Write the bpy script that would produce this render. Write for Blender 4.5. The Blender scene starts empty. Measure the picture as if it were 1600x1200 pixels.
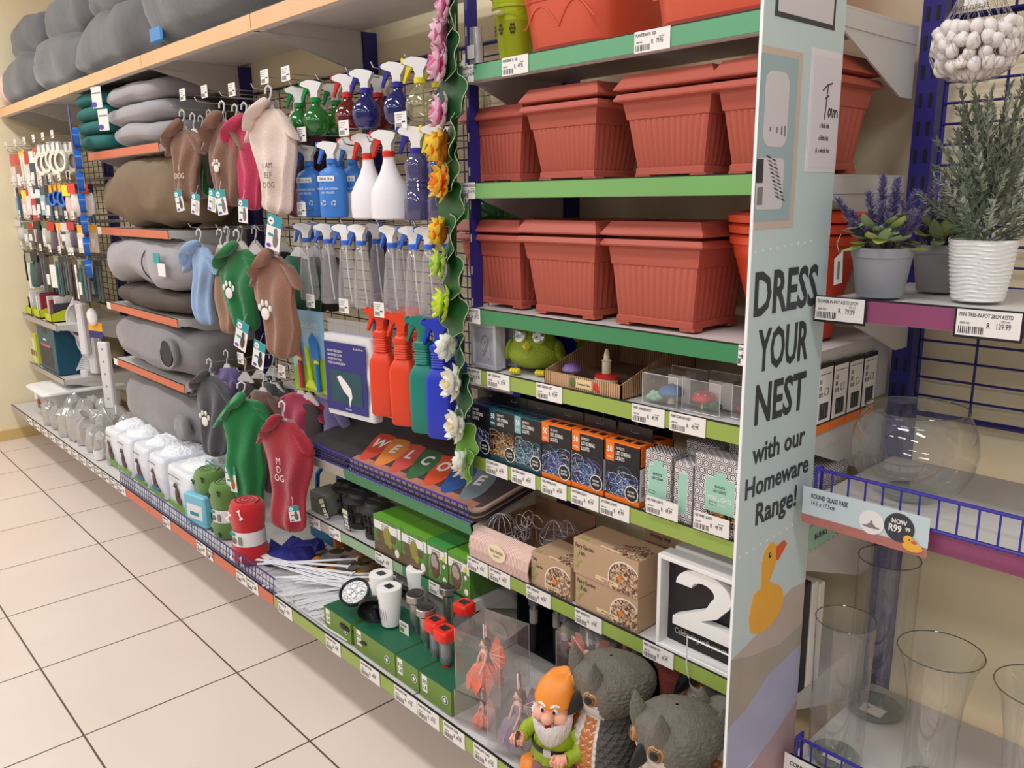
import bpy, math, random
from math import sin, cos, pi, radians as R
from mathutils import Vector as V, Matrix as M4, noise
rnd = random.Random(7)
SC = bpy.context.scene
COL = SC.collection

# ---------------------------------------------------------------- camera
CF = 1280.67
yaw, pitch, roll = R(47.5648), R(12.9037), R(-.8303)
CP = V((0, 0, 1.5))
fw = V((-sin(yaw)*cos(pitch), cos(yaw)*cos(pitch), -sin(pitch)))
rt0 = V((cos(yaw), sin(yaw), 0)); up0 = rt0.cross(fw)
rt = cos(roll)*rt0 + sin(roll)*up0
up = -sin(roll)*rt0 + cos(roll)*up0
cam_d = bpy.data.cameras.new('camera'); cam = bpy.data.objects.new('camera', cam_d); COL.objects.link(cam)
cam.matrix_world = M4(((rt.x, up.x, -fw.x, CP.x), (rt.y, up.y, -fw.y, CP.y), (rt.z, up.z, -fw.z, CP.z), (0, 0, 0, 1)))
cam_d.sensor_width = 36; cam_d.lens = 36*CF/1600; cam_d.clip_start = .02
SC.camera = cam

# ---------------------------------------------------------------- light
w = bpy.data.worlds.new('world'); SC.world = w; w.use_nodes = True
w.node_tree.nodes['Background'].inputs[0].default_value = (1, .97, .95, 1)
w.node_tree.nodes['Background'].inputs[1].default_value = .27
SC.view_settings.view_transform = 'Standard'; SC.view_settings.look = 'None'
SC.view_settings.gamma = 1; SC.view_settings.use_curve_mapping = False
SC.view_settings.exposure = .07
def ceiling_lamp(x, y, p, sx=1.2, sy=.3):
    l = bpy.data.lights.new('ceiling_tube_light', 'AREA'); l.shape = 'RECTANGLE'; l.size = sx; l.size_y = sy
    l.energy = p; l.color = (1, .985, .975)
    o = bpy.data.objects.new('ceiling_tube_light', l); COL.objects.link(o); o.location = (x, y, 3.0)
for _x in (-6.6+1.6, -2.9, -.8, 1.3):
    for _y in (-3.2, -1.4, .35):
        ceiling_lamp(_x, _y, 27 if _x < -4 else 18)

# ---------------------------------------------------------------- helpers
def lin(c):
    return tuple((x/12.92 if x <= .04045 else ((x+.055)/1.055)**2.4) for x in (v/255 for v in c))
MATS = {}
def mat(name, rgb, rough=.5, metal=0, spec=.5, bump=0, bscale=60, var=0, vscale=8, trans=0, alpha=1, coat=0, emit=0, sheen=0, ior=1.45, stretch=(1, 1, 1)):
    """plain procedural material; var = blotchy colour variation; bump = fine relief"""
    if name in MATS: return MATS[name]
    m = bpy.data.materials.new(name); m.use_nodes = True; nt = m.node_tree; b = nt.nodes['Principled BSDF']
    c = (*lin(rgb), 1)
    b.inputs['Base Color'].default_value = c; b.inputs['Roughness'].default_value = rough
    b.inputs['Metallic'].default_value = metal; b.inputs['Specular IOR Level'].default_value = spec
    b.inputs['IOR'].default_value = ior
    b.inputs['Transmission Weight'].default_value = trans; b.inputs['Coat Weight'].default_value = coat
    b.inputs['Sheen Weight'].default_value = sheen
    b.inputs['Alpha'].default_value = alpha
    m.diffuse_color = c
    if bump or var:
        tc = nt.nodes.new('ShaderNodeTexCoord'); mp = nt.nodes.new('ShaderNodeMapping'); mp.inputs['Scale'].default_value = stretch
        nt.links.new(tc.outputs['Object'], mp.inputs[0])
        if var:
            n = nt.nodes.new('ShaderNodeTexNoise'); n.inputs['Scale'].default_value = vscale; n.inputs['Detail'].default_value = 4
            nt.links.new(mp.outputs[0], n.inputs['Vector'])
            mx = nt.nodes.new('ShaderNodeMix'); mx.data_type = 'RGBA'
            mx.inputs[6].default_value = tuple(max(0, v*(1-var)) for v in c[:3])+(1,)
            mx.inputs[7].default_value = tuple(min(1, v*(1+var)) for v in c[:3])+(1,)
            nt.links.new(n.outputs[0], mx.inputs[0]); nt.links.new(mx.outputs[2], b.inputs['Base Color'])
        if bump:
            n = nt.nodes.new('ShaderNodeTexNoise'); n.inputs['Scale'].default_value = bscale; n.inputs['Detail'].default_value = 3
            nt.links.new(mp.outputs[0], n.inputs['Vector'])
            bp = nt.nodes.new('ShaderNodeBump'); bp.inputs['Strength'].default_value = bump; bp.inputs['Distance'].default_value = .01
            nt.links.new(n.outputs[0], bp.inputs['Height']); nt.links.new(bp.outputs[0], b.inputs['Normal'])
    MATS[name] = m; return m
def glassy(name, rgb, alpha=.25, rough=.03):
    """thin clear plastic or glass wall: see-through body with bright reflections"""
    if name in MATS: return MATS[name]
    m = bpy.data.materials.new(name); m.use_nodes = True; nt = m.node_tree; nt.nodes.clear()
    o = nt.nodes.new('ShaderNodeOutputMaterial'); t = nt.nodes.new('ShaderNodeBsdfTransparent'); g = nt.nodes.new('ShaderNodeBsdfGlossy')
    d = nt.nodes.new('ShaderNodeBsdfDiffuse'); d.inputs[0].default_value = (*lin(rgb), 1)
    t.inputs[0].default_value = tuple(.88+.12*v for v in lin(rgb))+(1,) if alpha < .21 else (*lin(rgb), 1)
    g.inputs['Roughness'].default_value = rough
    f = nt.nodes.new('ShaderNodeLayerWeight'); f.inputs[0].default_value = .5
    pw = nt.nodes.new('ShaderNodeMath'); pw.operation = 'POWER'; pw.inputs[1].default_value = 3.2; nt.links.new(f.outputs['Facing'], pw.inputs[0])
    ma = nt.nodes.new('ShaderNodeMath'); ma.operation = 'MULTIPLY_ADD'; ma.inputs[1].default_value = .7; ma.inputs[2].default_value = .08; nt.links.new(pw.outputs[0], ma.inputs[0])
    m1 = nt.nodes.new('ShaderNodeMixShader'); m1.inputs[0].default_value = alpha
    nt.links.new(t.outputs[0], m1.inputs[1]); nt.links.new(d.outputs[0], m1.inputs[2])
    m2 = nt.nodes.new('ShaderNodeMixShader'); nt.links.new(ma.outputs[0], m2.inputs[0])
    nt.links.new(m1.outputs[0], m2.inputs[1]); nt.links.new(g.outputs[0], m2.inputs[2]); nt.links.new(m2.outputs[0], o.inputs[0])
    MATS[name] = m; return m

def rays(px, py): return rt*((px-800)/CF) - up*((py-600)/CF) + fw
def at(px, py, y):                       # point of the plane Y=y seen at a photo pixel
    d = rays(px, py); return CP + d*(y/d.y)
def atz(px, py, z):
    d = rays(px, py); return CP + d*((z-1.5)/d.z)
def X(px, y, z):                         # x of the point (x, y, z) seen in photo column px
    k = (px-800)/CF; q = rt - fw*k
    return -(q.y*y + q.z*(z-1.5))/q.x
def Z(py, x, y):
    k = (600-py)/CF; q = up - fw*k
    return 1.5 - (q.x*x + q.y*y)/q.z

class B:
    """collects shapes into one mesh"""
    def __init__(s): s.v = []; s.f = []; s.m = []; s.mats = []; s.cur = 0; s.T = M4.Identity(4)
    def use(s, m):
        if m not in s.mats: s.mats.append(m)
        s.cur = s.mats.index(m); return s
    def at(s, *loc, rx=0, ry=0, rz=0, sc=1):
        S = M4.Diagonal((sc, sc, sc, 1)) if not isinstance(sc, tuple) else M4.Diagonal((*sc, 1))
        s.T = M4.Translation(loc) @ M4.Rotation(rz, 4, 'Z') @ M4.Rotation(ry, 4, 'Y') @ M4.Rotation(rx, 4, 'X') @ S; return s
    def add(s, vs, fs):
        n = len(s.v); s.v += [s.T @ V(p) for p in vs]
        s.f += [tuple(i+n for i in f) for f in fs]; s.m += [s.cur]*len(fs); return s
    def box(s, x0, x1, y0, y1, z0, z1, b=0):
        if b <= 0:
            return s.add([(x0,y0,z0),(x1,y0,z0),(x1,y1,z0),(x0,y1,z0),(x0,y0,z1),(x1,y0,z1),(x1,y1,z1),(x0,y1,z1)],
                         [(0,3,2,1),(4,5,6,7),(0,1,5,4),(1,2,6,5),(2,3,7,6),(3,0,4,7)])
        cx, cy, cz = (x0+x1)/2, (y0+y1)/2, (z0+z1)/2; hx, hy, hz = (x1-x0)/2, (y1-y0)/2, (z1-z0)/2
        b = min(b, hx*.98, hy*.98, hz*.98)
        vs = []; ix = {}
        for sx in (-1, 1):
            for sy in (-1, 1):
                for sz in (-1, 1):
                    for a in range(3):
                        d = [hx-b, hy-b, hz-b]; d[a] += b
                        ix[(sx, sy, sz, a)] = len(vs); vs.append((cx+sx*d[0], cy+sy*d[1], cz+sz*d[2]))
        fs = []
        for a in range(3):
            o1, o2 = [(1,2),(2,0),(0,1)][a]
            for sg in (-1, 1):
                q = []
                for p1, p2 in ((-1,-1),(1,-1),(1,1),(-1,1)):
                    k = [0,0,0]; k[a] = sg; k[o1] = p1; k[o2] = p2; q.append(ix[(*k, a)])
                fs.append(tuple(q) if sg > 0 else tuple(q[::-1]))
        for a in range(3):                      # edges along axis a
            o1, o2 = [(1,2),(2,0),(0,1)][a]
            for p1 in (-1,1):
                for p2 in (-1,1):
                    k0=[0,0,0]; k0[a]=-1; k0[o1]=p1; k0[o2]=p2; k1=list(k0); k1[a]=1
                    q=[ix[(*k0,o1)],ix[(*k1,o1)],ix[(*k1,o2)],ix[(*k0,o2)]]
                    fs.append(tuple(q) if p1*p2>0 else tuple(q[::-1]))
        for sx in (-1,1):
            for sy in (-1,1):
                for sz in (-1,1):
                    q=[ix[(sx,sy,sz,0)],ix[(sx,sy,sz,1)],ix[(sx,sy,sz,2)]]
                    fs.append(tuple(q) if sx*sy*sz>0 else tuple(q[::-1]))
        return s.add(vs, fs)
    def rings(s, rs, cap0=True, cap1=True, closed=True):
        n = len(rs[0]); vs = [p for r in rs for p in r]; fs = []
        for i in range(len(rs)-1):
            for j in range(n if closed else n-1):
                k = (j+1) % n; fs.append((i*n+j, i*n+k, (i+1)*n+k, (i+1)*n+j))
        if cap0 and closed: fs.append(tuple(range(n))[::-1])
        if cap1 and closed: fs.append(tuple((len(rs)-1)*n+j for j in range(n)))
        return s.add(vs, fs)
    def lathe(s, prof, n=20, sx=1, sy=1, cap0=True, cap1=True, cx=0, cy=0, a0=0):
        return s.rings([[(cx+r*sx*cos(a0+2*pi*j/n), cy+r*sy*sin(a0+2*pi*j/n), z) for j in range(n)] for r, z in prof], cap0, cap1)
    def cyl(s, p0, p1, r, r1=None, n=10, caps=True):
        return s.tube([p0, p1], [r, r if r1 is None else r1], n, caps)
    def tube(s, pts, r, n=6, caps=True):
        pts = [V(p) for p in pts]; rs = r if isinstance(r, (list, tuple)) else [r]*len(pts); out = []; prev = None
        for i, p in enumerate(pts):
            t = (pts[min(i+1, len(pts)-1)] - pts[max(i-1, 0)]).normalized()
            if prev is None:
                a = V((0,0,1)) if abs(t.z) < .9 else V((1,0,0)); u = t.cross(a).normalized()
            else:
                u = (prev - t*prev.dot(t)).normalized()
            prev = u; w_ = t.cross(u)
            out.append([p + (u*cos(2*pi*j/n) + w_*sin(2*pi*j/n))*rs[i] for j in range(n)])
        return s.rings(out, caps, caps)
    def ell(s, c, rx, ry=None, rz=None, n=12, m=8, e=1):
        ry = rx if ry is None else ry; rz = rx if rz is None else rz
        def pw(v): return math.copysign(abs(v)**e, v)
        rs = []
        for i in range(m+1):
            t = -pi/2 + pi*i/m; ct = max(cos(t), .02)
            rs.append([(c[0]+rx*pw(ct*cos(2*pi*j/n)) , c[1]+ry*pw(ct*sin(2*pi*j/n)), c[2]+rz*pw(sin(t))) for j in range(n)])
        return s.rings(rs)
    def prism(s, poly, y0, y1):               # outline in XZ, thickness along Y (y0 front)
        n = len(poly); ar = sum(poly[i][0]*poly[(i+1)%n][1]-poly[(i+1)%n][0]*poly[i][1] for i in range(n))
        if ar < 0: poly = poly[::-1]
        vs = [(x, y0, z) for x, z in poly] + [(x, y1, z) for x, z in poly]
        fs = [tuple(range(n)), tuple(range(2*n-1, n-1, -1))] + [(i, i+n, (i+1)%n+n, (i+1)%n) for i in range(n)]
        return s.add(vs, fs)
    def quad(s, *p): return s.add(p, [tuple(range(len(p)))])
    def text(s, t, x, z, h, y=0, ax='c', sx=1, bold=0, sk=0, ext=.0003):   # text standing in XZ, facing -Y, cap height h
        vs, fs, w_, lo, hi = glyphs(t, bold)
        k = h/.7; ox = x - (w_*k*sx/2 if ax == 'c' else (w_*k*sx if ax == 'r' else 0))
        return s.add([(ox+(px+sk*pz)*k*sx, y - (ext if py > 0 else 0), z+pz*k) for px, pz, py in vs], fs)
    def build(s, name, parent=None, smooth=40, loc=None, rz=0, mods=None):
        me = bpy.data.meshes.new(name); me.from_pydata([tuple(p) for p in s.v], [], s.f)
        for m in s.mats: me.materials.append(m)
        me.polygons.foreach_set('material_index', s.m); me.update()
        if smooth:
            me.shade_smooth(); me.set_sharp_from_angle(angle=R(smooth))
        o = bpy.data.objects.new(name, me); COL.objects.link(o)
        if parent is not None: o.parent = parent
        if loc is not None: o.location = loc
        if rz: o.rotation_euler = (0, 0, rz)
        return o
_gc = {}
def glyphs(t, bold=0):
    key = (t, bold)
    if key in _gc: return _gc[key]
    cu = bpy.data.curves.new('lettering', 'FONT'); cu.body = t; cu.size = 1; cu.offset = bold; cu.extrude = .5; cu.resolution_u = 2
    ob = bpy.data.objects.new('lettering', cu); me = ob.to_mesh()
    vs = [(v.co.x, v.co.y, v.co.z) for v in me.vertices]; fs = [tuple(p.vertices) for p in me.polygons]
    ob.to_mesh_clear(); bpy.data.objects.remove(ob); bpy.data.curves.remove(cu)
    vs = [(a, b, c) for a, b, c in vs]; w_ = max([v[0] for v in vs], default=0)
    _gc[key] = (vs, fs, w_, 0, .7); return _gc[key]

def tag(o, label=None, cat=None, group=None, kind=None):
    if label: o['label'] = label
    if cat: o['category'] = cat
    if group: o['group'] = group
    if kind: o['kind'] = kind
    return o
def thing(name, label, cat, loc=(0,0,0), rz=0, group=None, rx=0, ry=0):
    o = bpy.data.objects.new(name, None); COL.objects.link(o); o.empty_display_size = .03
    o.location = loc; o.rotation_euler = (rx, ry, rz); return tag(o, label, cat, group)
KIDS = {}
def dup(root, loc, rz=None, label=None, group=None, rx=None, sc=None):
    """copy of a thing with copies of its parts and sub-parts"""
    def kids(o): return [c for c in COL.objects if c.parent == o]
    if root.name not in KIDS: KIDS[root.name] = [(c, kids(c)) for c in kids(root)]
    r = root.copy(); COL.objects.link(r); r.location = loc
    e = list(root.rotation_euler)
    if rz is not None: e[2] = rz
    if rx is not None: e[0] = rx
    r.rotation_euler = e
    if sc: r.scale = (sc,)*3 if not isinstance(sc, tuple) else sc
    if label: r['label'] = label
    if group: r['group'] = group
    for c, gs in KIDS[root.name]:
        d = c.copy(); COL.objects.link(d); d.parent = r
        for g in gs:
            h = g.copy(); COL.objects.link(h); h.parent = d
    return r
def struct(name, b, smooth=0): return tag(b.build(name, smooth=smooth), kind='structure')
ORD = ['first', 'second', 'third', 'fourth', 'fifth', 'sixth', 'seventh', 'eighth', 'ninth', 'tenth', 'eleventh', 'twelfth', 'thirteenth', 'fourteenth', 'fifteenth', 'sixteenth']
def wob(p, s, a, seed=0):                # coherent wobble of a point
    q = V(p)*s + V((seed*7.3, seed*3.1, seed*1.7))
    return V(p) + noise.noise_vector(q)*a

# ---------------------------------------------------------------- common materials
WHITE = mat('white_plastic', (238,236,234), .4)
PAPER = mat('paper_white', (235,230,226), .6)
INK = mat('ink_dark', (52,50,54), .6)
INKG = mat('ink_grey', (130,126,126), .6)
BLACK = mat('black_plastic', (26,26,28), .4)
BLUE = mat('blue_wire', (52,44,150), .35)
NAVY = mat('navy_steel', (44,40,120), .35)
STEEL = mat('shelf_steel', (205,202,200), .4)
CHROME = mat('chrome_wire', (200,200,205), .25, metal=.9)
DWIRE = mat('dark_wire', (58,54,62), .4, metal=.4)
TERRA = mat('terracotta', (178,86,70), .5, var=.06, vscale=5)
# ---------------------------------------------------------------- room
FX = (-5.235, .4755); FY = (.945, .4615)
def floor_mat():
    m = bpy.data.materials.new('ceramic_floor_tiles'); m.use_nodes = True; nt = m.node_tree; b = nt.nodes['Principled BSDF']
    tc = nt.nodes.new('ShaderNodeTexCoord'); sp = nt.nodes.new('ShaderNodeSeparateXYZ'); nt.links.new(tc.outputs['Object'], sp.inputs[0])
    def N(op, a, bb=None):
        n = nt.nodes.new('ShaderNodeMath'); n.operation = op
        for i, q in enumerate((a, bb)):
            if q is None: continue
            if isinstance(q, (int, float)): n.inputs[i].default_value = q
            else: nt.links.new(q, n.inputs[i])
        return n.outputs[0]
    g = []
    for ax, (o, p) in (('X', FX), ('Y', FY)):
        f = N('FRACT', N('DIVIDE', N('SUBTRACT', sp.outputs[ax], o-p*20), p))
        d = N('MULTIPLY', N('MINIMUM', f, N('SUBTRACT', 1, f)), p)
        g.append(N('LESS_THAN', d, .0028))
    gr = N('MAXIMUM', g[0], g[1])
    n = nt.nodes.new('ShaderNodeTexNoise'); n.inputs['Scale'].default_value = 2.2; n.inputs['Detail'].default_value = 6
    nt.links.new(tc.outputs['Object'], n.inputs['Vector'])
    c = nt.nodes.new('ShaderNodeMix'); c.data_type = 'RGBA'; c.inputs[6].default_value = (*lin((218,200,188)), 1); c.inputs[7].default_value = (*lin((230,214,203)), 1)
    nt.links.new(n.outputs[0], c.inputs[0])
    c2 = nt.nodes.new('ShaderNodeMix'); c2.data_type = 'RGBA'; c2.inputs[7].default_value = (*lin((92,78,70)), 1)
    nt.links.new(gr, c2.inputs[0]); nt.links.new(c.outputs[2], c2.inputs[6]); nt.links.new(c2.outputs[2], b.inputs['Base Color'])
    b.inputs['Roughness'].default_value = .32; b.inputs['Specular IOR Level'].default_value = .4
    bp = nt.nodes.new('ShaderNodeBump'); bp.inputs['Distance'].default_value = .002; bp.invert = True
    nt.links.new(gr, bp.inputs['Height']); nt.links.new(bp.outputs[0], b.inputs['Normal'])
    return m
struct('floor', B().use(floor_mat()).box(-6.1, 4, -5, 1.8, -.05, 0))
wallm = mat('cream_wall_paint', (243,228,192), .7, bump=.15, bscale=14)
WY = 1.70
struct('wall_back', B().use(wallm).box(-6.1, 3, WY, WY+.1, 0, 3.3))
struct('wall_left', B().use(wallm).box(-6.1, -6.0, -5, WY, 0, 3.3))
struct('baseboard_left', B().use(mat('cream_skirting', (214,184,122), .5)).box(-6.0, -5.985, -5, 1.62, 0, .07))

# ---------------------------------------------------------------- shelving
YS, YG = 1.297, 1.08
SX = [-.655, -1.592, -2.54, -3.50, -4.48, -5.43, -6.0+.02]
NM = ['right end', 'planter', 'spray bottle', 'pet clothes', 'pet bed', 'hardware']
for i, x in enumerate(SX[:6]):
    b = B().use(NAVY).box(x-.019, x+.019, 1.646, 1.70, 0, 2.05 if i > 1 else 2.5)
    b.use(BLACK)
    for k in range(44): b.box(x-.012, x-.006, 1.645, 1.6465, .2+k*.05, .225+k*.05); b.box(x+.006, x+.012, 1.645, 1.6465, .2+k*.05, .225+k*.05)
    tag(b.build('shelf_upright', smooth=0), ['navy slotted upright beside the glass vases', 'navy slotted upright behind the terracotta planters', 'navy slotted upright behind the spray bottles',
        'navy slotted upright behind the dog coats', 'navy slotted upright left of the pet beds', 'navy slotted upright among the hardware packets'][i], 'upright', 'slotted wall uprights')
shelfw = mat('shelf_white', (206,202,200), .45)
UNDER = mat('shelf_underside', (150,142,138), .6)
def shelf(x0, x1, zt, label, strips, yf=YS, h=.036, brk=True, name='shelf', yb=1.645):
    """zt top of the front edge; strips: list of (x0,x1,material) coloured price strips"""
    t = thing(name, label, 'shelf', ((x0+x1)/2, yf, zt))
    w_ = (x1-x0)/2-.003
    b = B().use(shelfw).box(-w_, w_, .004, yb-yf, -.008, -.004).box(-w_, w_, .004, .012, -h, -.0082).box(-w_, w_, .012, .03, -h, -h+.003)
    b.use(shelfw).box(-w_, -w_+.004, .0125, yb-yf, -h, -.0082).box(w_-.004, w_, .0125, yb-yf, -h, -.0082)
    b.build('board', t, smooth=0)
    if brk:
        D = yb-yf
        for sx in (-w_+.004, w_-.004):
            b = B().use(STEEL)
            b.add([(sx-.002, y, z) for y, z in ((.05,-h),(D,-h),(D,-.13),(D-.05,-.13))]+[(sx+.002, y, z) for y, z in ((.05,-h),(D,-h),(D,-.13),(D-.05,-.13))],
                  [(0,1,2,3),(7,6,5,4),(0,4,5,1),(1,5,6,2),(2,6,7,3),(3,7,4,0)])
            b.build('bracket', t, smooth=0)
    for a, c, m in strips:
        a -= (x0+x1)/2; c -= (x0+x1)/2
        b = B().use(m).box(a+.002, c-.002, 0, .004, -h+.001, -.001)
        b.use(BLACK).box(a+.002, c-.002, .0, .006, -.001, .0015)
        b.build('price_strip', t, smooth=0)
    return t
GR1 = mat('strip_green', (96,160,118), .3, var=.1, vscale=3); GR2 = mat('strip_leaf_green', (118,170,100), .3, var=.08, vscale=3)
GR3 = mat('strip_dark_green', (62,134,88), .3, var=.1, vscale=3); LIME = mat('strip_lime', (150,172,80), .35, var=.06, vscale=3)
ORG = mat('strip_orange', (206,106,76), .35, var=.1, vscale=3); PUR = mat('strip_plum', (142,70,106), .35, var=.06, vscale=3)
GRY = mat('strip_grey', (176,166,158), .4); PEACH = mat('strip_peach', (222,172,126), .4, var=.15, vscale=4); FADE = mat('strip_faded_green', (150,178,142), .4, var=.2, vscale=5)
x0, x1 = SX[1], SX[0]-.020
HC, HB, HA, HD, HE, HF, HG = 1.797, 1.532, 1.230, 1.077, .848, .553, .235
for z, m, l in ((HC, GR1, 'upper shelf with green strip, under the two largest orange tubs'), (HB, GR2, 'shelf with leaf green strip under the upper row of ribbed planters'),
                (HA, GR3, 'shelf with dark green strip under the lower row of ribbed planters'), (HD, LIME, 'shelf with lime strip under the green bird figurine'),
                (HE, LIME, 'shelf with lime strip under the string light boxes'), (HF, LIME, 'shelf with lime strip under the cardboard garden boxes')):
    shelf(x0, x1, z, l, [(x0, x1, m)])
shelf(SX[2], SX[1], .418, 'shelf with faded green strip under the green lamp boxes', [(SX[2], SX[2]+.2, GRY), (SX[2]+.2, SX[2]+.62, FADE), (SX[2]+.62, SX[1], GR3)])
for z, l in ((1.38, 'shelf with red-orange strip under the large brown cushion'), (1.005, 'shelf with red-orange strip under the dark brown pet bed'),
             (.715, 'shelf with red-orange strip under the grey pet bed with a cuff'), (.385, 'lowest red-orange stripped shelf above the training pad packs')):
    shelf(SX[4]+.0, SX[3]-.04, z, l, [(SX[4], SX[4]+.06, PAPER), (SX[4]+.06, SX[3]-.04, ORG)])
shelf(SX[4], SX[3]-.04, 1.735, 'shelf with peeling orange strip under the teal and pale grey folded beds', [(SX[4], SX[3]-.04, ORG)])
for z, l in ((.815, 'short shelf by the cream wall under the lime trays'), (.495, 'short shelf by the cream wall under the dark teal carton')):
    shelf(SX[6], -5.20, z, l, [(SX[6], -5.20, GRY)], yf=1.22)
# base shelf runs the whole length
b = shelf(SX[1], SX[0]-.02, HG, 'base shelf under the gnome, the owls and the fairy boxes', [(SX[1], SX[0]-.02, LIME)], yf=YG, h=.042, brk=False)
shelf(SX[2], SX[1], HG, 'base shelf under the white wire stakes and solar lamps', [(SX[2], -2.36, ORG), (-2.35, SX[1], LIME)], yf=YG, h=.042, brk=False)
shelf(SX[3], SX[2], HG, 'base shelf under the rolled fleece blankets', [(SX[3], SX[2], ORG)], yf=YG, h=.042, brk=False)
shelf(SX[4], SX[3], HG, 'base shelf under the training pad packs', [(SX[4], SX[4]+.62, GRY), (SX[4]+.62, SX[3], ORG)], yf=YG, h=.042, brk=False)
shelf(SX[5], SX[4], HG, 'base shelf under the wrapped glassware', [(SX[5], SX[4], GRY)], yf=YG, h=.042, brk=False)
shelf(SX[6], SX[5], HG, 'base shelf under the white lidded bin', [(SX[6], SX[5], GRY)], yf=YG, h=.042, brk=False)
# right-hand section
for z, l in ((1.330, 'shelf with plum strip under the potted lavender and cypress'), (.978, 'shelf with plum strip under the round glass bowl'), (.46, 'lower shelf under the tall glass vases')):
    shelf(SX[0], .3, z, l, [(SX[0], .3, PUR)])
# top shelf on the left
for i, (a, c) in enumerate(((SX[6], SX[5]), (SX[5], SX[4]), (SX[4], SX[3]), (SX[3], SX[2]), (SX[2], SX[1]))):
    shelf(a, c, 2.06, ['top shelf board beside the cream wall, under the first grey roll', 'top shelf board over the hanging hardware packets', 'top shelf board over the folded pet beds', 'top shelf board over the brown dog coats', 'top shelf board over the round spray bottles'][i],
          [(a, c, PEACH)], yf=1.25, h=.05, yb=1.645)
# sloping tray shelf with the mats
t = thing('sloping_shelf', 'sloping tray shelf with green strip holding the welcome mats', 'shelf', ((SX[2]+SX[1])/2, YS, .645), rx=R(11))
hw = (SX[1]-SX[2])/2-.004
B().use(shelfw).box(-hw, hw, .004, .34, -.008, 0).box(-hw, hw, .004, .01, -.035, 0).box(-hw, -hw+.004, .004, .34, -.035, 0).box(hw-.004, hw, .004, .34, -.035, 0).build('board', t, smooth=0)
B().use(GR3).box(-hw+.3, hw, 0, .004, -.034, -.001).use(GRY).box(-hw, -hw+.3, 0, .004, -.034, -.001).build('price_strip', t, smooth=0)
b = B().use(BLUE)
for k in range(66):
    xx = -hw+k*(2*hw/65); b.cyl((xx, .006, 0), (xx+(.02 if k % 2 else -.0)*(k < 65), .003, .055), .0014, n=4)
b.cyl((-hw, .003, .055), (hw, .003, .055), .0028, n=6).cyl((-hw, .006, .004), (hw, .006, .004), .0022, n=6).cyl((-hw, .004, .03), (hw, .004, .03), .0014, n=4)
b.build('wire_rail', t)

# wire grid panels on the wall
def grid(x0, x1, z0, z1, m, label, dx=.1, dz=.036, y=1.655, r=.0024):
    b = B().use(m); n = max(1, round((x1-x0)/dx)); k = round((z1-z0)/dz)
    for i in range(n+1): xx = x0+(x1-x0)*i/n; b.cyl((xx, y+.004, z0), (xx, y+.004, z1), r*(1.8 if i in (0, n) else 1), n=4)
    for j in range(k+1): zz = z0+(z1-z0)*j/k; b.cyl((x0, y, zz), (x1, y, zz), r*(2.4 if j in (0, k) else 1), n=4)
    return tag(b.build('wire_grid_panel'), label, 'wire panel')
grid(SX[0]+.03, -.22, 1.07, 1.80, NAVY, 'navy wire grid panel behind the potted plants')
grid(SX[0]+.03-.0, -.22, 1.80, 2.2, NAVY, 'navy wire grid panel above the net of pebbles')
grid(SX[2]+.03, SX[1]-.03, .9, 1.93, NAVY, 'wire grid panel behind the spray bottles')
grid(SX[3]+.03, SX[2]-.03, .55, 1.93, DWIRE, 'dark wire grid panel behind the dog coats')
grid(SX[5]+.03, SX[4]-.03, .45, 1.93, DWIRE, 'dark wire grid panel behind the blue tape rolls')
grid(SX[6]+.03, SX[5]-.03, .85, 1.93, DWIRE, 'dark wire grid panel beside the cream wall')
# ================================================================ SECTION OF PLANTERS
def rect_ring(w_, d, z, n, rib, m):
    """rectangle outline with m ribs per long side"""
    out = []
    for (ax, ay, bx, by, k) in ((-w_, -d, w_, -d, m), (w_, -d, w_, d, n), (w_, d, -w_, d, m), (-w_, d, -w_, -d, n)):
        nx, ny = (by-ay), -(bx-ax); l = math.hypot(nx, ny); nx /= l; ny /= l
        for j in range(k*4):
            t = j/(k*4); o = (rib if j % 4 in (1, 2) else 0) if 2 <= j <= k*4-2 else 0
            out.append((ax+(bx-ax)*t+nx*o, ay+(by-ay)*t+ny*o, z))
    return out
def planter(label, x, y, z, bw, bd, h, rw, rd, stack=2, group='ribbed terracotta planters', m=TERRA):
    t = thing('planter', label, 'planter', (x, y, z), group=group)
    f = lambda k: (bw/2+(rw-.03-bw)/2*k, bd/2+(rd-.03-bd)/2*k)
    K = (9, 13); b = B().use(m)
    R_ = lambda k, zz, e=0, rib=0: rect_ring(f(k)[0]+e, f(k)[1]+e, zz, K[0], rib, K[1])
    rs = [R_(0, .006, .003), R_(0, .018, .003), R_(.02, .02, 0), R_(.06, .026, 0, .0022), R_(.62, h*.74, 0, .0022), R_(.66, h*.76), R_(.68, h*.765, .002), R_(.95, h-.002, .002)]
    b.rings(rs, cap1=False)
    for sx in (-1, 1):
        for sy in (-1, 1): b.box(sx*(bw/2-.012)-.018, sx*(bw/2-.012)+.018, sy*(bd/2-.012)-.014, sy*(bd/2-.012)+.014, 0, .007)
    b.build('pot_body', t, 30)
    for k in range(stack):                      # flared rims of the nested pots
        z0 = h+k*.021; top = k == stack-1
        s = [(0, 0), (.008, .001), (.0, .006)] 
        W, D = rw/2, rd/2
        b = B().use(m)
        def q(e, zz): return rect_ring(W+e, D+e, zz, 3, 0, 3)
        if top: rs = [q(-.022, z0-.004), q(-.001, z0), q(0, z0+.003), q(-.017, z0+.028), q(-.021, z0+.028), q(-.027, z0), q(-.04, z0-.05)]
        else: rs = [q(-.022, z0-.006), q(-.001, z0), q(0, z0+.003), q(-.006, z0+.013), q(-.024, z0+.014)]
        b.rings(rs, cap0=False, cap1=top); b.build('rim', t, 25)
    return t
def xs(p0, p1, y, z): return (X(p0, y, z)+X(p1, y, z))/2
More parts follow.
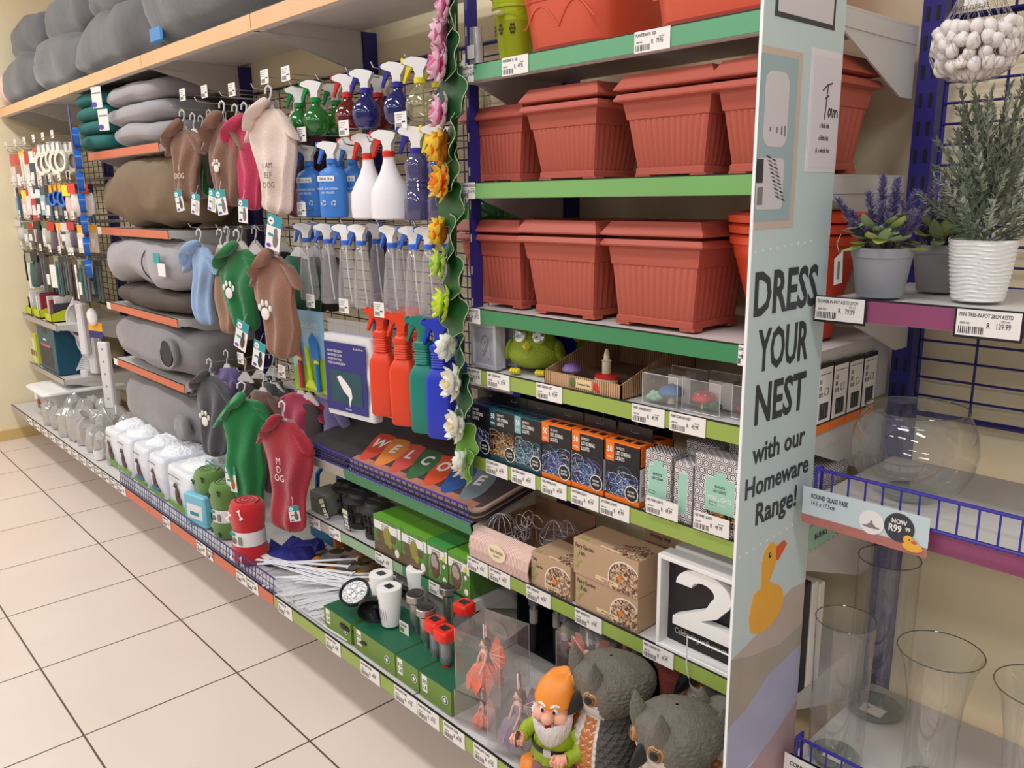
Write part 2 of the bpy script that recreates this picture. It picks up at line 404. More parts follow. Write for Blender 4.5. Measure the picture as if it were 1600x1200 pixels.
planter('ribbed terracotta planter half hidden behind the lotus garland, upper row', -1.535, 1.44, HB, .16, .15, .148, .235, .20, 1)
planter('ribbed terracotta planter at the left of the upper row, pair of rims leaning up', -1.287, 1.415, HB, .157, .13, .148, .236, .20, 2)
planter('ribbed terracotta planter in the middle of the upper row, third along', -1.010, 1.415, HB, .157, .13, .148, .236, .20, 2)
planter('ribbed terracotta planter in the upper row right beside the standing banner', -.798, 1.435, HB, .150, .16, .148, .208, .245, 2)
for px_, lb in ((-1.55, 'ribbed terracotta planter behind the green lotus flowers, lower row'),): planter(lb, px_, 1.445, HA, .18, .15, .165, .245, .22, 2)
planter('large ribbed terracotta planter above the green bird, lower row', -1.30, 1.43, HA, .176, .15, .167, .250, .22, 2)
planter('large ribbed terracotta planter above the brown corrugated tray, lower row', -1.043, 1.43, HA, .190, .15, .167, .258, .20, 2)
# round pot
TER2 = mat('orange_plastic', (208,72,44), .35)
t = thing('flower_pot', 'round orange-red flower pot with three rims beside the banner', 'flower pot', (-.795, 1.462, HA)); t.scale = (1.17,1.17,1.0)
b = B().use(TER2).lathe([(.062,0),(.066,.004),(.066,.02),(.072,.06),(.094,.15),(.096,.152),(.099,.178)], 40, cap1=False); b.build('pot_body', t)
for k in range(3): B().use(TER2).lathe([(.098,.176+k*.02),(.104+.002*k,.177+k*.02),(.105+.002*k,.190+k*.02),(.096,.196+k*.02),(.09,.17+k*.02)], 40, cap0=False, cap1=False).build('rim', t)
# big oval tubs on the top shelf
TER3 = mat('tub_orange', (206,84,58), .38)
def rrect(w_, d, r, z, n=6):
    out = []
    for cx, cy, a in ((w_-r, -d+r, -pi/2), (w_-r, d-r, 0), (-w_+r, d-r, pi/2), (-w_+r, -d+r, pi)):
        for k in range(n+1): out.append((cx+r*cos(a+pi/2*k/n), cy+r*sin(a+pi/2*k/n), z))
    return out
def tub(label, x, w_):
    t = thing('planter_tub', label, 'planter', (x, 1.46, HC))
    b = B().use(TER3).rings([rrect(w_/2-.01, .10, .045, .012), rrect(w_/2, .112, .05, .02), rrect(w_/2+.02, .13, .055, .16), rrect(w_/2+.035, .142, .06, .17), rrect(w_/2+.035, .142, .06, .19), rrect(w_/2+.02, .125, .05, .19), rrect(w_/2-.02, .1, .05, .05)], cap1=True)
    for sx in (-.7, -.0, .7): b.box(sx*w_/2-.025, sx*w_/2+.025, -.085, -.05, 0, .02).box(sx*w_/2-.025, sx*w_/2+.025, .04, .07, 0, .02)
    b.build('tub_body', t)
    b = B().use(TER3)      # raised scallop line and arches on the front
    def fy(z): return -.112 - (z-.02)*.129 - .0008
    pts = []
    for sgn in (-1, 1):
        p = [(sgn*(w_/2*.95*(k/12)), .055+.045*sin(pi*min(1, k/12*1.1)*.95)) for k in range(13)]
        b.tube([(a, fy(c), c) for a, c in p], .0016, 5)
    for k in range(12):
        c0 = -w_/2+.02+(w_-.04)*(k+.5)/12; r = (w_-.04)/26
        b.tube([(c0+r*cos(pi*j/8), fy(.118+.6*r*sin(pi*j/8)), .118+1.2*r*sin(pi*j/8)) for j in range(9)], .0014, 5)
    b.tube([(-w_/2*.95, fy(.112), .112), (w_/2*.95, fy(.112), .112)], .0014, 5)
    b.build('relief', t)
tub('large orange planter tub with scalloped relief, left on the top shelf', -1.305, .225)
tub('large orange planter tub on the top shelf beside the banner', -.915, .29)
# lime bucket
LIMEB = mat('lime_metal', (178,190,30), .35)
t = thing('tin_bucket', 'lime tin bucket with punched flower holes and a pale handle grip', 'bucket', (-1.545, 1.44, HC))
b = B().use(LIMEB).lathe([(.034,0),(.036,.002),(.048,.105),(.050,.107),(.050,.111),(.053,.135),(.056,.136),(.056,.142),(.052,.142),(.036,.05)], 36)
b.lathe([(.052,.142),(.056,.16),(.060,.162),(.060,.168),(.055,.168)], 36)
b.build('bucket_body', t)
b = B().use(INK)
for a0 in (-2.2, -1.55, -.9):
    for k in range(6):
        a = a0 + .11*cos(k*pi/3); zz = .088+.0095*sin(k*pi/3)*1.0; r = .0402+zz*.083
        b.at(r*cos(a)*1.02, r*sin(a)*1.02, zz, rz=a, ry=0).ell((0,0,0), .0009, .0026, .0036, 8, 5)
    r = .0475; b.at(r*cos(a0)*1.02, r*sin(a0)*1.02, .088, rz=a0).ell((0,0,0), .0009, .0018, .0018, 8, 5)
b.build('punched_flower', t)
b = B().use(LIMEB).tube([(-.054,0,.135), (-.05,-.04,.125), (0,-.062,.122), (.05,-.04,.125), (.054,0,.135)], .0012, 6).use(mat('pale_wood', (226,212,170), .5)).cyl((-.02,-.062,.122), (.02,-.062,.122), .0055)
b.build('handle', t)
t = thing('white_bag', 'clear bag of white goods standing left of the lime bucket', 'bag', (-1.575, 1.34, HC))
B().use(glassy('clear_film', (225,222,220), .35, .1)).rings([[(.022*cos(a)*(1-.35*k), .015*sin(a), .09*k) for a in [2*pi*j/12 for j in range(12)]] for k in (0, .5, 1)]).build('film', t)
B().use(PAPER).box(-.012, .012, -.017, -.0155, .02, .05).build('tag_card', t, 0)

# ================================================================ BIRD SHELF (D)
def photo_frame(label, x, y):
    t = thing('photo_frame', label, 'picture frame', (x, y, HD))
    b = B().use(mat('frame_silver', (196,194,206), .3, metal=.2)); W, H = .048, .115
    for a in ((-W,W,0,.010),(-W,W,H-.010,H)): b.box(a[0], a[1], 0, .02, a[2], a[3], .001)
    b.box(-W, -W+.010, 0, .02, .01, H-.01, .001).box(W-.010, W, 0, .02, .01, H-.01, .001); b.build('frame', t)
    b = B().use(mat('picture_grey', (168,166,176), .3, var=.2, vscale=20)).box(-W+.009, W-.009, .008, .012, .009, H-.009)
    b.use(INKG)
    for k in range(14):
        a = k*.9; b.tube([(.02*cos(a+j*.5)*(.4+.05*k), .0075, .055+.03*sin(a*1.3+j*.6)*(.4+.05*k)) for j in range(5)], .0006, 4)
    b.build('picture', t); B().use(mat('box_edge', (196,188,200), .6)).box(-W+.002, W-.002, .021, .035, .002, H-.002).build('backing', t)
    return t
photo_frame('grey photo frame behind the lotus garland, front one of the stack', -1.545, 1.315)
for k, s in enumerate(('lavender-grey boxed frame standing second behind the front photo frame', 'cream boxed frame at the back of the photo frame stack')):
    t = thing('boxed_frame', s, 'box', (-1.545+.01*k, 1.375+.06*k, HD)); B().use(mat('box_lav%s' % 'ab'[k], ((180,176,200), (214,200,176))[k], .5)).box(-.06, .06, 0, .03, 0, .12-.004*k, .002).build('carton', t); B().use(INKG).box(.061, .0615, .008, .022, .03, .09).build('print', t, 0)
def bird(label, x, y, s=1, rz=0):
    G = mat('bird_green', (138,160,36), .45, bump=.5, bscale=240); YL = mat('bird_yellow', (226,206,40), .4)
    t = thing('bird_figurine', label, 'figurine', (x, y, HD), rz)
    b = B().use(G); rs = []
    prof = [(.01,.010),(.05,.013),(.075,.025),(.088,.045),(.086,.065),(.074,.085),(.060,.1),(.052,.112),(.042,.122),(.022,.130),(.004,.132)]
    b.lathe(prof, 32, 1, .85); b.build('body', t)
    for sx in (-1, 1):
        B().use(G).at(sx*.082, -.005, .06, ry=-sx*.25).ell((0,0,0), .014, .03, .034, 12, 8).build('wing', t)
        b = B().use(G).at(sx*.032, -.046, .1085, rx=.25).lathe([(.024,-.004),(.025,.0),(.02,.004)], 20); 
        b = B().use(mat('eye_ring', (150,170,60), .4)); b.at(sx*.031, -.052, .1085, rx=pi/2-.15).lathe([(.022,-.012),(.0225,.0),(.020,.004)], 20)
        b.use(mat('mirror_eye', (226,228,232), .12, metal=.85)).lathe([(.020,.003),(.0195,.006),(.012,.011),(.004,.0125)], 10)
        b.use(mat('mirror_eye_dark', (120,122,126), .12, metal=.85)).at(sx*.031-.004, -.064, .1085).lathe([(.0055,-.002),(.005,.002)], 8)
        b.build('eye', t, 20)
        b = B().use(YL)
        for k in (-1, 0, 1): b.ell((sx*.042+k*.010, -.068, .008), .0075, .016, .009, 10, 6)
        b.build('foot', t)
    B().use(YL).at(0, -.078, .082).rings([[(-.014,0,0),(0,.008,.013),(.014,0,0),(0,.006,-.014)], [(-.004,-.016,.0),(0,-.014,.004),(.004,-.016,.0),(0,-.014,-.005)], ]).build('beak', t, 0)
    B().use(mat('comb_red', (150,48,40), .5)).ell((.0,0,.134), .008, .012, .009).ell((.02,0,.130), .006, .01, .008).build('crest', t)
    t.scale = (.80, .78, .86)
    return t
bd = bird('lime green round bird figurine with mirrored eyes and yellow feet', -1.432, 1.39, 1, .42)
dup(bd, (-1.40, 1.56, HD), .1, 'second lime green bird figurine in the shade behind the first')
# corrugated tray with garden ornaments
def corrugated(name, c1, c2, n, ax='X'):
    m = bpy.data.materials.new(name); m.use_nodes = True; nt = m.node_tree; b = nt.nodes['Principled BSDF']; b.inputs['Roughness'].default_value = .6
    tc = nt.nodes.new('ShaderNodeTexCoord'); w_ = nt.nodes.new('ShaderNodeTexWave'); w_.bands_direction = ax; w_.inputs['Scale'].default_value = n; nt.links.new(tc.outputs['Object'], w_.inputs[0])
    c = nt.nodes.new('ShaderNodeMix'); c.data_type = 'RGBA'; c.inputs[6].default_value = (*lin(c1), 1); c.inputs[7].default_value = (*lin(c2), 1)
    nt.links.new(w_.outputs['Fac'], c.inputs[0]); nt.links.new(c.outputs[2], b.inputs['Base Color'])
    bp = nt.nodes.new('ShaderNodeBump'); bp.inputs['Distance'].default_value = .001; nt.links.new(w_.outputs['Fac'], bp.inputs['Height']); nt.links.new(bp.outputs[0], b.inputs['Normal'])
    return m
COR = corrugated('corrugated_card', (216,176,134), (132,88,62), 50); CORY = corrugated('corrugated_card_side', (206,164,122), (122,80,56), 50, 'Y')
t = thing('display_tray', 'brown corrugated card tray of tiny garden ornaments', 'tray', (-1.2, 1.305, HD))
b = B().use(COR).box(-.116, .114, 0, .003, 0, .031).box(-.116, .114, .263, .266, 0, .112)
b.use(CORY)
for sx in (-.116, .111): b.prism([(0,0),(.266,0),(.266,.112),(0,.031)], 0, 0) if 0 else b.add([(sx,0,0),(sx,.266,0),(sx,.266,.112),(sx,0,.031),(sx+.003,0,0),(sx+.003,.266,0),(sx+.003,.266,.112),(sx+.003,0,.031)], [(0,3,2,1),(4,5,6,7),(0,1,5,4),(1,2,6,5),(2,3,7,6),(3,0,4,7)])
b.use(mat('card_brown', (122,92,72), .7)).box(-.113, .111, .003, .263, 0, .012)
b.build('card_tray', t, 0)
b = B().use(mat('label_cream', (222,198,150), .6)).box(-.016, .030, -.001, 0, .006, .026).use(INK).text('Toadstool Time', .007, .013, .005, -.0012, sx=.8).use(mat('moss', (90,110,60), .6)).ell((-.027, 0, .016), .010, .001, .011).use(mat('berry_red', (196,52,34), .5)).ell((.042,0,.016), .009, .001, .009).ell((.048,0,.008), .005, .001, .005); b.build('tray_label', t)
def tiny(name, label, x, y, fn, z=HD+.0125, cat='ornament'):
    t = thing(name, label, cat, (x, y, z)); fn(t); return t
def mushroom(cap, spots=None, s=1):
    def f(t):
        B().use(mat('stem_cream', (224,214,176), .6)).lathe([(.007*s,0),(.005*s,.01*s),(.005*s,.02*s)], 12).build('stem', t)
        b = B().use(cap).lathe([(.004*s,.016*s),(.024*s,.017*s),(.025*s,.021*s),(.018*s,.031*s),(.006*s,.036*s)], 18)
        if spots:
            b.use(spots)
            for k in range(7): b.ell((.016*s*cos(k*.9), .016*s*sin(k*.9), .030*s), .003*s, .003*s, .002*s, 8, 4)
        b.build('cap', t)
    return f
RED = mat('red_paint', (200,40,30), .4); PURP = mat('purple_paint', (112,84,140), .4)
tiny('toadstool_ornament', 'small purple and white toadstool ornament at left in the brown tray', -1.265, 1.345, mushroom(PURP, s=1.0))
def castle(t):
    b = B().use(mat('cream_resin', (224,214,182), .6)).lathe([(.030,0),(.032,.012),(.02,.014)], 16, 1, .6); b.build('base', t)
    B().use(RED).lathe([(.0325,.012),(.031,.019),(.012,.024)], 16, 1, .6).build('roof', t)
    B().use(mat('cream_resin', (224,214,182), .6)).lathe([(.010,.02),(.010,.05),(.012,.052),(.007,.055),(.006,.068),(.003,.078)], 10).build('tower', t)
tiny('mushroom_house_ornament', 'cream tower ornament with a red roof standing in the brown tray', -1.175, 1.36, castle)
tiny('toadstool_ornament', 'brown toadstool ornament at the right in the brown tray', -1.105, 1.42, mushroom(mat('brown_cap', (110,64,50), .5)))
for k, (dx, dy) in enumerate(((-.04,.05), (.0,.03), (.05,.06), (-.07,.1), (.06,.02))):
    tiny('pebble_ornament', 'dark clear-bagged pebble ornament number lying in the brown tray'.replace(' number', ['', ' at the back', ' on the right', ' at far left', ' by the right wall'][k]), -1.2+dx, 1.36+dy, lambda t: B().use(mat('dark_pebble', (84,60,58), .3, var=.4, vscale=60)).ell((0,0,.006), .013, .010, .006, 10, 6).build('pebble', t))
# clear plastic boxes
CLR = glassy('clear_plastic', (228,226,228), .10, .05)
def clear_box(label, x, y, w_, d, h, z, rz=0, group='clear plastic ornament boxes'):
    t = thing('clear_plastic_box', label, 'box', (x, y, z), rz, group)
    B().use(CLR).box(-w_/2, w_/2, 0, d, 0, h).build('clear_shell', t, 0)
    b = B().use(WHITE)
    for a, c in ((-w_/2, 0), (w_/2, 0), (-w_/2, d), (w_/2, d)): b.cyl((a, c, 0), (a, c, h), .0006, n=4)
    for c in (0, d):
        for zz in (0, h): b.cyl((-w_/2, c, zz), (w_/2, c, zz), .0005, n=4)
    b.build('edge', t); return t
for k, (x, y, s) in enumerate(((-.998, 1.32, 'clear box with blue and red mushroom ornaments, left on the lime shelf'), (-.905, 1.33, 'clear box with a red toadstool and green moss ornament'), (-.80, 1.345, 'clear box with a red berry ornament beside the banner'))):
    clear_box(s, x, y, .088, .10, .064, HD)
    t = thing('card_insert', ['white card standing inside the left clear box', 'white card standing inside the toadstool box', 'white card inside the clear box beside the banner'][k], 'card', (x+.012, y+.05, HD+.002)); B().use(PAPER).box(-.028, .028, 0, .001, 0, .055).build('card', t, 0)
    f = [mushroom(mat('blue_cap', (40,110,160), .5), s=1.1), mushroom(RED, WHITE, 1.0), mushroom(RED, WHITE, .8)][k]
    tiny('toadstool_ornament', ['blue capped toadstool inside the left clear box', 'red spotted toadstool inside the middle clear box', 'red toadstool inside the clear box beside the banner'][k], x-.012+.02*(k == 0), y+.03, f, HD+.002)
    def moss(t, c=[(150,200,170), (24,92,58), (150,30,30)][k]):
        b = B().use(mat('moss%s' % 'abc'[k], c, .8))
        for j in range(12): b.ell((rnd.uniform(-.018,.018), rnd.uniform(-.006,.006), rnd.uniform(.006,.018)), .008, .007, .006, 8, 5)
        b.build('moss_clump', t)
    tiny('moss_ornament', ['pale mint flower clump in the left clear box', 'dark green moss clump in front of the red toadstool', 'dark red berry clump in the clear box by the banner'][k], x-.02+.035*(k == 1), y+.018, moss, HD+.002)
    def redf(t):
        b = B().use(RED)
        for j in range(8): b.ell((.012*cos(j*pi/7)-.0, 0, .018+.012*sin(j*pi/7)), .005, .004, .005, 8, 5)
        b.build('petals', t)
    if k == 0: tiny('flower_ornament', 'red coral flower ornament in the left clear box', x-.002, y+.02, redf, HD+.002)

# ================================================================ STRING LIGHT SHELF (E)
def tangle_mat(name, cols, base=(10,12,18), sc=26):
    """printed photo of tangled light wire: many bright thin veins on black"""
    m = bpy.data.materials.new(name); m.use_nodes = True; nt = m.node_tree; b = nt.nodes['Principled BSDF']; b.inputs['Roughness'].default_value = .3
    tc = nt.nodes.new('ShaderNodeTexCoord'); cur = None
    for i, (c, s_, th) in enumerate(cols):
        mp = nt.nodes.new('ShaderNodeMapping'); mp.inputs['Location'].default_value = (i*3.1, i*1.7, i*.9); mp.inputs['Rotation'].default_value = (0, i*.7, 0); nt.links.new(tc.outputs['Object'], mp.inputs[0])
        n = nt.nodes.new('ShaderNodeTexNoise'); n.inputs['Scale'].default_value = s_*.55; n.inputs['Detail'].default_value = .8; n.inputs['Distortion'].default_value = 2.6; nt.links.new(mp.outputs[0], n.inputs['Vector'])
        a = nt.nodes.new('ShaderNodeMath'); a.operation = 'SUBTRACT'; a.inputs[1].default_value = .5; nt.links.new(n.outputs[0], a.inputs[0])
        a2 = nt.nodes.new('ShaderNodeMath'); a2.operation = 'ABSOLUTE'; nt.links.new(a.outputs[0], a2.inputs[0])
        a3 = nt.nodes.new('ShaderNodeMath'); a3.operation = 'LESS_THAN'; a3.inputs[1].default_value = th; nt.links.new(a2.outputs[0], a3.inputs[0])
        x = nt.nodes.new('ShaderNodeMix'); x.data_type = 'RGBA'; nt.links.new(a3.outputs[0], x.inputs[0])
        if cur is None: x.inputs[6].default_value = (*lin(base), 1)
        else: nt.links.new(cur, x.inputs[6])
        x.inputs[7].default_value = (*lin(c), 1); cur = x.outputs[2]
    nt.links.new(cur, b.inputs['Base Color']); return m
TG_GOLD = tangle_mat('print_warm_wire', [((120,78,40), 40, .05), ((204,150,90), 60, .02), ((240,214,170), 80, .012)], (30,20,16))
TG_MULTI = tangle_mat('print_multi_wire', [((46,60,120), 36, .05), ((90,50,110), 46, .028), ((60,150,150), 60, .020), ((150,180,230), 85, .014), ((245,248,255), 100, .010)], (10,12,28))
TG_BLUE = tangle_mat('print_cool_wire', [((36,50,96), 40, .04), ((90,100,170), 60, .02), ((190,200,235), 85, .01)], (10,12,24))
TG_TEAL = tangle_mat('print_teal_wire', [((20,70,80), 36, .05), ((60,140,140), 56, .03), ((110,90,170), 70, .02), ((200,220,230), 100, .009)], (8,16,22))
CARD_K = mat('carton_black', (20,20,24), .3); CARD_O = mat('carton_orange', (236,116,32), .4); CARD_T = mat('carton_teal', (22,74,86), .35); CARD_N = mat('carton_navy', (26,34,86), .35)
CARD_T2 = mat('carton_pale_teal', (120,176,180), .4)
def strands(b, cols, x0, x1, z0, z1, n, y=-.0006, seed=1):
    """printed picture of tangled light wire, drawn as thin curls with bright bulbs"""
    q = random.Random(seed); xm, w_ = (x0+x1)/2, (x1-x0)/2
    for k in range(n):
        b.use(cols[k % len(cols)]); cx, cz, r, a, e, dr = q.uniform(x0+.01, x1-.01), q.uniform(z0, z1-.02), q.uniform(.008,.026), q.uniform(0,6.3), q.uniform(.35,1), q.choice((-1,1))*q.uniform(.25,.55)
        p = [(cx+r*cos(a+dr*j)*(1+.1*j), cz+r*e*sin(a+dr*j*1.2)*(1+.1*j)) for j in range(9)]
        p = [(max(x0, min(x1, u)), y, max(z0, min(z1, v))) for u, v in p]; b.tube(p, .00042, 3, False)
        if k % 2: b.use(cols[-1]); u, _, v = p[4]; b.box(u-.0008, u+.0008, y-.0007, y, v-.0008, v+.0008)
    return b
SK = lambda *c: [mat('wire_print_%d_%d_%d' % k, k, .4) for k in c]
ST_GOLD = SK((130,84,44), (204,150,90), (176,120,66), (240,220,180)); ST_MULTI = SK((70,80,160), (110,70,130), (70,160,160), (150,170,220), (90,100,190), (235,240,250))
ST_BLUE = SK((60,70,130), (110,120,180), (90,80,150), (210,215,240)); ST_TEAL = SK((40,110,120), (90,170,160), (120,100,180), (150,180,200), (220,235,240)); PR_K = mat('print_black', (16,16,24), .35)
def light_box(label, x, band, tg, y=1.305, w_=.094, h=.135, acc=None):
    t = thing('string_light_box', label, 'box', (x, y, HE), group='boxed string lights')
    b = B().use(CARD_K).box(-w_/2, w_/2, 0, .05, .012, h-.004).use(band).box(-w_/2, w_/2, 0, .05, 0, .012).box(-w_/2, w_/2, 0, .05, h-.004, h)
    b.use(CARD_K)
    for k in range(3): b.box(-w_/2+.012+k*.027, -w_/2+.03+k*.027, .012, .03, h, h+.0004)
    b.build('carton', t, 0)
    b = B().use(PR_K).prism([(-w_/2+.001,.013),(w_/2-.002,.013),(w_/2-.002,.075),(w_/2-.012,.088),(-.012,.092),(-w_/2+.010,.088),(-w_/2+.001,.075)], -.0004, .0002); strands(b, {TG_GOLD.name: ST_GOLD, TG_MULTI.name: ST_MULTI, TG_BLUE.name: ST_BLUE, TG_TEAL.name: ST_TEAL}[tg.name], -w_/2+.002, w_/2-.003, .014, .082, 80 if y < 1.33 else 0, seed=int(-x*1000)); b.build('wire_photo', t, 0)
    b = B().use(acc or band).box(-w_/2+.001, -w_/2+.024, -.0006, .0002, h-.046, h-.003); b.use(WHITE).text('50', -w_/2+.0125, h-.026, .013, -.0008, sx=.75, bold=.02).text('METRES', -w_/2+.0125, h-.040, .005, -.0008, sx=.6)
    b.use(PAPER).text('200 MULTI', -.018, h-.017, .006, -.0008, 'l', sx=.6).text('LED STRING', -.018, h-.029, .0085, -.0008, 'l', sx=.62, bold=.015).text('LIGHTS', -.018, h-.041, .0085, -.0008, 'l', sx=.62, bold=.015)
    b.build('printed_title', t, 0)
    b = B().use(WHITE).at(w_/2-.020, -.0006, .026, rx=pi/2).lathe([(.0185,-.0004),(.0185,.0004)], 28).use(CARD_K).lathe([(.0165,-.0005),(.0165,.0007)], 28)
    b.at(0,0,0).use(PAPER).text('BATTERY', w_/2-.020, .028, .0045, -.0016, sx=.72, bold=.01).text('OPERATED', w_/2-.020, .020, .0045, -.0016, sx=.66, bold=.01); b.build('round_badge', t, 0)
    b = B().use(PAPER).box(w_/2, w_/2+.0004, .002, .046, .012, h-.05).use(band).box(w_/2, w_/2+.0005, .004, .046, h-.046, h-.003)
    b.use(INKG)
    for k in range(11): b.box(w_/2+.0003, w_/2+.0007, .008+k*.0026, .0092+k*.0026+(k % 3)*.0003, .022, .045)
    b.at(w_/2, 0, 0, rz=pi/2).use(WHITE).text('50', .025, h-.026, .013, -.0008, sx=.75, bold=.02); b.use(INKG)
    for k in range(8): b.box(.012, .038, -.0006, 0, .05+k*.004, .0512+k*.004)
    b.build('side_print', t, 0)
    b = B().use(CARD_K).box(-w_/2, w_/2, .042, .044, h, h+.03); b.use(INKG).tube([(-.012,.0415,h+.018),(-.008,.041,h+.014),(.008,.041,h+.014),(.012,.0415,h+.018)], .0007, 4); b.build('hang_tab', t, 0)
    return t
bxs = [('navy banded string light box partly behind the lotus garland', -1.561, CARD_N, TG_BLUE), ('teal banded string light box with warm golden wire print', -1.466, CARD_T, TG_GOLD),
       ('teal banded string light box with multicolour wire print', -1.374, CARD_T, TG_TEAL), ('leftmost orange banded string light box', -1.279, CARD_O, TG_MULTI),
       ('middle orange banded string light box', -1.181, CARD_O, TG_MULTI), ('rightmost orange banded string light box', -1.080, CARD_O, TG_MULTI)]
for l, x, bnd, tg in bxs: light_box(l, x, bnd, tg, acc=CARD_T2 if tg is TG_TEAL else None)
for i, (l, x, bnd, tg) in enumerate(bxs[1:]):
    light_box('string light box standing in the second row behind the '+['golden', 'teal multicolour', 'leftmost orange', 'middle orange', 'rightmost orange'][i]+' one', x+.01, bnd, tg, y=1.36)
def hexmat():
    m = bpy.data.materials.new('hexagon_print'); m.use_nodes = True; nt = m.node_tree; b = nt.nodes['Principled BSDF']; b.inputs['Roughness'].default_value = .5
    tc = nt.nodes.new('ShaderNodeTexCoord'); sp = nt.nodes.new('ShaderNodeSeparateXYZ'); nt.links.new(tc.outputs['Object'], sp.inputs[0])
    def N(op, a, c=None):
        n = nt.nodes.new('ShaderNodeMath'); n.operation = op
        for i, q in enumerate((a, c)):
            if q is None: continue
            if isinstance(q, (int, float)): n.inputs[i].default_value = q
            else: nt.links.new(q, n.inputs[i])
        return n.outputs[0]
    u = N('DIVIDE', N('ADD', N('ADD', sp.outputs[0], sp.outputs[1]), 10), .0175); v = N('DIVIDE', N('ADD', sp.outputs[2], 10), .0175*1.732)
    def cell(off):
        a = N('ABSOLUTE', N('SUBTRACT', N('FRACT', N('ADD', u, off)), .5)); c = N('MULTIPLY', N('ABSOLUTE', N('SUBTRACT', N('FRACT', N('ADD', v, off)), .5)), 1.732)
        return N('MAXIMUM', a, N('ADD', N('MULTIPLY', a, .5), N('MULTIPLY', c, .866)))
    d = N('MINIMUM', cell(0), cell(.5))
    s = N('ABSOLUTE', N('SUBTRACT', d, .30))
    g = N('MINIMUM', N('GREATER_THAN', s, .055), N('MINIMUM', N('LESS_THAN', d, .455), N('GREATER_THAN', d, .07)))
    c = nt.nodes.new('ShaderNodeMix'); c.data_type = 'RGBA'; c.inputs[6].default_value = (*lin((70,66,70)), 1); c.inputs[7].default_value = (*lin((224,218,218)), 1)
    nt.links.new(g, c.inputs[0]); nt.links.new(c.outputs[2], b.inputs['Base Color']); return m
HEX = hexmat(); MINT = mat('mint_print', (158,204,184), .5)
def wire_box(label, x, w_, h, mint, title, y=1.305, d=.05, side=0):
    t = thing('wire_light_box', label, 'box', (x, y, HE), group='hexagon patterned light boxes')
    B().use(HEX).box(-w_/2, w_/2, 0, d, 0, h, .001).build('carton', t, 0)
    b = B().use(PAPER).box(mint[0]-.001, mint[1]+.001, -.0004, 0, mint[2]-.001, mint[3]+.001).use(MINT).box(mint[0], mint[1], -.0008, 0, mint[2], mint[3])
    cx = (mint[0]+mint[1])/2
    if title:
        b.box(cx-.012, cx+.012, -.0008, 0, mint[3], mint[3]+.012).use(INK).text('IN-PLACE', cx, mint[3]-.02, .0055, -.001, sx=.7).text(title[0], cx, mint[3]-.029, .0055, -.001, sx=.7)
        if len(title) > 1: b.use(WHITE).text(title[1], cx, mint[3]-.046, .009, -.001, sx=.7, bold=.01).text('WITH 20 BULBS', cx, mint[3]-.056, .004, -.001, sx=.7)
        b.use(INK).tube([(cx-.022,-.001,mint[2]+.014), (cx-.022,-.001,mint[2]+.020), (cx-.006,-.001,mint[2]+.020), (cx-.006,-.001,mint[2]+.014), (cx-.022,-.001,mint[2]+.014)], .0005, 4)
    b.build('mint_label', t, 0)
    if title and len(title) > 1:
        b = B().use(TG_GOLD).prism([(cx-.03, .045-.03*0), (cx+.034, .045), (cx+.034, .014), (cx+.01, .018), (cx-.02, .032)], -.001, 0); b.build('wire_photo', t, 0)
    return t
wire_box('small hexagon patterned box with a mint label, left of the group', -.985, .066, .135, (-.022,.022,.03,.105), ['LED CHAIN'])
wire_box('narrow hexagon patterned box standing sideways between two others', -.922, .045, .125, (-.010,.010,.02,.105), None)
wire_box('large hexagon patterned wire lights box with mint label', -.836, .118, .155, (-.032,.032,.045,.115), ['LED LIGHTS', 'WIRE LIGHTS'])
wire_box('hexagon patterned box in the second row behind the narrow one', -.93, .08, .15, (-.02,.02,.03,.1), None, y=1.38)
wire_box('hexagon patterned box in the second row by the banner', -.82, .12, .165, (-.03,.03,.04,.1), None, y=1.40)
# ================================================================ GARDEN BOX SHELF (F)
STRIPE = corrugated('striped_card', (240,214,202), (206,160,150), 60); CARD = mat('kraft_card', (188,156,124), .6, var=.06, vscale=12); KRAFT2 = mat('kraft_inside', (150,112,86), .7)
t = thing('display_tray', 'striped pink card tray with an oval garden badge holding wire furniture', 'tray', (-1.485, 1.30, HF))
cur = [(0,0),(-.004,.03),(.000,.055),(.012,.075),(.03,.085)]
b = B().use(STRIPE)
for k in range(4):
    (a, c), (d, e) = cur[k], cur[k+1]
    b.quad((-.115,a,c),(.115,a,c),(.115,d,e),(-.115,d,e)).quad((-.115,a+.002,c),(-.115,d+.002,e),(.115,d+.002,e),(.115,a+.002,c))
b.build('curved_front', t, 60)
B().use(KRAFT2).box(-.115, -.112, .012, .25, 0, .082).box(.112, .115, .012, .25, 0, .082).box(-.115, .115, .247, .25, 0, .11).box(-.115, .115, .0, .25, 0, .003).build('card_tray', t, 0)
b = B().use(mat('badge_cream', (238,222,186), .5)).at(0, -.0045, .045, rx=pi/2, sc=(1.45, 1, 1)).lathe([(.023,-.001),(.0235,.0005),(.022,.001)], 32).at(0,0,0).use(mat('badge_ink', (120,104,70), .6)).text('Fairy Garden', 0, .047, .0095, -.0065, sx=.66).text('MINIATURE', 0, .036, .004, -.0065, sx=.8); b.build('oval_badge', t, 0)
WIREG = mat('wire_pale', (176,170,172), .4, metal=.4)
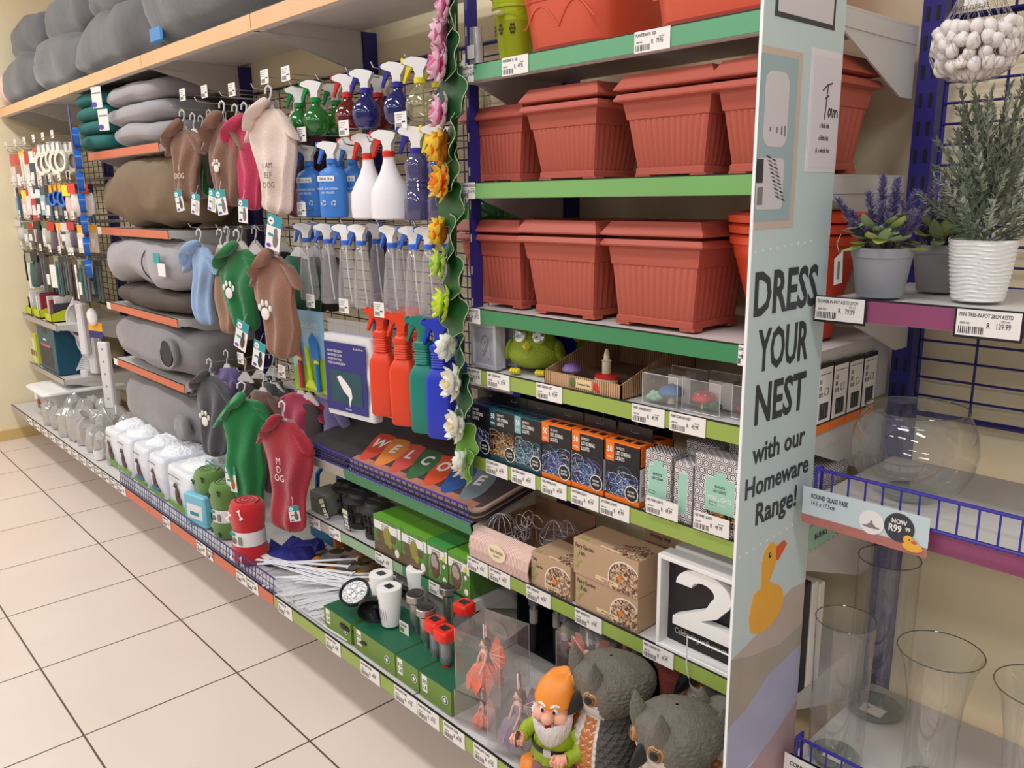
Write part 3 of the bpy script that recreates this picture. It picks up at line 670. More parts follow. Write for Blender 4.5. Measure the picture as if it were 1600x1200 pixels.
def wire_ball(name, label, x, y, z, r, kind):
    t = thing(name, label, 'ornament', (x, y, z), group='wire fairy furniture'); b = B().use(WIREG)
    if kind == 0:
        for k in range(7): a = pi*k/7; b.tube([(r*cos(a)*sin(u), r*sin(a)*sin(u), r+r*cos(u)) for u in [pi*2*j/20 for j in range(21)]], .0011, 4)
        b.tube([(r*cos(2*pi*j/20), r*sin(2*pi*j/20), r) for j in range(21)], .0012, 4)
    elif kind == 1:
        for k in range(9):
            q = V((rnd.uniform(-1,1)*r*.6, rnd.uniform(-1,1)*r*.5, r*.5+rnd.random()*r)); rr = r*rnd.uniform(.25,.5)
            b.tube([q+V((rr*cos(u), rr*.6*sin(u)*cos(k), rr*sin(u))) for u in [2*pi*j/14 for j in range(15)]], .0010, 4)
        for k in range(4): b.tube([(r*.6*cos(k*pi/2+.4), r*.5*sin(k*pi/2+.4), 0), (r*.5*cos(k*pi/2+.4), r*.4*sin(k*pi/2+.4), r), (0,0,r*1.7)], .0012, 4)
    else:
        for k in range(8): a = 2*pi*k/8; b.tube([(r*.8*cos(a), r*.8*sin(a), .0), (r*.9*cos(a), r*.9*sin(a), r*1.2), (r*.4*cos(a), r*.4*sin(a), r*2), (0,0,r*2.2)], .0010, 4)
        for zz in (.0, r*.8, r*1.2): b.tube([(r*.85*cos(2*pi*j/20), r*.85*sin(2*pi*j/20), zz) for j in range(21)], .0011, 4)
        b.lathe([(.01,r*.7),(r*.6,r*.72),(r*.6,r*.78),(.01,r*.8)], 14)
    b.build('wire_frame', t); return t
wire_ball('wire_gazebo', 'rounded pale wire cage at the left in the striped tray', -1.555, 1.375, HF+.03, .042, 0)
wire_ball('wire_carriage', 'curled wire carriage in the middle of the striped tray', -1.475, 1.40, HF+.045, .046, 1)
wire_ball('wire_bench', 'curled wire bench lying at the front of the striped tray', -1.47, 1.345, HF+.03, .03, 1)
wire_ball('wire_birdcage', 'domed wire chair at the right in the striped tray', -1.40, 1.42, HF+.035, .042, 2)
wire_ball('wire_table', 'small wire table behind the domed wire chair', -1.41, 1.48, HF+.03, .035, 2)
def pebble_print(name):
    m = bpy.data.materials.new(name); m.use_nodes = True; nt = m.node_tree; b = nt.nodes['Principled BSDF']; b.inputs['Roughness'].default_value = .45
    tc = nt.nodes.new('ShaderNodeTexCoord'); v = nt.nodes.new('ShaderNodeTexVoronoi'); v.inputs['Scale'].default_value = 240; nt.links.new(tc.outputs['Object'], v.inputs[0])
    r = nt.nodes.new('ShaderNodeValToRGB'); s = nt.nodes.new('ShaderNodeSeparateColor'); nt.links.new(v.outputs['Color'], s.inputs[0]); nt.links.new(s.outputs[0], r.inputs[0])
    e = r.color_ramp.elements; e[0].color = (*lin((70,44,34)), 1); e[1].color = (*lin((226,204,178)), 1)
    for p, c in ((.3,(110,76,56)), (.55,(168,128,98)), (.75,(200,166,134))): q = e.new(p); q.color = (*lin(c), 1)
    nt.links.new(r.outputs[0], b.inputs['Base Color']); return m
PEB = pebble_print('pebble_photo'); FOL = mat('print_leaf', (150,160,84), .5); PINKC = mat('print_cream', (232,200,160), .5)
def garden_box(label, x, z, w_, h, d, top, y=1.31, circ=.6):
    t = thing('garden_box', label, 'box', (x, y, z), group='kraft fairy garden boxes')
    B().use(CARD).box(-w_/2, w_/2, 0, d, 0, h, .0006).build('carton', t, 0)
    b = B(); r = min(h, w_)*.52; cx = w_*.5-r*.82; cz = r*.62
    def disc(rr, yy, m):
        p = [(cx+rr*cos(a), cz+rr*sin(a)*.95) for a in [2*pi*j/40 for j in range(40)]]
        p = [(max(-w_/2+.001, min(w_/2-.0006, u)), max(.0008, min(h-.001, v))) for u, v in p]; b.use(m).prism(p, yy, 0)
    disc(r+.003, -.0003, PAPER); disc(r, -.0006, PEB)
    b.build('pebble_photo', t, 0)
    b = B().use(INK)
    for i, s in enumerate(top): b.text(s, -w_/2+.006+.012*i, h-.020-.017*i, .0105 if w_ > .15 else .008, -.0004, 'l', sx=.72)
    b.use(FOL)
    for k in range(6): b.at(-w_/2+.008+.006*(k % 3), -.0006, .018+.008*k, ry=.8+k).ell((0,0,0), .007, .0003, .0028, 8, 4)
    b.at(0,0,0).use(PINKC).box(-w_*.14, w_*.22, -.0012, 0, .008, .018).use(INKG).text('CREATE YOUR MINIATURE', w_*.04, .0125, .0028, -.0014, sx=.8).text('garden scene', w_*.04, .0092, .0024, -.0014, sx=.8)
    b.use(mat('print_orange', (228,130,50), .5)).at(cx-.3*r, -.0012, cz+.1*r, rx=pi/2).lathe([(.007,-.0003),(.007,.0003)], 12)
    b.build('front_print', t, 0)
    b = B().use(PEB).prism([(w_*.0, 0), (w_*.46, 0), (w_*.46, d*.55), (w_*.12, d*.5)], 0, 0) if 0 else B().use(PEB).add([(w_*.02,.001,h+.0004),(w_*.48,.001,h+.0004),(w_*.48,d*.62,h+.0004),(w_*.3,d*.75,h+.0004),(w_*.1,d*.5,h+.0004)], [(0,1,2,3,4)])
    b.use(PINKC).box(-w_*.1, w_*.2, .004, .012, h+.0003, h+.0006).use(FOL).box(-w_*.45, -w_*.3, .006, .016, h+.0003, h+.0006)
    b.build('top_print', t, 0)
    return t
garden_box('small kraft box with pebble photo beside the striped tray', -1.302, HF, .135, .088, .10, ['Fairy', 'Garden'], 1.308)
garden_box('lower kraft box with pebble photo under the fairy garden path box', -1.125, HF, .187, .081, .09, ['Fairy Garden', 'Path'], 1.308)
garden_box('kraft fairy garden path box on top of another', -1.127, HF+.082, .192, .088, .10, ['Fairy Garden', 'Path'], 1.306)
garden_box('kraft wishing well box standing behind the path boxes', -1.06, HF, .17, .19, .08, ['Fairy Garden', 'Wishing Well'], 1.47)
# light-up number box
t = thing('number_light_box', 'white framed light box with a large white 2 on black', 'light box', (-.872, 1.300, HF))
W, H = .104, .212
b = B().use(WHITE); e = .009
for q in ((-W, W, 0, e), (-W, W, H-e, H), (-W, -W+e, e, H-e), (W-e, W, e, H-e)): b.box(q[0], q[1], 0, .045, q[2], q[3], .001)
b.build('frame', t); B().use(mat('blackboard', (34,28,34), .5)).box(-W+e, W-e, .03, .034, e, H-e).build('backing', t, 0)
B().use(mat('clear_front', (40,36,40), .45, alpha=.0)) 
def two(h):
    o = []; r = h*.305; cx, cz = 0, h-r
    for k in range(15): a = pi*1.0 - (pi*1.22)*k/14; o.append((cx+r*1.02*cos(a), cz+r*sin(a)))
    o += [(cx+r*.55, h*.36), (cx-.02*h, h*.215), (cx+r*1.08, h*.215), (cx+r*1.08, 0), (cx-r*1.1, 0), (cx-r*1.1, h*.13), (cx+.1*r, h*.42)]
    for k in range(11): a = -pi*.22 + (pi*1.22)*k/10; o.append((cx+r*.42*cos(a), cz+r*.42*sin(a)))
    return o
tw = two(.150)
b = B().use(WHITE); pts = [(x_*1.42+.006, z_*.92+.064) for x_, z_ in tw]; b.prism(pts, .006, .027); b.build('numeral', t, 30)
b = B().use(mat('chalk', (190,186,190), .7)).at(0,0,0).text('Celebrating with you on your', .004, .030, .014, .0285, sx=.66); b.build('script_line', t, 0)
t = thing('wire_stop', 'white bent wire stop in front of the number light box', 'wire stop', (-.835, 1.292, HF))
B().use(WHITE).tube([(-.05,.004,-.036), (-.05,-.006,.0), (-.05,-.006,.062), (.052,-.006,.062), (.052,-.006,0), (.052,.004,-.036)], .0018, 6).build('wire', t)
for k in range(2):
    t = thing('boxed_frame', ['white light box stacked directly behind the number 2', 'last white light box leaning behind the number 2'][k], 'light box', (-.868+.004*k, 1.352+.05*k, HF))
    B().use(WHITE).box(-.103, .103, 0, .04, 0, .216+.004*k, .003).build('frame', t)

# ================================================================ FIGURES ON THE BASE SHELF
def feather(u, v, nc, nr, amp):
    r = math.floor(v*nr); f = v*nr-r; uu = u*nc+.5*(r % 2); s = abs(uu-math.floor(uu)-.5)*2
    return amp*((f+.55*s*s) % 1.0)
OG = mat('owl_grey', (112,108,98), .55, var=.35, vscale=60, bump=.5, bscale=300, stretch=(1,1,.3)); OO = mat('owl_orange', (190,112,52), .6, var=.15, vscale=50); OW = mat('owl_white', (214,206,200), .6, var=.08, vscale=60)
OD = mat('owl_dark', (84,80,76), .6, var=.35, vscale=80, bump=.4, bscale=300)
def owl(label, x, y, rz, group=None):
    t = thing('owl_figurine', label, 'figurine', (x, y, HG+.002), rz)
    NU, NV = 132, 110; b = B(); prof = [(0,.052),(.03,.058),(.2,.070),(.45,.079),(.7,.074),(.88,.062),(1,.052)]
    def rad(v):
        for (a, p), (c, q) in zip(prof, prof[1:]):
            if v <= c: k = (v-a)/(c-a); k = k*k*(3-2*k); return p+(q-p)*k
    vs = []; fs = []; ms = []; Hh = .205
    for i in range(NV+1):
        v = i/NV
        for j in range(NU):
            a = -pi/2+2*pi*j/NU; da = abs((j/NU+.5) % 1-.5)*2*pi       # angle from the front
            r = rad(v); back = feather(j/NU, 1-v, 24, 17, .005)
            if da < .78: back = .0015*sin(v*85+sin(j*1.3)*1.3)
            if da > .78 and da < 2.2: r += .006*math.exp(-((da-1.5)/.6)**2)*sin(pi*min(1, v*1.1))
            r += back; vs.append((r*cos(a), r*.98*sin(a)-.008*sin(pi*v), v*Hh))
    for i in range(NV):
        for j in range(NU):
            k = (j+1) % NU; fs.append((i*NU+j, i*NU+k, (i+1)*NU+k, (i+1)*NU+j)); da = ((j+.5)/NU+.5) % 1-.5; da *= 2*pi; v = (i+.5)/NV
            if abs(da) < .78:
                w_ = sin(v*85+sin(j*1.3)*1.3)
                m = OO if (abs(abs(da)-.44) < .25 or (abs(da) < .14 and v < .55)) and v < .93 and w_ > -.88 else OW
                if v < .1: m = OO
            else: m = OG if abs(da) > 2.0 else OD
            ms.append(m)
    for m in (OG, OO, OW, OD): b.use(m)
    b.add(vs, fs); b.m = [b.mats.index(m) for m in ms]; b.use(OD).lathe([(.05,0),(.05,.002)], 24); b.build('body', t, 60)
    # head
    b = B(); NU, NV = 120, 76; vs = []; fs = []; ms = []
    for i in range(NV+1):
        ph = -pi/2+pi*i/NV
        for j in range(NU):
            a = -pi/2+2*pi*j/NU; ct = max(cos(ph), .015)**.8; X_, Y_, Z_ = .078*ct*cos(a), .100*ct*sin(a), .064*sin(ph)
            if Y_ < -.05: Y_ = -.05+(Y_+.05)*.55
            if Y_ > 0: Z_ *= 1-.25*(Y_/.09); 
            br = math.exp(-((abs(X_)-.03)/.02)**2)*math.exp(-((Z_-.03)/.018)**2)*(1 if Y_ < -.02 else 0); Y_ -= .006*br; Z_ += .006*br
            k = 1+feather(j/NU, 1-i/NV, 34, 24, .05)*min(1, 2.2*cos(ph))*(1 if Z_ < .03 else .6)*(1 if Y_ > -.045 else .35); vs.append((X_*k, Y_*k+.006, Z_*k+.243))
    for i in range(NV):
        for j in range(NU):
            k = (j+1) % NU; fs.append((i*NU+j, i*NU+k, (i+1)*NU+k, (i+1)*NU+j)); p = vs[i*NU+j]
            ms.append(OW if p[1] < -.03 and p[2] < .232+.3*max(0, .018-abs(p[0])) and p[2] > .19 and abs(p[0]) < .05 else OG)
    for m in (OG, OW): b.use(m)
    b.add(vs, fs); b.m = [b.mats.index(m) for m in ms]; b.build('head', t, 60)
    for sx in (-1, 1):
        b = B().use(OG).rings([[(sx*(.036+dx*1.0)+r*.8*cos(a), -.052+r*1.3*sin(a)+dy, z_) for a in [2*pi*j/10 for j in range(10)]] for r, z_, dx, dy in ((.019,.262,0,.006),(.017,.285,.002,-.002),(.011,.308,.004,-.008),(.0025,.330,.006,-.010))]); b.build('ear_tuft', t, 60)
        e = (sx*.037, -.066, .245)
        b = B().use(mat('owl_eye_ring', (176,128,70), .4)).at(*e, rx=pi/2-.1, rz=sx*.55).lathe([(.0165,-.012),(.017,.002),(.0145,.005)], 24)
        b.use(mat('owl_iris', (110,66,24), .12, coat=1)).lathe([(.0145,.004),(.012,.008),(.009,.0095)], 24).use(BLACK).lathe([(.010,.0085),(.007,.0112),(.001,.012)], 20); b.build('eye', t)
    B().use(BLACK).rings([[(.013*cos(a)*k, -.068-.028*s-.004*sin(a)*k*2, .228+.016*sin(a)*k-.030*s) for a in [2*pi*j/10 for j in range(10)]] for k, s in ((1.1,0),(1,.35),(.65,.75),(.12,1.1))]).build('beak', t)
    B().use(OD).ell((.02,-.06,.006), .014, .018, .008).build('foot', t); B().use(OD).ell((-.02,-.06,.006), .014, .018, .008).build('foot', t)
    return t
ow = owl('grey horned owl figurine beside the gnome', -1.025, 1.205, -.32)
dup(ow, (-.825, 1.165, HG+.002), -.32, 'grey horned owl figurine in front, nearest the banner')
dup(ow, (-.775, 1.30, HG+.002), -.4, 'owl figurine mostly hidden behind the banner edge', sc=.9)
dup(ow, (-.90, 1.42, HG+.002), -.5, 'dark owl figurine in the shade behind the other two')
# gnome
SKIN = mat('gnome_skin', (234,170,144), .42); OHAT = mat('gnome_hat', (238,142,50), .42); BRD = mat('beard_white', (236,228,224), .6, bump=.6, bscale=90, stretch=(3,3,.5)); JKT = mat('gnome_jacket', (150,172,36), .45); TRS = mat('gnome_trousers', (132,92,96), .5)
t = thing('gnome_figurine', 'garden gnome with an orange hat, white beard and lime jacket', 'figurine', (-1.105, 1.125, HG+.002), R(22))
B().use(TRS).lathe([(.040,0),(.046,.01),(.050,.05),(.048,.075)], 28, 1, .85).ell((-.022,-.02,.035), .026, .028, .04).ell((.022,-.02,.035), .026, .028, .04).build('trousers', t)
b = B().use(JKT); N_ = 36
b.rings([[((r+.003*sin(j*2.1+q*3))*cos(2*pi*j/N_), (r+.003*sin(j*2.1+q*3))*.86*sin(2*pi*j/N_), z_) for j in range(N_)] for q, (r, z_) in enumerate(((.050,.066),(.055,.068),(.054,.088),(.050,.1),(.048,.12),(.042,.14),(.03,.152)))]).build('jacket', t, 60)
b = B().use(BLACK).lathe([(.0535,.094),(.0545,.096),(.0545,.106),(.0535,.108)], 36, 1, .87, False, False).use(CHROME).box(-.009, .009, -.051, -.047, .093, .109); b.build('belt', t)
for sx in (-1, 1):
    b = B().use(JKT)
    if sx > 0: pts = [(.040,0,.138),(.062,-.006,.118),(.060,-.028,.102),(.044,-.048,.100)]; hnd = V((.030,-.056,.098))
    else: pts = [(-.040,0,.138),(-.062,-.006,.12),(-.068,-.022,.108),(-.066,-.038,.116)]; hnd = V((-.066,-.050,.122))
    b.tube(pts, [.016,.018,.016,.014], 12); b.build('sleeve', t)
    b = B().use(SKIN).tube([pts[-1], hnd], [.011,.012], 10).ell(hnd, .013, .012, .012, 14, 10)
    for k in range(4): a = k*.008-.012; b.tube([hnd+V((a*.9, -.004, .006 if sx < 0 else .002)), hnd+V((a, -.014, .002)), hnd+V((a*.9, -.012, -.008))], [.0042,.0044,.0036], 7)
    b.tube([hnd+V((-sx*.008,0,.008)), hnd+V((-sx*.012,-.010,.010))], [.004,.0036], 7); b.build('hand', t)
B().use(mat('pipe_brown', (96,52,36), .4)).tube([(-.066,-.062,.108),(-.064,-.063,.135),(-.060,-.062,.142)], [.004,.0045,.006], 8).build('pipe', t)
B().use(SKIN).ell((0,-.004,.188), .040, .038, .040, 24, 16).build('head', t)
b = B().use(SKIN)
for sx in (-1, 1): b.ell((sx*.022,-.030,.178), .019, .016, .017, 16, 10).ell((sx*.040,.0,.188), .007, .009, .012, 10, 8)
b.ell((0,-.047,.184), .014, .014, .012, 14, 10).build('cheeks_and_nose', t)
b = B().use(WHITE)
for sx in (-1, 1): b.ell((sx*.0145,-.0385,.199), .0062, .004, .0085, 12, 8)
b.use(BLACK)
for sx in (-1, 1): b.ell((sx*.0135,-.042,.198), .0036, .002, .005, 10, 6)
b.use(WHITE)
for sx in (-1, 1): b.tube([(sx*.006,-.043,.209),(sx*.015,-.042,.215),(sx*.024,-.036,.211)], [.002,.0034,.002], 7)
b.build('eyes', t)
B().use(mat('mouth_red', (196,36,36), .3)).ell((0,-.044,.163), .0075, .004, .0085, 12, 8).build('mouth', t)
b = B().use(BRD); vs = []
for q in range(9):
    v = q/8; rr = .046*(1-.60*v**1.5); zz = .186-.068*v
    b_ = [((rr+.0028*sin(j*3.1+q*.6))*cos(a)*1.02, -.006-.034*sin(pi*(1-v)*.5+.5)*.4+(rr+.0028*sin(j*3.1+q*.6))*(.88)*sin(a)-(.016*(1-abs(1-2*v))), zz-.018*v*(abs(sin(a)))) for j, a in enumerate([2*pi*k/44 for k in range(44)])]; vs.append(b_)
B_ = B().use(BRD)
vs = []
for q in range(11):
    v = q/10; wv = .046*math.sqrt(max(.03, 1-(v*.95)**2.2)); zz = .172-.066*v
    vs.append([(wv*cos(a)*(1+.03*sin(j*2.7)), -.016-(.036+.012*sin(pi*v))*max(0, -sin(a))*(1+.07*sin(j*2.7+q))*(1-.35*v)+.01*max(0, sin(a)), zz+.020*abs(cos(a))*(1-v)-(.016 if q == 0 else 0)*max(0, -sin(a))) for j, a in enumerate([2*pi*k/44 for k in range(44)])])
B_.rings(vs).build('beard', t, 70)
b = B().use(OHAT).rings([[(cx+r*cos(a), cy+r*.95*sin(a), z_+.006*sin(a)) for a in [2*pi*j/28 for j in range(28)]] for r, z_, cx, cy in ((.040,.205,0,.002),(.0465,.207,0,.002),(.047,.214,0,.002),(.043,.225,0,.003),(.038,.240,.002,.004),(.028,.255,.006,.010),(.016,.262,.014,.016),(.004,.262,.022,.022))]); b.build('hat', t)
t = thing('pumpkin_ornament', 'small orange pumpkin shaped ornament at the feet of the gnome', 'ornament', (-1.155, 1.105, HG+.002))
b = B().use(OHAT); b.rings([[(rr*(1+.12*abs(sin(a*4)))*cos(a), rr*(1+.12*abs(sin(a*4)))*sin(a), z_) for a in [2*pi*j/32 for j in range(32)]] for rr, z_ in ((.012,0),(.026,.006),(.030,.02),(.026,.036),(.012,.044))]); b.build('body', t, 60); B().use(TRS).cyl((0,0,.042), (.004,0,.056), .005, .003).build('stem', t)
for k, (x, y, c, s) in enumerate(((-1.02, 1.10, (226,150,84), 'tan orange resin boat shaped ornament between the gnome and the owl'), (-.96, 1.13, (170,52,34), 'dark red resin ornament at the feet of the first owl'))):
    t = thing('resin_ornament', s, 'ornament', (x, y, HG+.002), .3); b = B().use(mat('resin%s' % 'ab'[k], c, .5, var=.2, vscale=30))
    b.rings([[(.05*f*cos(a), .022*f*sin(a), z_+.02*abs(cos(a))) for a in [2*pi*j/20 for j in range(20)]] for f, z_ in ((.7,0),(1,.012),(1.0,.022),(.8,.018))]).build('body', t)
t = thing('flower_pot', 'small terracotta pot far back behind the first owl', 'flower pot', (-1.02, 1.50, HG+.002)); B().use(TERRA).lathe([(.06,0),(.08,.17),(.09,.17),(.09,.21),(.08,.21),(.07,.1)], 28).build('pot_body', t)
# fairies in clear boxes
def fairy(label, x, y, z, s, dress, wing, rz=0, hair=(110,80,70)):
    t = thing('fairy_figurine', label, 'figurine', (x, y, z), rz); FS = mat('fairy_skin', (232,190,176), .5)
    D = mat('dress_%d_%d' % dress[:2], dress, .5, var=.15, vscale=60); Wm = mat('wing_%d_%d' % wing[:2], wing, .4, var=.2, vscale=80)
    b = B().use(D); n = 36
    b.rings([[((r*s)*(1+.14*k*abs(sin(4.5*2*pi*j/n)))*cos(2*pi*j/n), (r*s)*(1+.14*k*abs(sin(4.5*2*pi*j/n)))*sin(2*pi*j/n), z_*s+.004*k*s*sin(9*2*pi*j/n)*3) for j in range(n)] for k, (r, z_) in ((0,(.008,.062)),(.3,(.016,.052)),(.8,(.030,.036)),(1.2,(.036,.018)))], cap1=False); b.build('skirt', t, 70)
    B().use(D).lathe([(.008*s,.058*s),(.007*s,.066*s),(.010*s,.080*s),(.009*s,.086*s)], 12, 1, .75).build('bodice', t)
    b = B().use(FS).lathe([(.009*s,.084*s),(.010*s,.088*s),(.0035*s,.093*s),(.0035*s,.098*s)], 10, 1, .7).ell((0,0,.106*s), .0078*s, .0085*s, .010*s, 12, 8)
    for sx in (-1, 1):
        b.tube([(sx*.010*s,0,.087*s),(sx*.016*s,-.006*s,.07*s),(sx*.013*s,-.014*s,.05*s),(sx*.012*s,-.017*s,.042*s)], [.003*s,.0026*s,.0022*s,.003*s], 7)
        b.tube([(sx*.006*s,0,.03*s),(sx*.006*s,-.002*s,.012*s),(sx*.006*s,-.008*s,.0)], [.0045*s,.0035*s,.003*s], 7)
    b.tube([(0,-.0085*s,.106*s),(0,-.0105*s,.1035*s)], .0013*s, 5); b.build('body', t)
    b = B().use(mat('hair_%d' % hair[0], hair, .6, bump=.5, bscale=200)).ell((0,.0025*s,.109*s), .0092*s, .009*s, .010*s, 12, 8).tube([(0,.008*s,.11*s),(0,.012*s,.095*s),(.002*s,.012*s,.08*s)], [.007*s,.006*s,.002*s], 8); b.build('hair', t)
    for sx in (-1, 1):
        b = B().use(Wm); vs = [(sx*.003*s, .010*s, .082*s)]; m_ = 22
        for k in range(m_+1):
            a = -1.0+2.15*k/m_; r = s*(.052+.010*abs(sin(k*pi/3.6)))*(1 if a > -.1 else .72)
            vs.append((sx*(r*cos(a)*.95+.003*s), (.010+.016*cos(a))*s, .082*s+r*sin(a)))
        o2 = [(p[0], p[1]+.0012, p[2]) for p in vs]; n0 = len(vs)
        b.add(vs+o2, [(0,k,k+1) for k in range(1, n0-1)]+[(n0, n0+k+1, n0+k) for k in range(1, n0-1)]+[(k, k+n0, k+1+n0, k+1) for k in range(1, n0-1)])
        b.use(mat('wing_vein', (238,214,208), .5))
        for k in range(2, m_, 4): b.tube([(vs[0][0], vs[0][1]-.0008, vs[0][2]), (vs[k][0], vs[k][1]-.0008, vs[k][2])], .0007*s, 4)
        b.build('wing', t, 30)
    B().use(WHITE).tube([(0,0,.117*s),(-.002*s,0,.150*s)], .0016*s, 6).build('hanging_loop', t)
    return t
SMOKE = glassy('clear_film_box', (226,220,220), .07, .06)
def fairy_box(label, x, y, z, w_, d, h, rz):
    t = thing('clear_plastic_box', label, 'box', (x, y, z), rz)
    B().use(SMOKE).box(-w_/2, w_/2, -d/2, d/2, 0, h).build('clear_shell', t, 0)
    b = B().use(glassy('clear_edge', (226,220,220), .6, .1))
    for a in (-w_/2, w_/2):
        for c in (-d/2, d/2): b.cyl((a,c,0), (a,c,h), .0008, n=4)
    b.build('fold_line', t, 0); return t
CO = (232,120,92); PL = (150,130,150)
fairy_box('lower clear box with a seated coral fairy at the left end of the boxes', -1.37, 1.165, HG+.003, .13, .12, .085, .15)
fairy('coral fairy figurine in the lower clear box', -1.36, 1.13, HG+.006, .6, CO, (236,160,140), -.2)
fairy_box('clear box with a coral fairy stacked on top of the lower one', -1.365, 1.17, HG+.090, .135, .12, .165, .2)
fairy('coral fairy figurine with coral wings in the upper clear box', -1.365, 1.145, HG+.10, 1.12, CO, CO, -.35)
fairy_box('clear box with a lilac fairy in front of the others', -1.235, 1.16, HG+.003, .14, .12, .185, .25)
fairy('lilac fairy figurine with plum wings in the front clear box', -1.235, 1.135, HG+.022, 1.18, PL, (126,98,114), -.3)
fairy_box('clear box with an orange winged fairy behind the gnome', -1.165, 1.32, HG+.003, .15, .11, .265, .2)
fairy('orange winged fairy figurine in the clear box behind the gnome', -1.17, 1.30, HG+.10, 1.1, (190,70,50), (196,92,66), .3, (70,52,48))
for k in range(7):     # dark solar stakes standing at the back
    t = thing('solar_stake', 'black solar stake light in the dark row behind the fairy boxes', 'garden light', (-1.52+.062*k, 1.46+.03*(k % 2), HG+.002), group='dark stakes behind the fairy boxes')
    B().use(BLACK).lathe([(.012,0),(.012,.09)], 10).build('stake', t); B().use(glassy('lamp_clear', (200,200,205), .3, .05)).lathe([(.016,.145),(.017,.2)], 14).build('lens', t)
    B().use(CHROME).lathe([(.010,.13),(.011,.145),(.007,.16),(.002,.185)], 12).build('reflector', t); B().use(GRY).lathe([(.0125,.09),(.0125,.13)], 12).build('sleeve_label', t); B().use(BLACK).lathe([(.02,.2),(.021,.21),(.0,.214)], 14).build('cap', t)
# green display cartons with lamps stuck in
GCT = mat('carton_dark_green', (30,96,68), .5); GCF = mat('carton_leaf_green', (110,140,60), .5, var=.25, vscale=10)
def crate(label, x, w_, h=.068, y=1.10, d=.17):
    t = thing('display_carton', label, 'carton', (x, y, HG+.002), group='green display cartons')
    B().use(GCF).box(-w_/2, w_/2, 0, d, 0, h-.001).use(GCT).box(-w_/2, w_/2, 0, d, h-.001, h).build('carton', t, 0)
    b = B().use(PAPER).box(-w_*.42, -w_*.42+.022, -.0006, 0, .018, h-.004).use(GCT)
    for k, g in enumerate('SOLA'): b.text(g, -w_*.42+.006+.010*(k % 2), h-.026-.016*(k//2), .010, -.0008, sx=.8, bold=.03)
    b.at(w_*.32, -.0008, h*.5, rx=pi/2).use(PAPER).lathe([(.012,-.0003),(.012,.0003)], 20).use(GCT).lathe([(.010,-.0004),(.010,.0006)], 20); b.at(0,0,0).use(PAPER).ell((w_*.32,-.0016,h*.5), .005, .0004, .007, 8, 4); b.build('front_print', t, 0)
    return t
crate('green display carton holding the round black spotlights', -1.985, .15); crate('green display carton under the white solar lamps', -1.79, .205)
crate('green display carton holding the steel stake lights', -1.632, .10); crate('green display carton holding the red stake lights', -1.51, .13)
def spotlight(label, x, y, z, rz, tilt, lens=True):
    t = thing('solar_spotlight', label, 'garden light', (x, y, z), rz)
    b = B().use(BLACK).at(0, 0, .055, rx=tilt).lathe([(.020,-.03),(.036,-.012),(.045,.0),(.047,.012),(.045,.014),(.040,.010)], 30, cap1=False); b.build('lamp_head', t)
    if lens:
        b = B().use(mat('lens_silver', (214,214,218), .1, metal=.7, bump=.6, bscale=200)).at(0, 0, .055, rx=tilt).lathe([(.041,.006),(.038,.010),(.0,.012)], 30)
        b.use(WHITE)
        for k in range(4): b.ell((.015*cos(k*1.57+.4), .015*sin(k*1.57+.4), .013), .008, .008, .003, 10, 5)
        b.build('lens', t)
    B().use(BLACK).tube([(0,.012,.045),(.01,.006,.0),(.02,-.004,-.03)], .006, 8).build('stem', t)
    B().use(BLACK).at(-.002, -.03, -.045, rx=-.5, ry=.3).lathe([(.034,-.006),(.040,.0),(.040,.004),(.036,.007)], 26).use(mat('solar_cell_brown', (92,80,72), .2)).box(-.024, .024, -.022, .022, .007, .0082).build('solar_panel', t)
    return t
spotlight('black round solar spotlight facing up with a clear faceted lens', -1.955, 1.15, HG+.075, .5, .55)
spotlight('black solar spotlight seen from behind, right of the lensed one', -1.86, 1.15, HG+.065, .9, 1.9, False)
spotlight('large black solar spotlight lying in the dark behind the white lamps', -2.02, 1.42, HG+.10, .4, 1.6, False).scale = (1.6,1.6,1.6)
for k, (x, y, s) in enumerate(((-1.905, 1.21, 'white solar candle lamp at the left of the pair'), (-1.82, 1.18, 'white solar candle lamp in front with twig print'), (-1.86, 1.31, 'white solar candle lamp shaded behind the pair'))):
    t = thing('solar_candle_lamp', s, 'garden light', (x, y, HG+.002), group='white solar candle lamps')
    B().use(WHITE).lathe([(.024,.078),(.026,.074),(.036,.185),(.035,.189),(.030,.190),(.004,.188)], 30).build('lamp_body', t)
    B().use(mat('solar_cell', (40,40,46), .2)).box(-.012, .012, -.010, .010, .1885, .1915).build('solar_panel', t, 0)
    b = B().use(INKG)
    for j in range(6): a = -pi/2+(j-2.5)*.22; b.tube([((.0275+.08*(q*.012))*cos(a+.04*sin(q))*1.02, (.0275+.08*(q*.012))*sin(a+.04*sin(q))*1.02, .083+q*.012) for q in range(1, 5)], .0005, 4)
    b.build('twig_print', t); B().use(BLACK).cyl((0,0,0), (0,0,.08), .006, .010).build('stake', t)
SST = mat('brushed_steel', (176,170,166), .3, metal=.85)
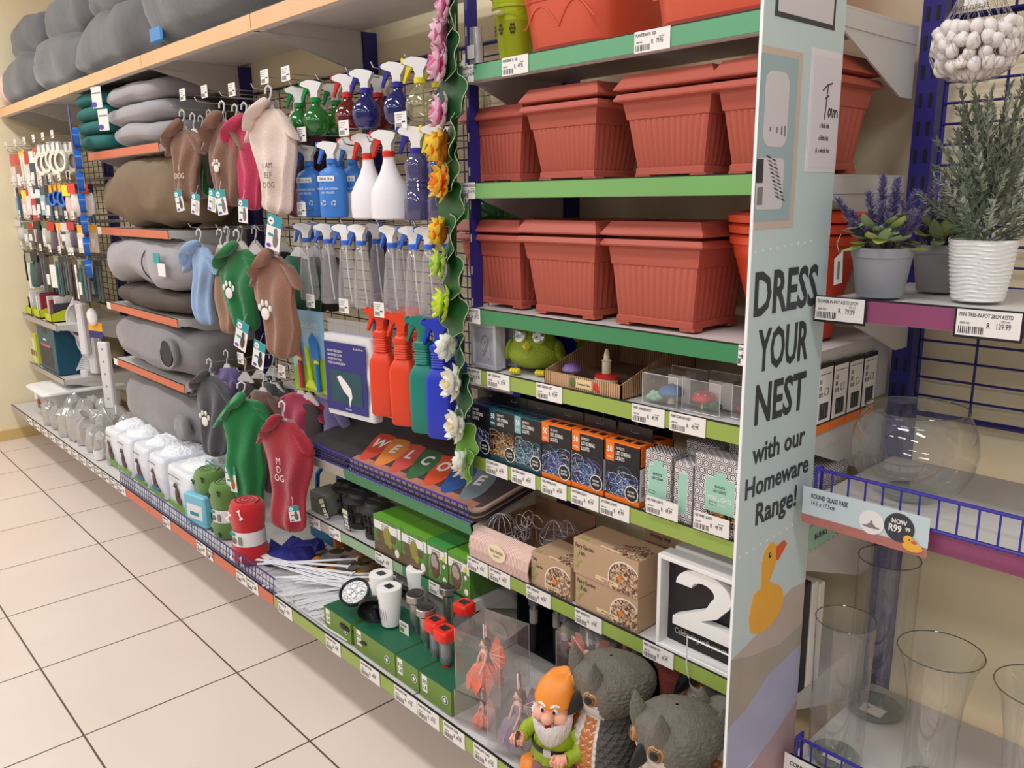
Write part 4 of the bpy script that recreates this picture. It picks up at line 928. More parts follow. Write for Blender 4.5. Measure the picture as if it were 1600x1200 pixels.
def stake_light(label, x, y, top, red, group):
    t = thing('solar_stake_light', label, 'garden light', (x, y, HG+.060), group=group); z0 = top-HG-.060
    B().use(RED if red == 2 else SST).lathe([(.011,0),(.011,z0-.10)] if red else [(.008,0),(.008,z0-.10)], 12).build('stake', t)
    B().use(glassy('lamp_clear', (200,200,205), .3, .05) if red else SST).lathe([(.012,z0-.10),(.017,z0-.09),(.018,z0-.028)], 18, cap0=False, cap1=False).build('lens', t)
    B().use(CHROME).lathe([(.010,z0-.1),(.011,z0-.085),(.004,z0-.06),(.001,z0-.04)], 12).build('reflector', t)
    b = B().use(mat('lamp_red', (226,48,34), .35) if red else SST)
    b.rings([rrect(w_, w_, w_*(.62 if red else .98), z_) for w_, z_ in ((.020,z0-.030),(.026,z0-.027),(.027,z0-.006),(.023,z0),(.018,z0+.001))] if red else [[(w_*cos(a), w_*sin(a), z_) for a in [2*pi*j/28 for j in range(28)]] for w_, z_ in ((.018,z0-.022),(.027,z0-.020),(.027,z0-.002),(.024,z0))]); b.build('cap', t)
    if red: B().use(mat('solar_cell', (40,40,46), .2)).box(-.013, .013, -.011, .011, z0, z0+.002).build('solar_panel', t, 0)
    else: B().use(mat('cap_dark', (52,48,50), .25)).lathe([(.0245,z0-.001),(.024,z0+.003),(.002,z0+.004)], 28).build('solar_panel', t)
    B().use(PAPER).lathe([(.0118 if red else .0088,.035),(.0118 if red else .0088,.075)], 14, cap0=False, cap1=False).build('sleeve_label', t)
for x, y, tp, l in ((-1.735, 1.21, .425, 'brushed steel stake light, left in the group beside the white lamps'), (-1.655, 1.185, .425, 'brushed steel stake light just left of the red caps'), (-1.70, 1.30, .43, 'brushed steel stake light shaded at the back of the group')): stake_light(l, x, y, tp, 0, 'steel stake lights')
for x, y, tp, l in ((-1.60, 1.175, .413, 'red capped stake light with a printed sleeve, left of the three'), (-1.545, 1.165, .413, 'red capped stake light nearest the fairy boxes'), (-1.60, 1.275, .425, 'red capped stake light behind the other two')): stake_light(l, x, y, tp, 1 if x < -1.59 else 2, 'red stake lights')
t = thing('hang_tag', 'white and green printed tag hanging among the steel stake lights', 'tag', (-1.755, 1.18, HG+.07)); b = B().use(PAPER).box(-.022, .022, 0, .001, 0, .035).use(GCF).box(-.018, .0, -.0005, 0, .004, .016).use(INK).text('SOLAR', 0, .022, .008, -.0006, sx=.8); b.build('card', t, 0)
# white wire stakes lying in a heap
STK = mat('stake_white', (226,226,230), .4)
for k in range(40):
    a = R(-50)+rnd.uniform(-.12,.12) if k < 24 else R(40)+rnd.uniform(-.5,.5); L_ = .34
    x, y = (-2.40+.0165*k+rnd.uniform(-.01,.01), 1.17+rnd.uniform(-.01,.03)) if k < 24 else (-2.27+rnd.uniform(-.14,.10), 1.22+rnd.uniform(-.04,.06))
    if k < 24: a = R(72)+rnd.uniform(-.1,.1); L_ = .19
    dx, dy = cos(a)*L_/2, sin(a)*L_/2; zz = HG+.006+.0012*k
    y = max(y, 1.062+abs(dy)); t = thing('wire_stake', 'white wire plant stake lying in the heap on the base shelf', 'stake', (x, y, zz), a, 'heap of white wire stakes')
    B().use(STK).tube([(-L_/2,0,0),(L_/2-.03,0,.0),(L_/2,0,.0)], [.0022,.003,.003], 5).tube([(-L_/2,.008,0),(L_/2,.008,.0)], [.0018,.0026], 5).build('wire', t)
    B().use(STK).box(L_/2-.004, L_/2+.001, -.012, .018, -.002, .002).box(.0, .004, -.001, .009, -.001, .001).build('cross_bar', t, 0)
for k in range(4):
    t = thing('white_sign_panel', 'white wire lattice panel lying flat under the stakes', 'panel', (-2.33+.11*k, 1.185, HG+.001+.001*k), R(-3+2*k), 'flat white lattice panels')
    b = B().use(STK)
    for j in range(9): b.box(-.06, .06, -.09+.02*j, -.086+.02*j, 0, .003)
    b.box(-.062, -.058, -.09, .08, 0, .0035).box(.058, .062, -.09, .08, 0, .0035).build('lattice', t, 0)
AMB = mat('amber_leaf', (190,128,40), .4); AMB2 = mat('amber_dark', (96,74,42), .5)
for k in range(34):
    x, y = -2.36+rnd.uniform(-.13,.22), 1.36+rnd.uniform(-.09,.10); t = thing('amber_flower_pick', 'amber plastic leaf ornament in the heap behind the white stakes', 'ornament', (x, y, HG+.010+.001*k), rnd.uniform(0,3), 'heap of amber ornaments')
    B().use([AMB, AMB2, AMB2][k % 3]).at(0,0,0, rx=rnd.uniform(-.3,.3), ry=rnd.uniform(-.3,.3)).ell((0,0,0), .032, .018, .003, 10, 5).build('leaf', t); B().use(AMB2).cyl((0,0,-.002), (.07,.01,-.004), .002, n=5).build('stem', t)
t = thing('wire_bundle', 'bundle of grey wires in clear sleeve lying at the back of the base shelf', 'wire bundle', (-2.09, 1.50, HG+.02), -.2); b = B().use(WIREG)
for k in range(9): b.cyl((-.18, -.04+.01*k, .002*(k % 3)), (.16, -.045+.011*k, .004*(k % 2)), .0016, n=5)
b.build('wires', t)
BLU = mat('blue_fabric', (44,46,130), .5, bump=.6, bscale=30)
t = thing('blue_pouch', 'folded dark blue fabric pouch behind the wire rail', 'pouch', (-2.585, 1.27, HG+.002)); b = B().use(BLU)
b.rings([[wob((.10*f*cos(a), .11*f*sin(a), z_), 24, .035) for a in [2*pi*j/24 for j in range(24)]] for f, z_ in ((.9,.0),(1,.012),(.95,.028),(.5,.04),(.05,.036))]).build('fabric', t); B().use(PAPER).box(-.03, .035, -.115, -.09, .033, .035).build('paper_label', t, 0)

# ================================================================ LAMP BOX SHELF (FL) and the mat tray
HFL = .418
GP = mat('print_green', (84,132,56), .4, var=.55, vscale=30, stretch=(2.5,2.5,.4)); GPT = mat('box_top_green', (104,168,50), .4); GPT2 = mat('box_top_green2', (60,150,72), .4); FROG = mat('print_frog', (150,138,60), .5, var=.5, vscale=60); BRN = mat('print_brown', (104,84,62), .5, var=.7, vscale=60); STN = mat('print_stone', (170,160,150), .5, var=.3, vscale=40)
def lamp_box(label, x, w_, h, top, frog):
    t = thing('garden_lamp_box', label, 'box', (x, 1.305, HFL), group='green garden lamp boxes')
    B().use(GP).box(-w_/2, w_/2, 0, .16, 0, h-.001).use(top).box(-w_/2, w_/2, 0, .16, h-.001, h).build('carton', t, 0)
    b = B().use(PAPER).box(-w_*.48, w_*.36, -.0006, 0, h-.042, h-.016).box(w_*.38, w_*.49, -.0006, 0, h-.046, h-.012).use(INKG)
    for k in range(3): b.text('SOLAR GARDEN LAMP', -w_*.06, h-.024-.007*k, .004, -.0008, sx=.7)
    b.use(top)
    for k in range(6): b.box(-w_*.45+.012*k, -w_*.45+.004+.012*k, -.0006, 0, h-.012, h-.001)
    b.build('label_print', t, 0); b = B()
    if frog:
        b.use(BRN).box(-w_*.49, w_*.49, -.0004, 0, .001, .034).ell((-w_*.24,-.0002,.058), .022, .0006, .026, 16, 6).use(FROG).ell((.0,-.0008,.064), .020, .0006, .030, 16, 6).ell((.014,-.0008,.04), .012, .0006, .015, 12, 6).use(BRN).box(.018, .044, -.0010, 0, .05, .07)
        b.use(PAPER).ell((w_*.34,-.0010,.022), .012, .0006, .014, 14, 6)
    else:
        b.use(PAPER).ell((-w_*.12,-.0002,.050), .027, .0006, .044, 20, 8).use(BRN).ell((-w_*.12,-.0006,.049), .0255, .0008, .042, 20, 8).use(STN).ell((-w_*.16,-.0012,.062), .014, .0006, .020, 14, 6).ell((-w_*.06,-.0012,.054), .010, .0006, .014, 14, 6)
        b.use(mat('print_yellow', (226,206,50), .5)).ell((w_*.32,-.0008,.082), .007, .0006, .009, 12, 6).use(PAPER).ell((w_*.32,-.0008,.058), .006, .0006, .007, 12, 6).ell((w_*.34,-.0008,.016), .009, .0006, .010, 12, 6)
    b.build('lamp_photo', t); return t
for x, w_, h, tp, fr, l in ((-2.008, .148, .118, GPT, True, 'light green lamp box with frog print, leftmost in the row'), (-1.868, .128, .118, GPT, True, 'light green lamp box with frog print, second in the row'),
        (-1.755, .094, .118, GPT2, False, 'darker topped green lamp box with stone print, third in the row'), (-1.658, .094, .115, GPT, False, 'green lamp box with stone print at the shelf end')): lamp_box(l, x, w_, h, tp, fr)
CHAR = mat('lantern_black', (46,44,46), .5)
def lantern(label, x, y, s=1):
    t = thing('solar_lantern', label, 'lantern', (x, y, HFL), .2, 'black solar lanterns')
    b = B().use(CHAR).lathe([(.045*s,0),(.045*s,.012),(.038*s,.015)], 28)
    for k in range(8): a = 2*pi*k/8; b.cyl((.038*s*cos(a), .038*s*sin(a), .012), (.046*s*cos(a), .046*s*sin(a), .085), .004, n=6)
    b.lathe([(.047*s,.045),(.048*s,.05),(.043*s,.052)], 28); b.build('cage', t)
    B().use(mat('lantern_glass', (90,80,78), .2)).lathe([(.034*s,.012),(.040*s,.085)], 24).build('lens', t)
    B().use(CHAR).lathe([(.048*s,.082),(.060*s,.088),(.060*s,.096),(.044*s,.104),(.040*s,.116),(.034*s,.120),(.010*s,.121)], 32).build('lid', t)
    B().use(CHAR).tube([(-.05*s,0,.105),(-.035*s,-.01,.125),(0,-.014,.128),(.035*s,-.01,.125),(.05*s,0,.105)], .0018, 6).build('handle', t); return t
lantern('black solar lantern at the left, behind the grey box', -2.415, 1.42); lantern('black solar lantern in the middle with a leaning tag', -2.285, 1.385); lantern('black solar lantern beside the frog lamp boxes', -2.165, 1.375, .98)
for x, rz, l in ((-2.40, -.35, 'black and white printed tag leaning on the left lantern'), (-2.268, .0, 'black and white printed tag hanging off the middle lantern')):
    t = thing('swing_tag', l, 'tag', (x, 1.32, HFL+.002), rz*0, rx=.1, ry=rz); b = B().use(CHAR).box(-.018, .018, 0, .001, 0, .078).use(mat('tag_mint', (206,226,180), .5)).box(-.016, .016, -.0006, 0, .058, .074).use(PAPER).box(-.014, .014, -.0006, 0, .004, .02).box(-.014, .014, -.0006, 0, .044, .054).use(INK).text('SOLAR', 0, .008, .006, -.0008, sx=.7)
    b.use(PAPER).box(-.010, -.002, -.0006, 0, .024, .040).box(.002, .010, -.0006, 0, .024, .040).build('card', t, 0)
t = thing('grey_box', 'olive grey carton at the left end of the lantern shelf', 'box', (-2.47, 1.33, HFL), .08); B().use(mat('grey_green_card', (124,124,112), .5)).box(-.055, .05, 0, .09, 0, .075, .002).build('carton', t); B().use(mat('lid_line', (80,80,74), .5)).box(-.056, .051, -.001, 0, .045, .0465).build('lid_seam', t, 0)
BB = mat('bright_blue', (30,110,200), .3)
t = thing('watering_can', 'bright blue plastic watering can behind the grey carton', 'watering can', (-2.44, 1.47, HFL)); B().use(BB).lathe([(.07,0),(.075,.1),(.07,.125),(.05,.135),(.05,.14),(.01,.142)], 30).build('can_body', t)
B().use(BB).tube([(-.02,-.05,.15),(-.06,-.09,.165),(-.10,-.10,.12),(-.11,-.10,.06),(-.085,-.06,.01)], .009, 10).build('handle', t); B().use(BB).tube([(.05,0,.05),(.1,.02,.12)], [.012,.009], 10).build('spout', t)
B().use(BB).lathe([(.052,.138),(.056,.142),(.056,.148),(.03,.150)], 30).build('lid', t)

# door mats on the sloping tray
import mathutils
TR = M4.Translation(((SX[2]+SX[1])/2, YS, .645)) @ M4.Rotation(R(11), 4, 'X')
def on_tray(t, x, y, z, rz=0):
    t.matrix_basis = TR @ M4.Translation((x, y, z)) @ M4.Rotation(rz, 4, 'Z')
MATK = mat('rubber_mat', (56,52,54), .8, bump=.5, bscale=300); MATB = mat('mat_edge_beige', (176,150,134), .7)
def mat_slab(name, label, x, y, z, w_, d, m, cat='doormat', rz=0, r=.03, th=.007):
    t = thing(name, label, cat); on_tray(t, x, y, z, rz)
    B().use(m).rings([rrect(w_/2, d/2, r, 0), rrect(w_/2, d/2, r, th)]).build('mat_slab', t, 30); return t
mat_slab('doormat', 'bottom dark doormat of the stack under the printed ones', .165, .17, .002, .655, .31, MATK)
mat_slab('doormat', 'beige edged doormat second from the bottom of the stack', .16, .172, .010, .655, .31, MATB)
mat_slab('doormat', 'dark doormat third in the stack', .165, .17, .018, .655, .31, MATK)
t = mat_slab('doormat', 'printed welcome doormat with seven coloured letter panels', .16, .175, .026, .66, .31, MATB)
B().use(mat('mat_print_peach', (176,118,98), .7, var=.4, vscale=16)).box(-.31, .30, -.150, -.118, .007, .0086).build('printed_border', t, 0)
B().use(mat('mat_print_base', (70,56,58), .7, var=.35, vscale=14)).rings([rrect(.318, .14, .02, .007), rrect(.318, .14, .02, .0082)]).build('printed_field', t, 0)
LC = [(206,70,50), (222,134,60), (204,84,74), (60,106,66), (214,80,44), (44,84,150), (120,132,138)]
for k, (g, c) in enumerate(zip('WELCOME', LC)):
    x = -.314+.0847*k
    b = B().use(mat('panel%d' % k, c, .6, var=.15, vscale=20)); pts = []
    for j in range(20):
        a = 2*pi*j/20; yy = .10*sin(a); xx = .036*cos(a)*(1 if yy > 0 else max(.25, 1+yy*6)); pts.append((x+xx+(.028*(yy/.1) if 0 else .25*yy), yy+.01))
    pts = [(x+p, q-.031) for p, q in ((-.072,.052), (-.034,.064), (.004,.062), (.036,.035), (.052,.008), (.068,-.035), (.071,-.066), (.066,-.09), (.052,-.104), (.035,-.103), (.018,-.088), (-.019,-.035), (-.05,.01))]; NP = 13
    b.add([(p, q, .0090+.0002*(k % 2)) for p, q in pts]+[(p, q, .0080) for p, q in pts], [tuple(range(NP))[::-1], tuple(range(NP, 2*NP))]+[(j, (j+1) % NP, (j+1) % NP+NP, j+NP) for j in range(NP)]); b.build('letter_panel', t, 0)
    b = B().use(PAPER); vs, fs, w_, _, _ = glyphs(g, .03); s_ = .050/.7
    b.add([(x+.012+(p-w_/2)*s_*.8-.38*q*s_, -.052+q*s_+.15*(p-w_/2)*s_, .0094+max(0, r_)*.0006) for p, q, r_ in vs], fs); b.build('letter', t, 0)
for k in range(3):
    t = mat_slab('boot_tray_mat', ['black patterned rubber mat lying left of the welcome mat', 'grey banded rubber mat on top at the left of the sloping tray', 'black rubber mat leaning back at the left of the tray'][k], -.315+.008*k, .165+.0*k, [.002,.014,.026][k], .30, .32, [MATK, mat('mat_charcoal', (74,72,72), .7), MATK][k], rz=[0,.03,-.02][k], r=.012)
    if k == 1:
        b = B().use(mat('band_silver', (150,146,146), .35)); b.box(-.02, .015, -.12, .16, .0072, .0085).use(BLACK).box(-.17, -.10, .0, .15, .0072, .0082).box(.05, .12, -.15, -.05, .0072, .0082).box(-.14, -.07, -.15, -.08, .0072, .0085); b.build('raised_band', t, 0)
for k, x in enumerate((-.36, -.28)):
    t = thing('price_card', ['white card lying at the back left of the black mats', 'white card lying right of another at the back of the black mats'][k], 'card'); on_tray(t, x, .30, .042, .2); B().use(PAPER).box(-.03, .03, -.008, .008, 0, .001).build('card', t, 0)
# ================================================================ STANDING BANNER
BP = -.669
t = thing('banner_board', 'tall pale blue banner board reading dress your nest with our homeware range', 'banner', (BP, 0, 0), pi/2)
BLUEP = mat('banner_blue', (200,218,220), .45, var=.03, vscale=2); BW = mat('board_edge', (240,240,240), .5); FRB = mat('print_frame_tan', (208,188,176), .5); GRB = mat('print_inner_grey', (162,184,190), .5); LIL = mat('print_lilac', (216,210,216), .5); CHA = mat('print_charcoal', (58,60,66), .5)
B().use(BW).box(1.10, 1.342, .0002, .005, .03, 2.15).use(BLUEP).box(1.1015, 1.3405, 0, .0003, .03, 2.15).build('board', t, 0)
def Pm(name, m, *polys, y=-.0004, th=.0004):
    b = B().use(m)
    for p in polys: b.prism(p, y, y+th)
    b.build(name, t, 0); return b
def rc(a, c, d, e): return [(a,d),(c,d),(c,e),(a,e)]
def rr_(a, c, d, e, r, n=5):
    o = []
    for cx, cz, s in ((c-r, d+r, -pi/2), (c-r, e-r, 0), (a+r, e-r, pi/2), (a+r, d+r, pi)):
        for k in range(n+1): o.append((cx+r*cos(s+pi/2*k/n), cz+r*sin(s+pi/2*k/n)))
    return o
b = B().use(CHA).prism(rc(1.130, 1.307, 1.746, 2.0), -.0008, 0).use(LIL).prism(rc(1.137, 1.300, 1.753, 1.99), -.0012, 0); b.build('printed_black_frame', t, 0)
b = B().use(FRB).prism(rc(1.1016, 1.216, 1.446, 1.704), -.0006, 0).use(GRB).prism(rc(1.1016, 1.203, 1.458, 1.694), -.0010, 0).use(LIL).prism(rr_(1.114, 1.180, 1.566, 1.672, .018), -.0014, 0).prism(rr_(1.1016, 1.177, 1.475, 1.550, .008), -.0014, 0)
b.use(CHA).prism(rc(1.1016, 1.118, 1.514, 1.548), -.0018, 0)
for k in range(11):
    for s in (-1, 1):
        q = (1.140+.003*k, 1.549-.0058*k); e = (q[0]+s*.015, q[1]+.004-.010*(s > 0)*.8); b.use(INKG if k % 2 else CHA).prism([q, ((q[0]+e[0])/2, (q[1]+e[1])/2+.0018), e, ((q[0]+e[0])/2, (q[1]+e[1])/2-.0012)], -.0018, 0)
b.use(INKG).prism(rc(1.105,1.120,1.482,1.508), -.0016, 0)
for k, c in enumerate((1.13, 1.148, 1.162, 1.171)): b.prism(rc(c, c+.004, 1.588-.002*k, 1.594+.001*k), -.0018, 0)
b.build('printed_mirror_frame', t, 0)
b = B().use(mat('print_paper_edge', (232,226,232), .5)).prism(rc(1.243, 1.3404, 1.531, 1.715), -.0008, 0).use(mat('print_paper', (226,218,226), .5)).prism(rc(1.249, 1.3404, 1.537, 1.706), -.0012, 0)
b.use(CHA)
def st(pts, w_=.0012):
    for (a, c), (d, e) in zip(pts, pts[1:]):
        n = V((-(e-c), d-a)).normalized()*w_; b.prism([(a+n.x, c+n.y), (d+n.x, e+n.y), (d-n.x, e-n.y), (a-n.x, c-n.y)], -.0018, 0)
st([(1.282,1.655),(1.296,1.664),(1.312,1.668)]); st([(1.298,1.663),(1.296,1.64),(1.292,1.612)]); st([(1.291,1.643),(1.303,1.649)]); st([(1.312,1.625),(1.306,1.630),(1.303,1.622),(1.306,1.616),(1.311,1.622),(1.314,1.630),(1.314,1.617)]); st([(1.318,1.616),(1.320,1.628),(1.324,1.626),(1.325,1.616),(1.328,1.628),(1.333,1.626),(1.335,1.616)])
for s, zz in (('a little bit of', 1.599), ('a little bit of', 1.580), ('& a whole lot', 1.561)): b.text(s[:13], 1.278 if '&' not in s else 1.270, zz, .0080, -.0014, 'l', sx=.72)
b.build('printed_poster', t, 0)
def lett(name, s, a, c, z0, z1, bold=.022):
    vs, fs, w_, _, _ = glyphs(s, bold); mn = min(v[0] for v in vs); zl = 0; k = (z1-z0)/.72; sx = (c-a)/((w_-mn)*k)
    b = B().use(CHA); b.text(s, a-mn*k*sx, z0, z1-z0, -.0004, 'l', sx=sx, bold=bold, ext=.0006); b.build(name, t, 0)
lett('lettering', 'DRESS', 1.114, 1.304, 1.316, 1.382); lett('lettering', 'YOUR', 1.132, 1.286, 1.226, 1.291); lett('lettering', 'NEST', 1.133, 1.287, 1.139, 1.203)
lett('lettering', 'with our', 1.133, 1.297, 1.072, 1.106, .018); lett('lettering', 'Homeware', 1.117, 1.316, 1.016, 1.050, .018); lett('lettering', 'Range!', 1.153, 1.282, .962, 1.000, .018)
for zz, s in ((1.413, 'dots'), (.918, 'dots')):
    b = B().use(PAPER)
    for k in range(9): b.prism([(1.112+.021*k+.0024*cos(j), zz+.001*k+.0024*sin(j)) for j in (0,.8,1.6,2.4,3.2,4,4.8,5.5)], -.0006, 0)
    tag(b.build('printed_dots', t, 0))
DKY = mat('print_duck_yellow', (238,176,66), .5, var=.1, vscale=12); DKO = mat('print_duck_orange', (222,92,50), .5)
duck = [(1.176,.905),(1.190,.914),(1.206,.913),(1.216,.903),(1.222,.886),(1.216,.866),(1.206,.852),(1.204,.842),(1.222,.832),(1.242,.822),(1.256,.808),(1.262,.792),(1.258,.776),(1.244,.764),(1.222,.754),(1.190,.750),(1.160,.757),(1.146,.768),(1.140,.792),(1.144,.812),(1.152,.832),(1.162,.838),(1.174,.834),(1.176,.846),(1.170,.862),(1.168,.886)]
duck = [(1.105+(p-1.105)*.93+.012, q) for p, q in duck]
duck_ = [(p+(0 if q < .85 else .006), q) for p, q in duck]
b = B().use(DKY).prism(duck_, -.0010, 0).use(DKO).prism([(1.226,.900),(1.252,.906),(1.262,.896),(1.248,.884),(1.236,.874),(1.228,.876)], -.0013, 0).use(BLACK).prism([(1.206+.0045*cos(j*.7), .892+.0055*sin(j*.7)) for j in range(9)], -.0016, 0).use(PAPER).prism([(1.207+.002*cos(j*.7), .894+.002*sin(j*.7)) for j in range(9)], -.0019, 0)
b.build('printed_duck', t, 0)
def cloth_print(n, c, z): return mat(n, c, .7, var=.12, vscale=14)
b = B().use(cloth_print('print_linen', (188,174,166), 1)).prism([(1.1016,.735),(1.18,.752),(1.24,.785),(1.29,.800),(1.3404,.795),(1.3404,.6),(1.1016,.6)], -.0006, 0).use(cloth_print('print_stone2', (170,160,150), 1)).prism([(1.1016,.735),(1.17,.715),(1.26,.700),(1.3404,.712),(1.3404,.6),(1.1016,.6)], -.0009, 0)
b.use(cloth_print('print_lilac_towel', (172,172,200), 1)).prism([(1.1016,.605),(1.16,.618),(1.23,.655),(1.3404,.668),(1.3404,.545),(1.28,.52),(1.22,.50),(1.1016,.48)], -.0012, 0).use(cloth_print('print_pink_towel', (178,150,156), 1)).prism([(1.12,.45),(1.16,.478),(1.24,.505),(1.3404,.552),(1.3404,.03),(1.1016,.03),(1.1016,.44)], -.0015, 0)
b.build('printed_towels', t, 0)

# ================================================================ RIGHT-HAND SECTION
def price(label, x0, x1, z1, h, y, lines, big, slot=False, group=None):
    """price card standing in the strip: printed lines, price and bar code"""
    w_ = x1-x0; t = thing('price_label', label, 'price label', ((x0+x1)/2, y, z1-h), group=group)
    b = B().use(PAPER).box(-w_/2, w_/2, -.0006, 0, 0, h)
    if slot: b.use(BLACK).box(-w_/2-.003, w_/2+.003, 0, .0012, -.004, h+.002)
    b.use(INK).text(lines, -w_*.46, h*.74, h*.15, -.0008, 'l', sx=.62)
    b.text('R', -w_*.02 if w_ > .05 else -w_*.05, h*.34, h*.22, -.0008, 'l', sx=.7).text(big, w_*.12, h*.34, h*.22, -.0008, 'l', sx=.62)
    b.use(INKG).text('0000 4431', -w_*.44, h*.44, h*.09, -.0008, 'l', sx=.7).text('INCL VAT', w_*.2, h*.60, h*.07, -.0008, 'l', sx=.7)
    b.use(INK); n = 13; ww = w_*.42/n
    for k in range(n): b.box(-w_*.46+k*ww, -w_*.46+k*ww+ww*(.35+.3*((k*7) % 3)/2), -.0008, 0, h*.08, h*.36)
    b.build('card', t, 0); return t
price('white price card reading R 79.99 under the potted lavender', -.660, -.578, 1.331, .038, 1.2915, 'FLOWER-IN-POT ASSTD 27CM', '79.99', True)
price('white price card reading R 139.99 under the white cypress pot', -.440, -.355, 1.330, .038, 1.2915, 'MINI TREE-IN-POT 28CM ASSTD', '139.99', True)
t = thing('promo_ticket', 'long promotional ticket for the round glass vase on the blue rail', 'ticket', (-.645, 1.274, .944), ry=.0)
b = B().use(mat('ticket_blue', (196,212,216), .5)).box(-.005, .205, -.001, 0, .006, .062).use(mat('ticket_wood', (176,112,104), .5, var=.3, vscale=40, stretch=(1,1,14))).box(-.005, .205, -.0016, 0, -.004, .012)
b.use(CHA).text('ROUND GLASS VASE', .010, .044, .0082, -.0014, 'l', sx=.60, bold=.015).text('14.5 x 17.5cm', .010, .032, .0082, -.0014, 'l', sx=.66, bold=.0).build('card', t, 0)
b = B().use(PAPER).at(.116, -.0016, .030, rx=pi/2).lathe([(.0195,-.0005),(.0205,.0006)], 32).use(INKG)
for k in range(9): a = -.5+k*.52; b.at(.116+.0016*(k-4), -.0026, .024, ry=-(k-4)*.25).ell((0,0,.004), .0016, .0004, .006, 8, 4)
b.at(0,0,0).ell((.116,-.0026,.0225), .015, .0004, .002, 12, 4).build('printed_vase', t, 0)
b = B().use(CHA).at(.160, -.0016, .034, rx=pi/2).lathe([(.0235,-.0008),(.0235,.0008)], 36).at(0,0,0).use(PAPER).text('NOW', .160, .0405, .0075, -.0030, sx=.85, bold=.03).text('R99', .154, .0265, .0115, -.0030, sx=.78, bold=.03).text('99', .174, .0315, .0065, -.0030, sx=.85, bold=.03); b.build('price_disc', t, 0)
b = B().use(DKY).ell((.183,-.003,.008), .016, .0006, .008, 16, 6).ell((.176,-.0032,.018), .008, .0006, .008, 14, 6).use(DKO).ell((.185,-.0036,.017), .005, .0006, .003, 10, 4).use(BLACK).ell((.178,-.0038,.0195), .0012, .0005, .0014, 8, 4); b.build('printed_duck', t, 0)
t.rotation_euler = (0, 0, 0)
def rail(label, x0, x1, z0, h, y=1.28, step=.0285):
    b = B().use(BLUE); b.cyl((x0, y, z0+h), (x1, y, z0+h), .0032, n=8).cyl((x0, y, z0+h), (x0, y, z0), .0030, n=8).cyl((x0, y+.0, z0+.004), (x1, y+.0, z0+.004), .0026, n=6)
    b.tube([(x0, y, z0+h), (x0, y+.02, z0+h), (x0, y+.02, z0)], .003, 6)
    k = x0+step
    while k < x1: b.cyl((k, y, z0), (k, y, z0+h), .0017, n=6); k += step
    return tag(b.build('wire_rail'), label, 'wire rail')
rail('bright blue wire rail in front of the round glass bowl', -.632, .2, .981, .058)
rail('bright blue wire rail in front of the tall glass vases', -.632, .2, .463, .055)
t = thing('promo_ticket', 'pale promotional ticket on the lower blue rail, cut by the photo edge', 'ticket', (-.645, 1.272, .425)); B().use(PAPER).box(-.005, .2, -.001, 0, 0, .056).use(CHA).text('CONICAL GLASS VASE', .006, .036, .0085, -.0014, 'l', sx=.82, bold=.02).build('card', t, 0)
GL = glassy('clear_glass', (236,238,232), .035, .02)
def glass(name, label, cat, x, y, z, prof, n=64, inner=None):
    t = thing(name, label, cat, (x, y, z)); B().use(GL).lathe(prof, n, cap0=False, cap1=False).build('glass_wall', t, 80)
    r, zz = prof[-1]; b = B().use(glassy('glass_rim', (120,124,110), .55, .05))
    b.tube([(r*cos(2*pi*k/n), r*sin(2*pi*k/n), zz) for k in range(n+1)], .0011, 6); b.build('rim', t)
    r0 = prof[0][0] if prof[0][0] > .02 else prof[1][0]
    B().use(glassy('glass_base', (196,204,196), .30, .03)).lathe([(.002,.001),(r0*.97,.001),(r0*1.0,.006),(r0*.9,.009),(.002,.007)], n, cap0=False, cap1=False).build('base', t); return t
glass('glass_bowl', 'round clear glass fishbowl vase behind the blue rail', 'vase', -.535, 1.432, .9805, [(.045,0),(.060,.004),(.080,.020),(.096,.048),(.102,.082),(.098,.112),(.088,.138),(.080,.152),(.082,.155)])
glass('glass_vase', 'straight cylinder glass vase nearest the banner', 'vase', -.592, 1.352, .4605, [(.044,0),(.047,.004),(.048,.01),(.049,.15),(.0515,.285)])
glass('glass_vase', 'cylinder glass vase at the back by the navy upright', 'vase', -.605, 1.555, .4605, [(.053,0),(.056,.004),(.057,.01),(.057,.15),(.057,.335)])
glass('glass_vase', 'flared glass vase in the middle of the lower right shelf', 'vase', -.445, 1.40, .4605, [(.040,0),(.043,.004),(.043,.03),(.041,.10),(.045,.17),(.056,.235),(.068,.265)])
glass('glass_vase', 'flared glass vase cut by the right photo edge', 'vase', -.292, 1.405, .4605, [(.040,0),(.043,.004),(.043,.03),(.041,.10),(.045,.17),(.056,.235),(.068,.262)])
t = thing('sticker', 'white sticker under the base of the back glass vase', 'sticker', (-.60, 1.53, .4705)); B().use(PAPER).box(-.022, .022, -.016, .016, 0, .0006).use(BLACK).ell((-.01,.002,.001), .003, .003, .0006, 8, 4).build('paper', t, 0)
t = thing('sticker', 'crumpled white sticker in the base of the straight cylinder vase', 'sticker', (-.585, 1.335, .471)); B().use(PAPER).box(-.020, .020, -.010, .010, 0, .0008).use(INK).ell((-.03,-.002,.001), .003, .002, .0006, 8, 4).build('paper', t, 0)
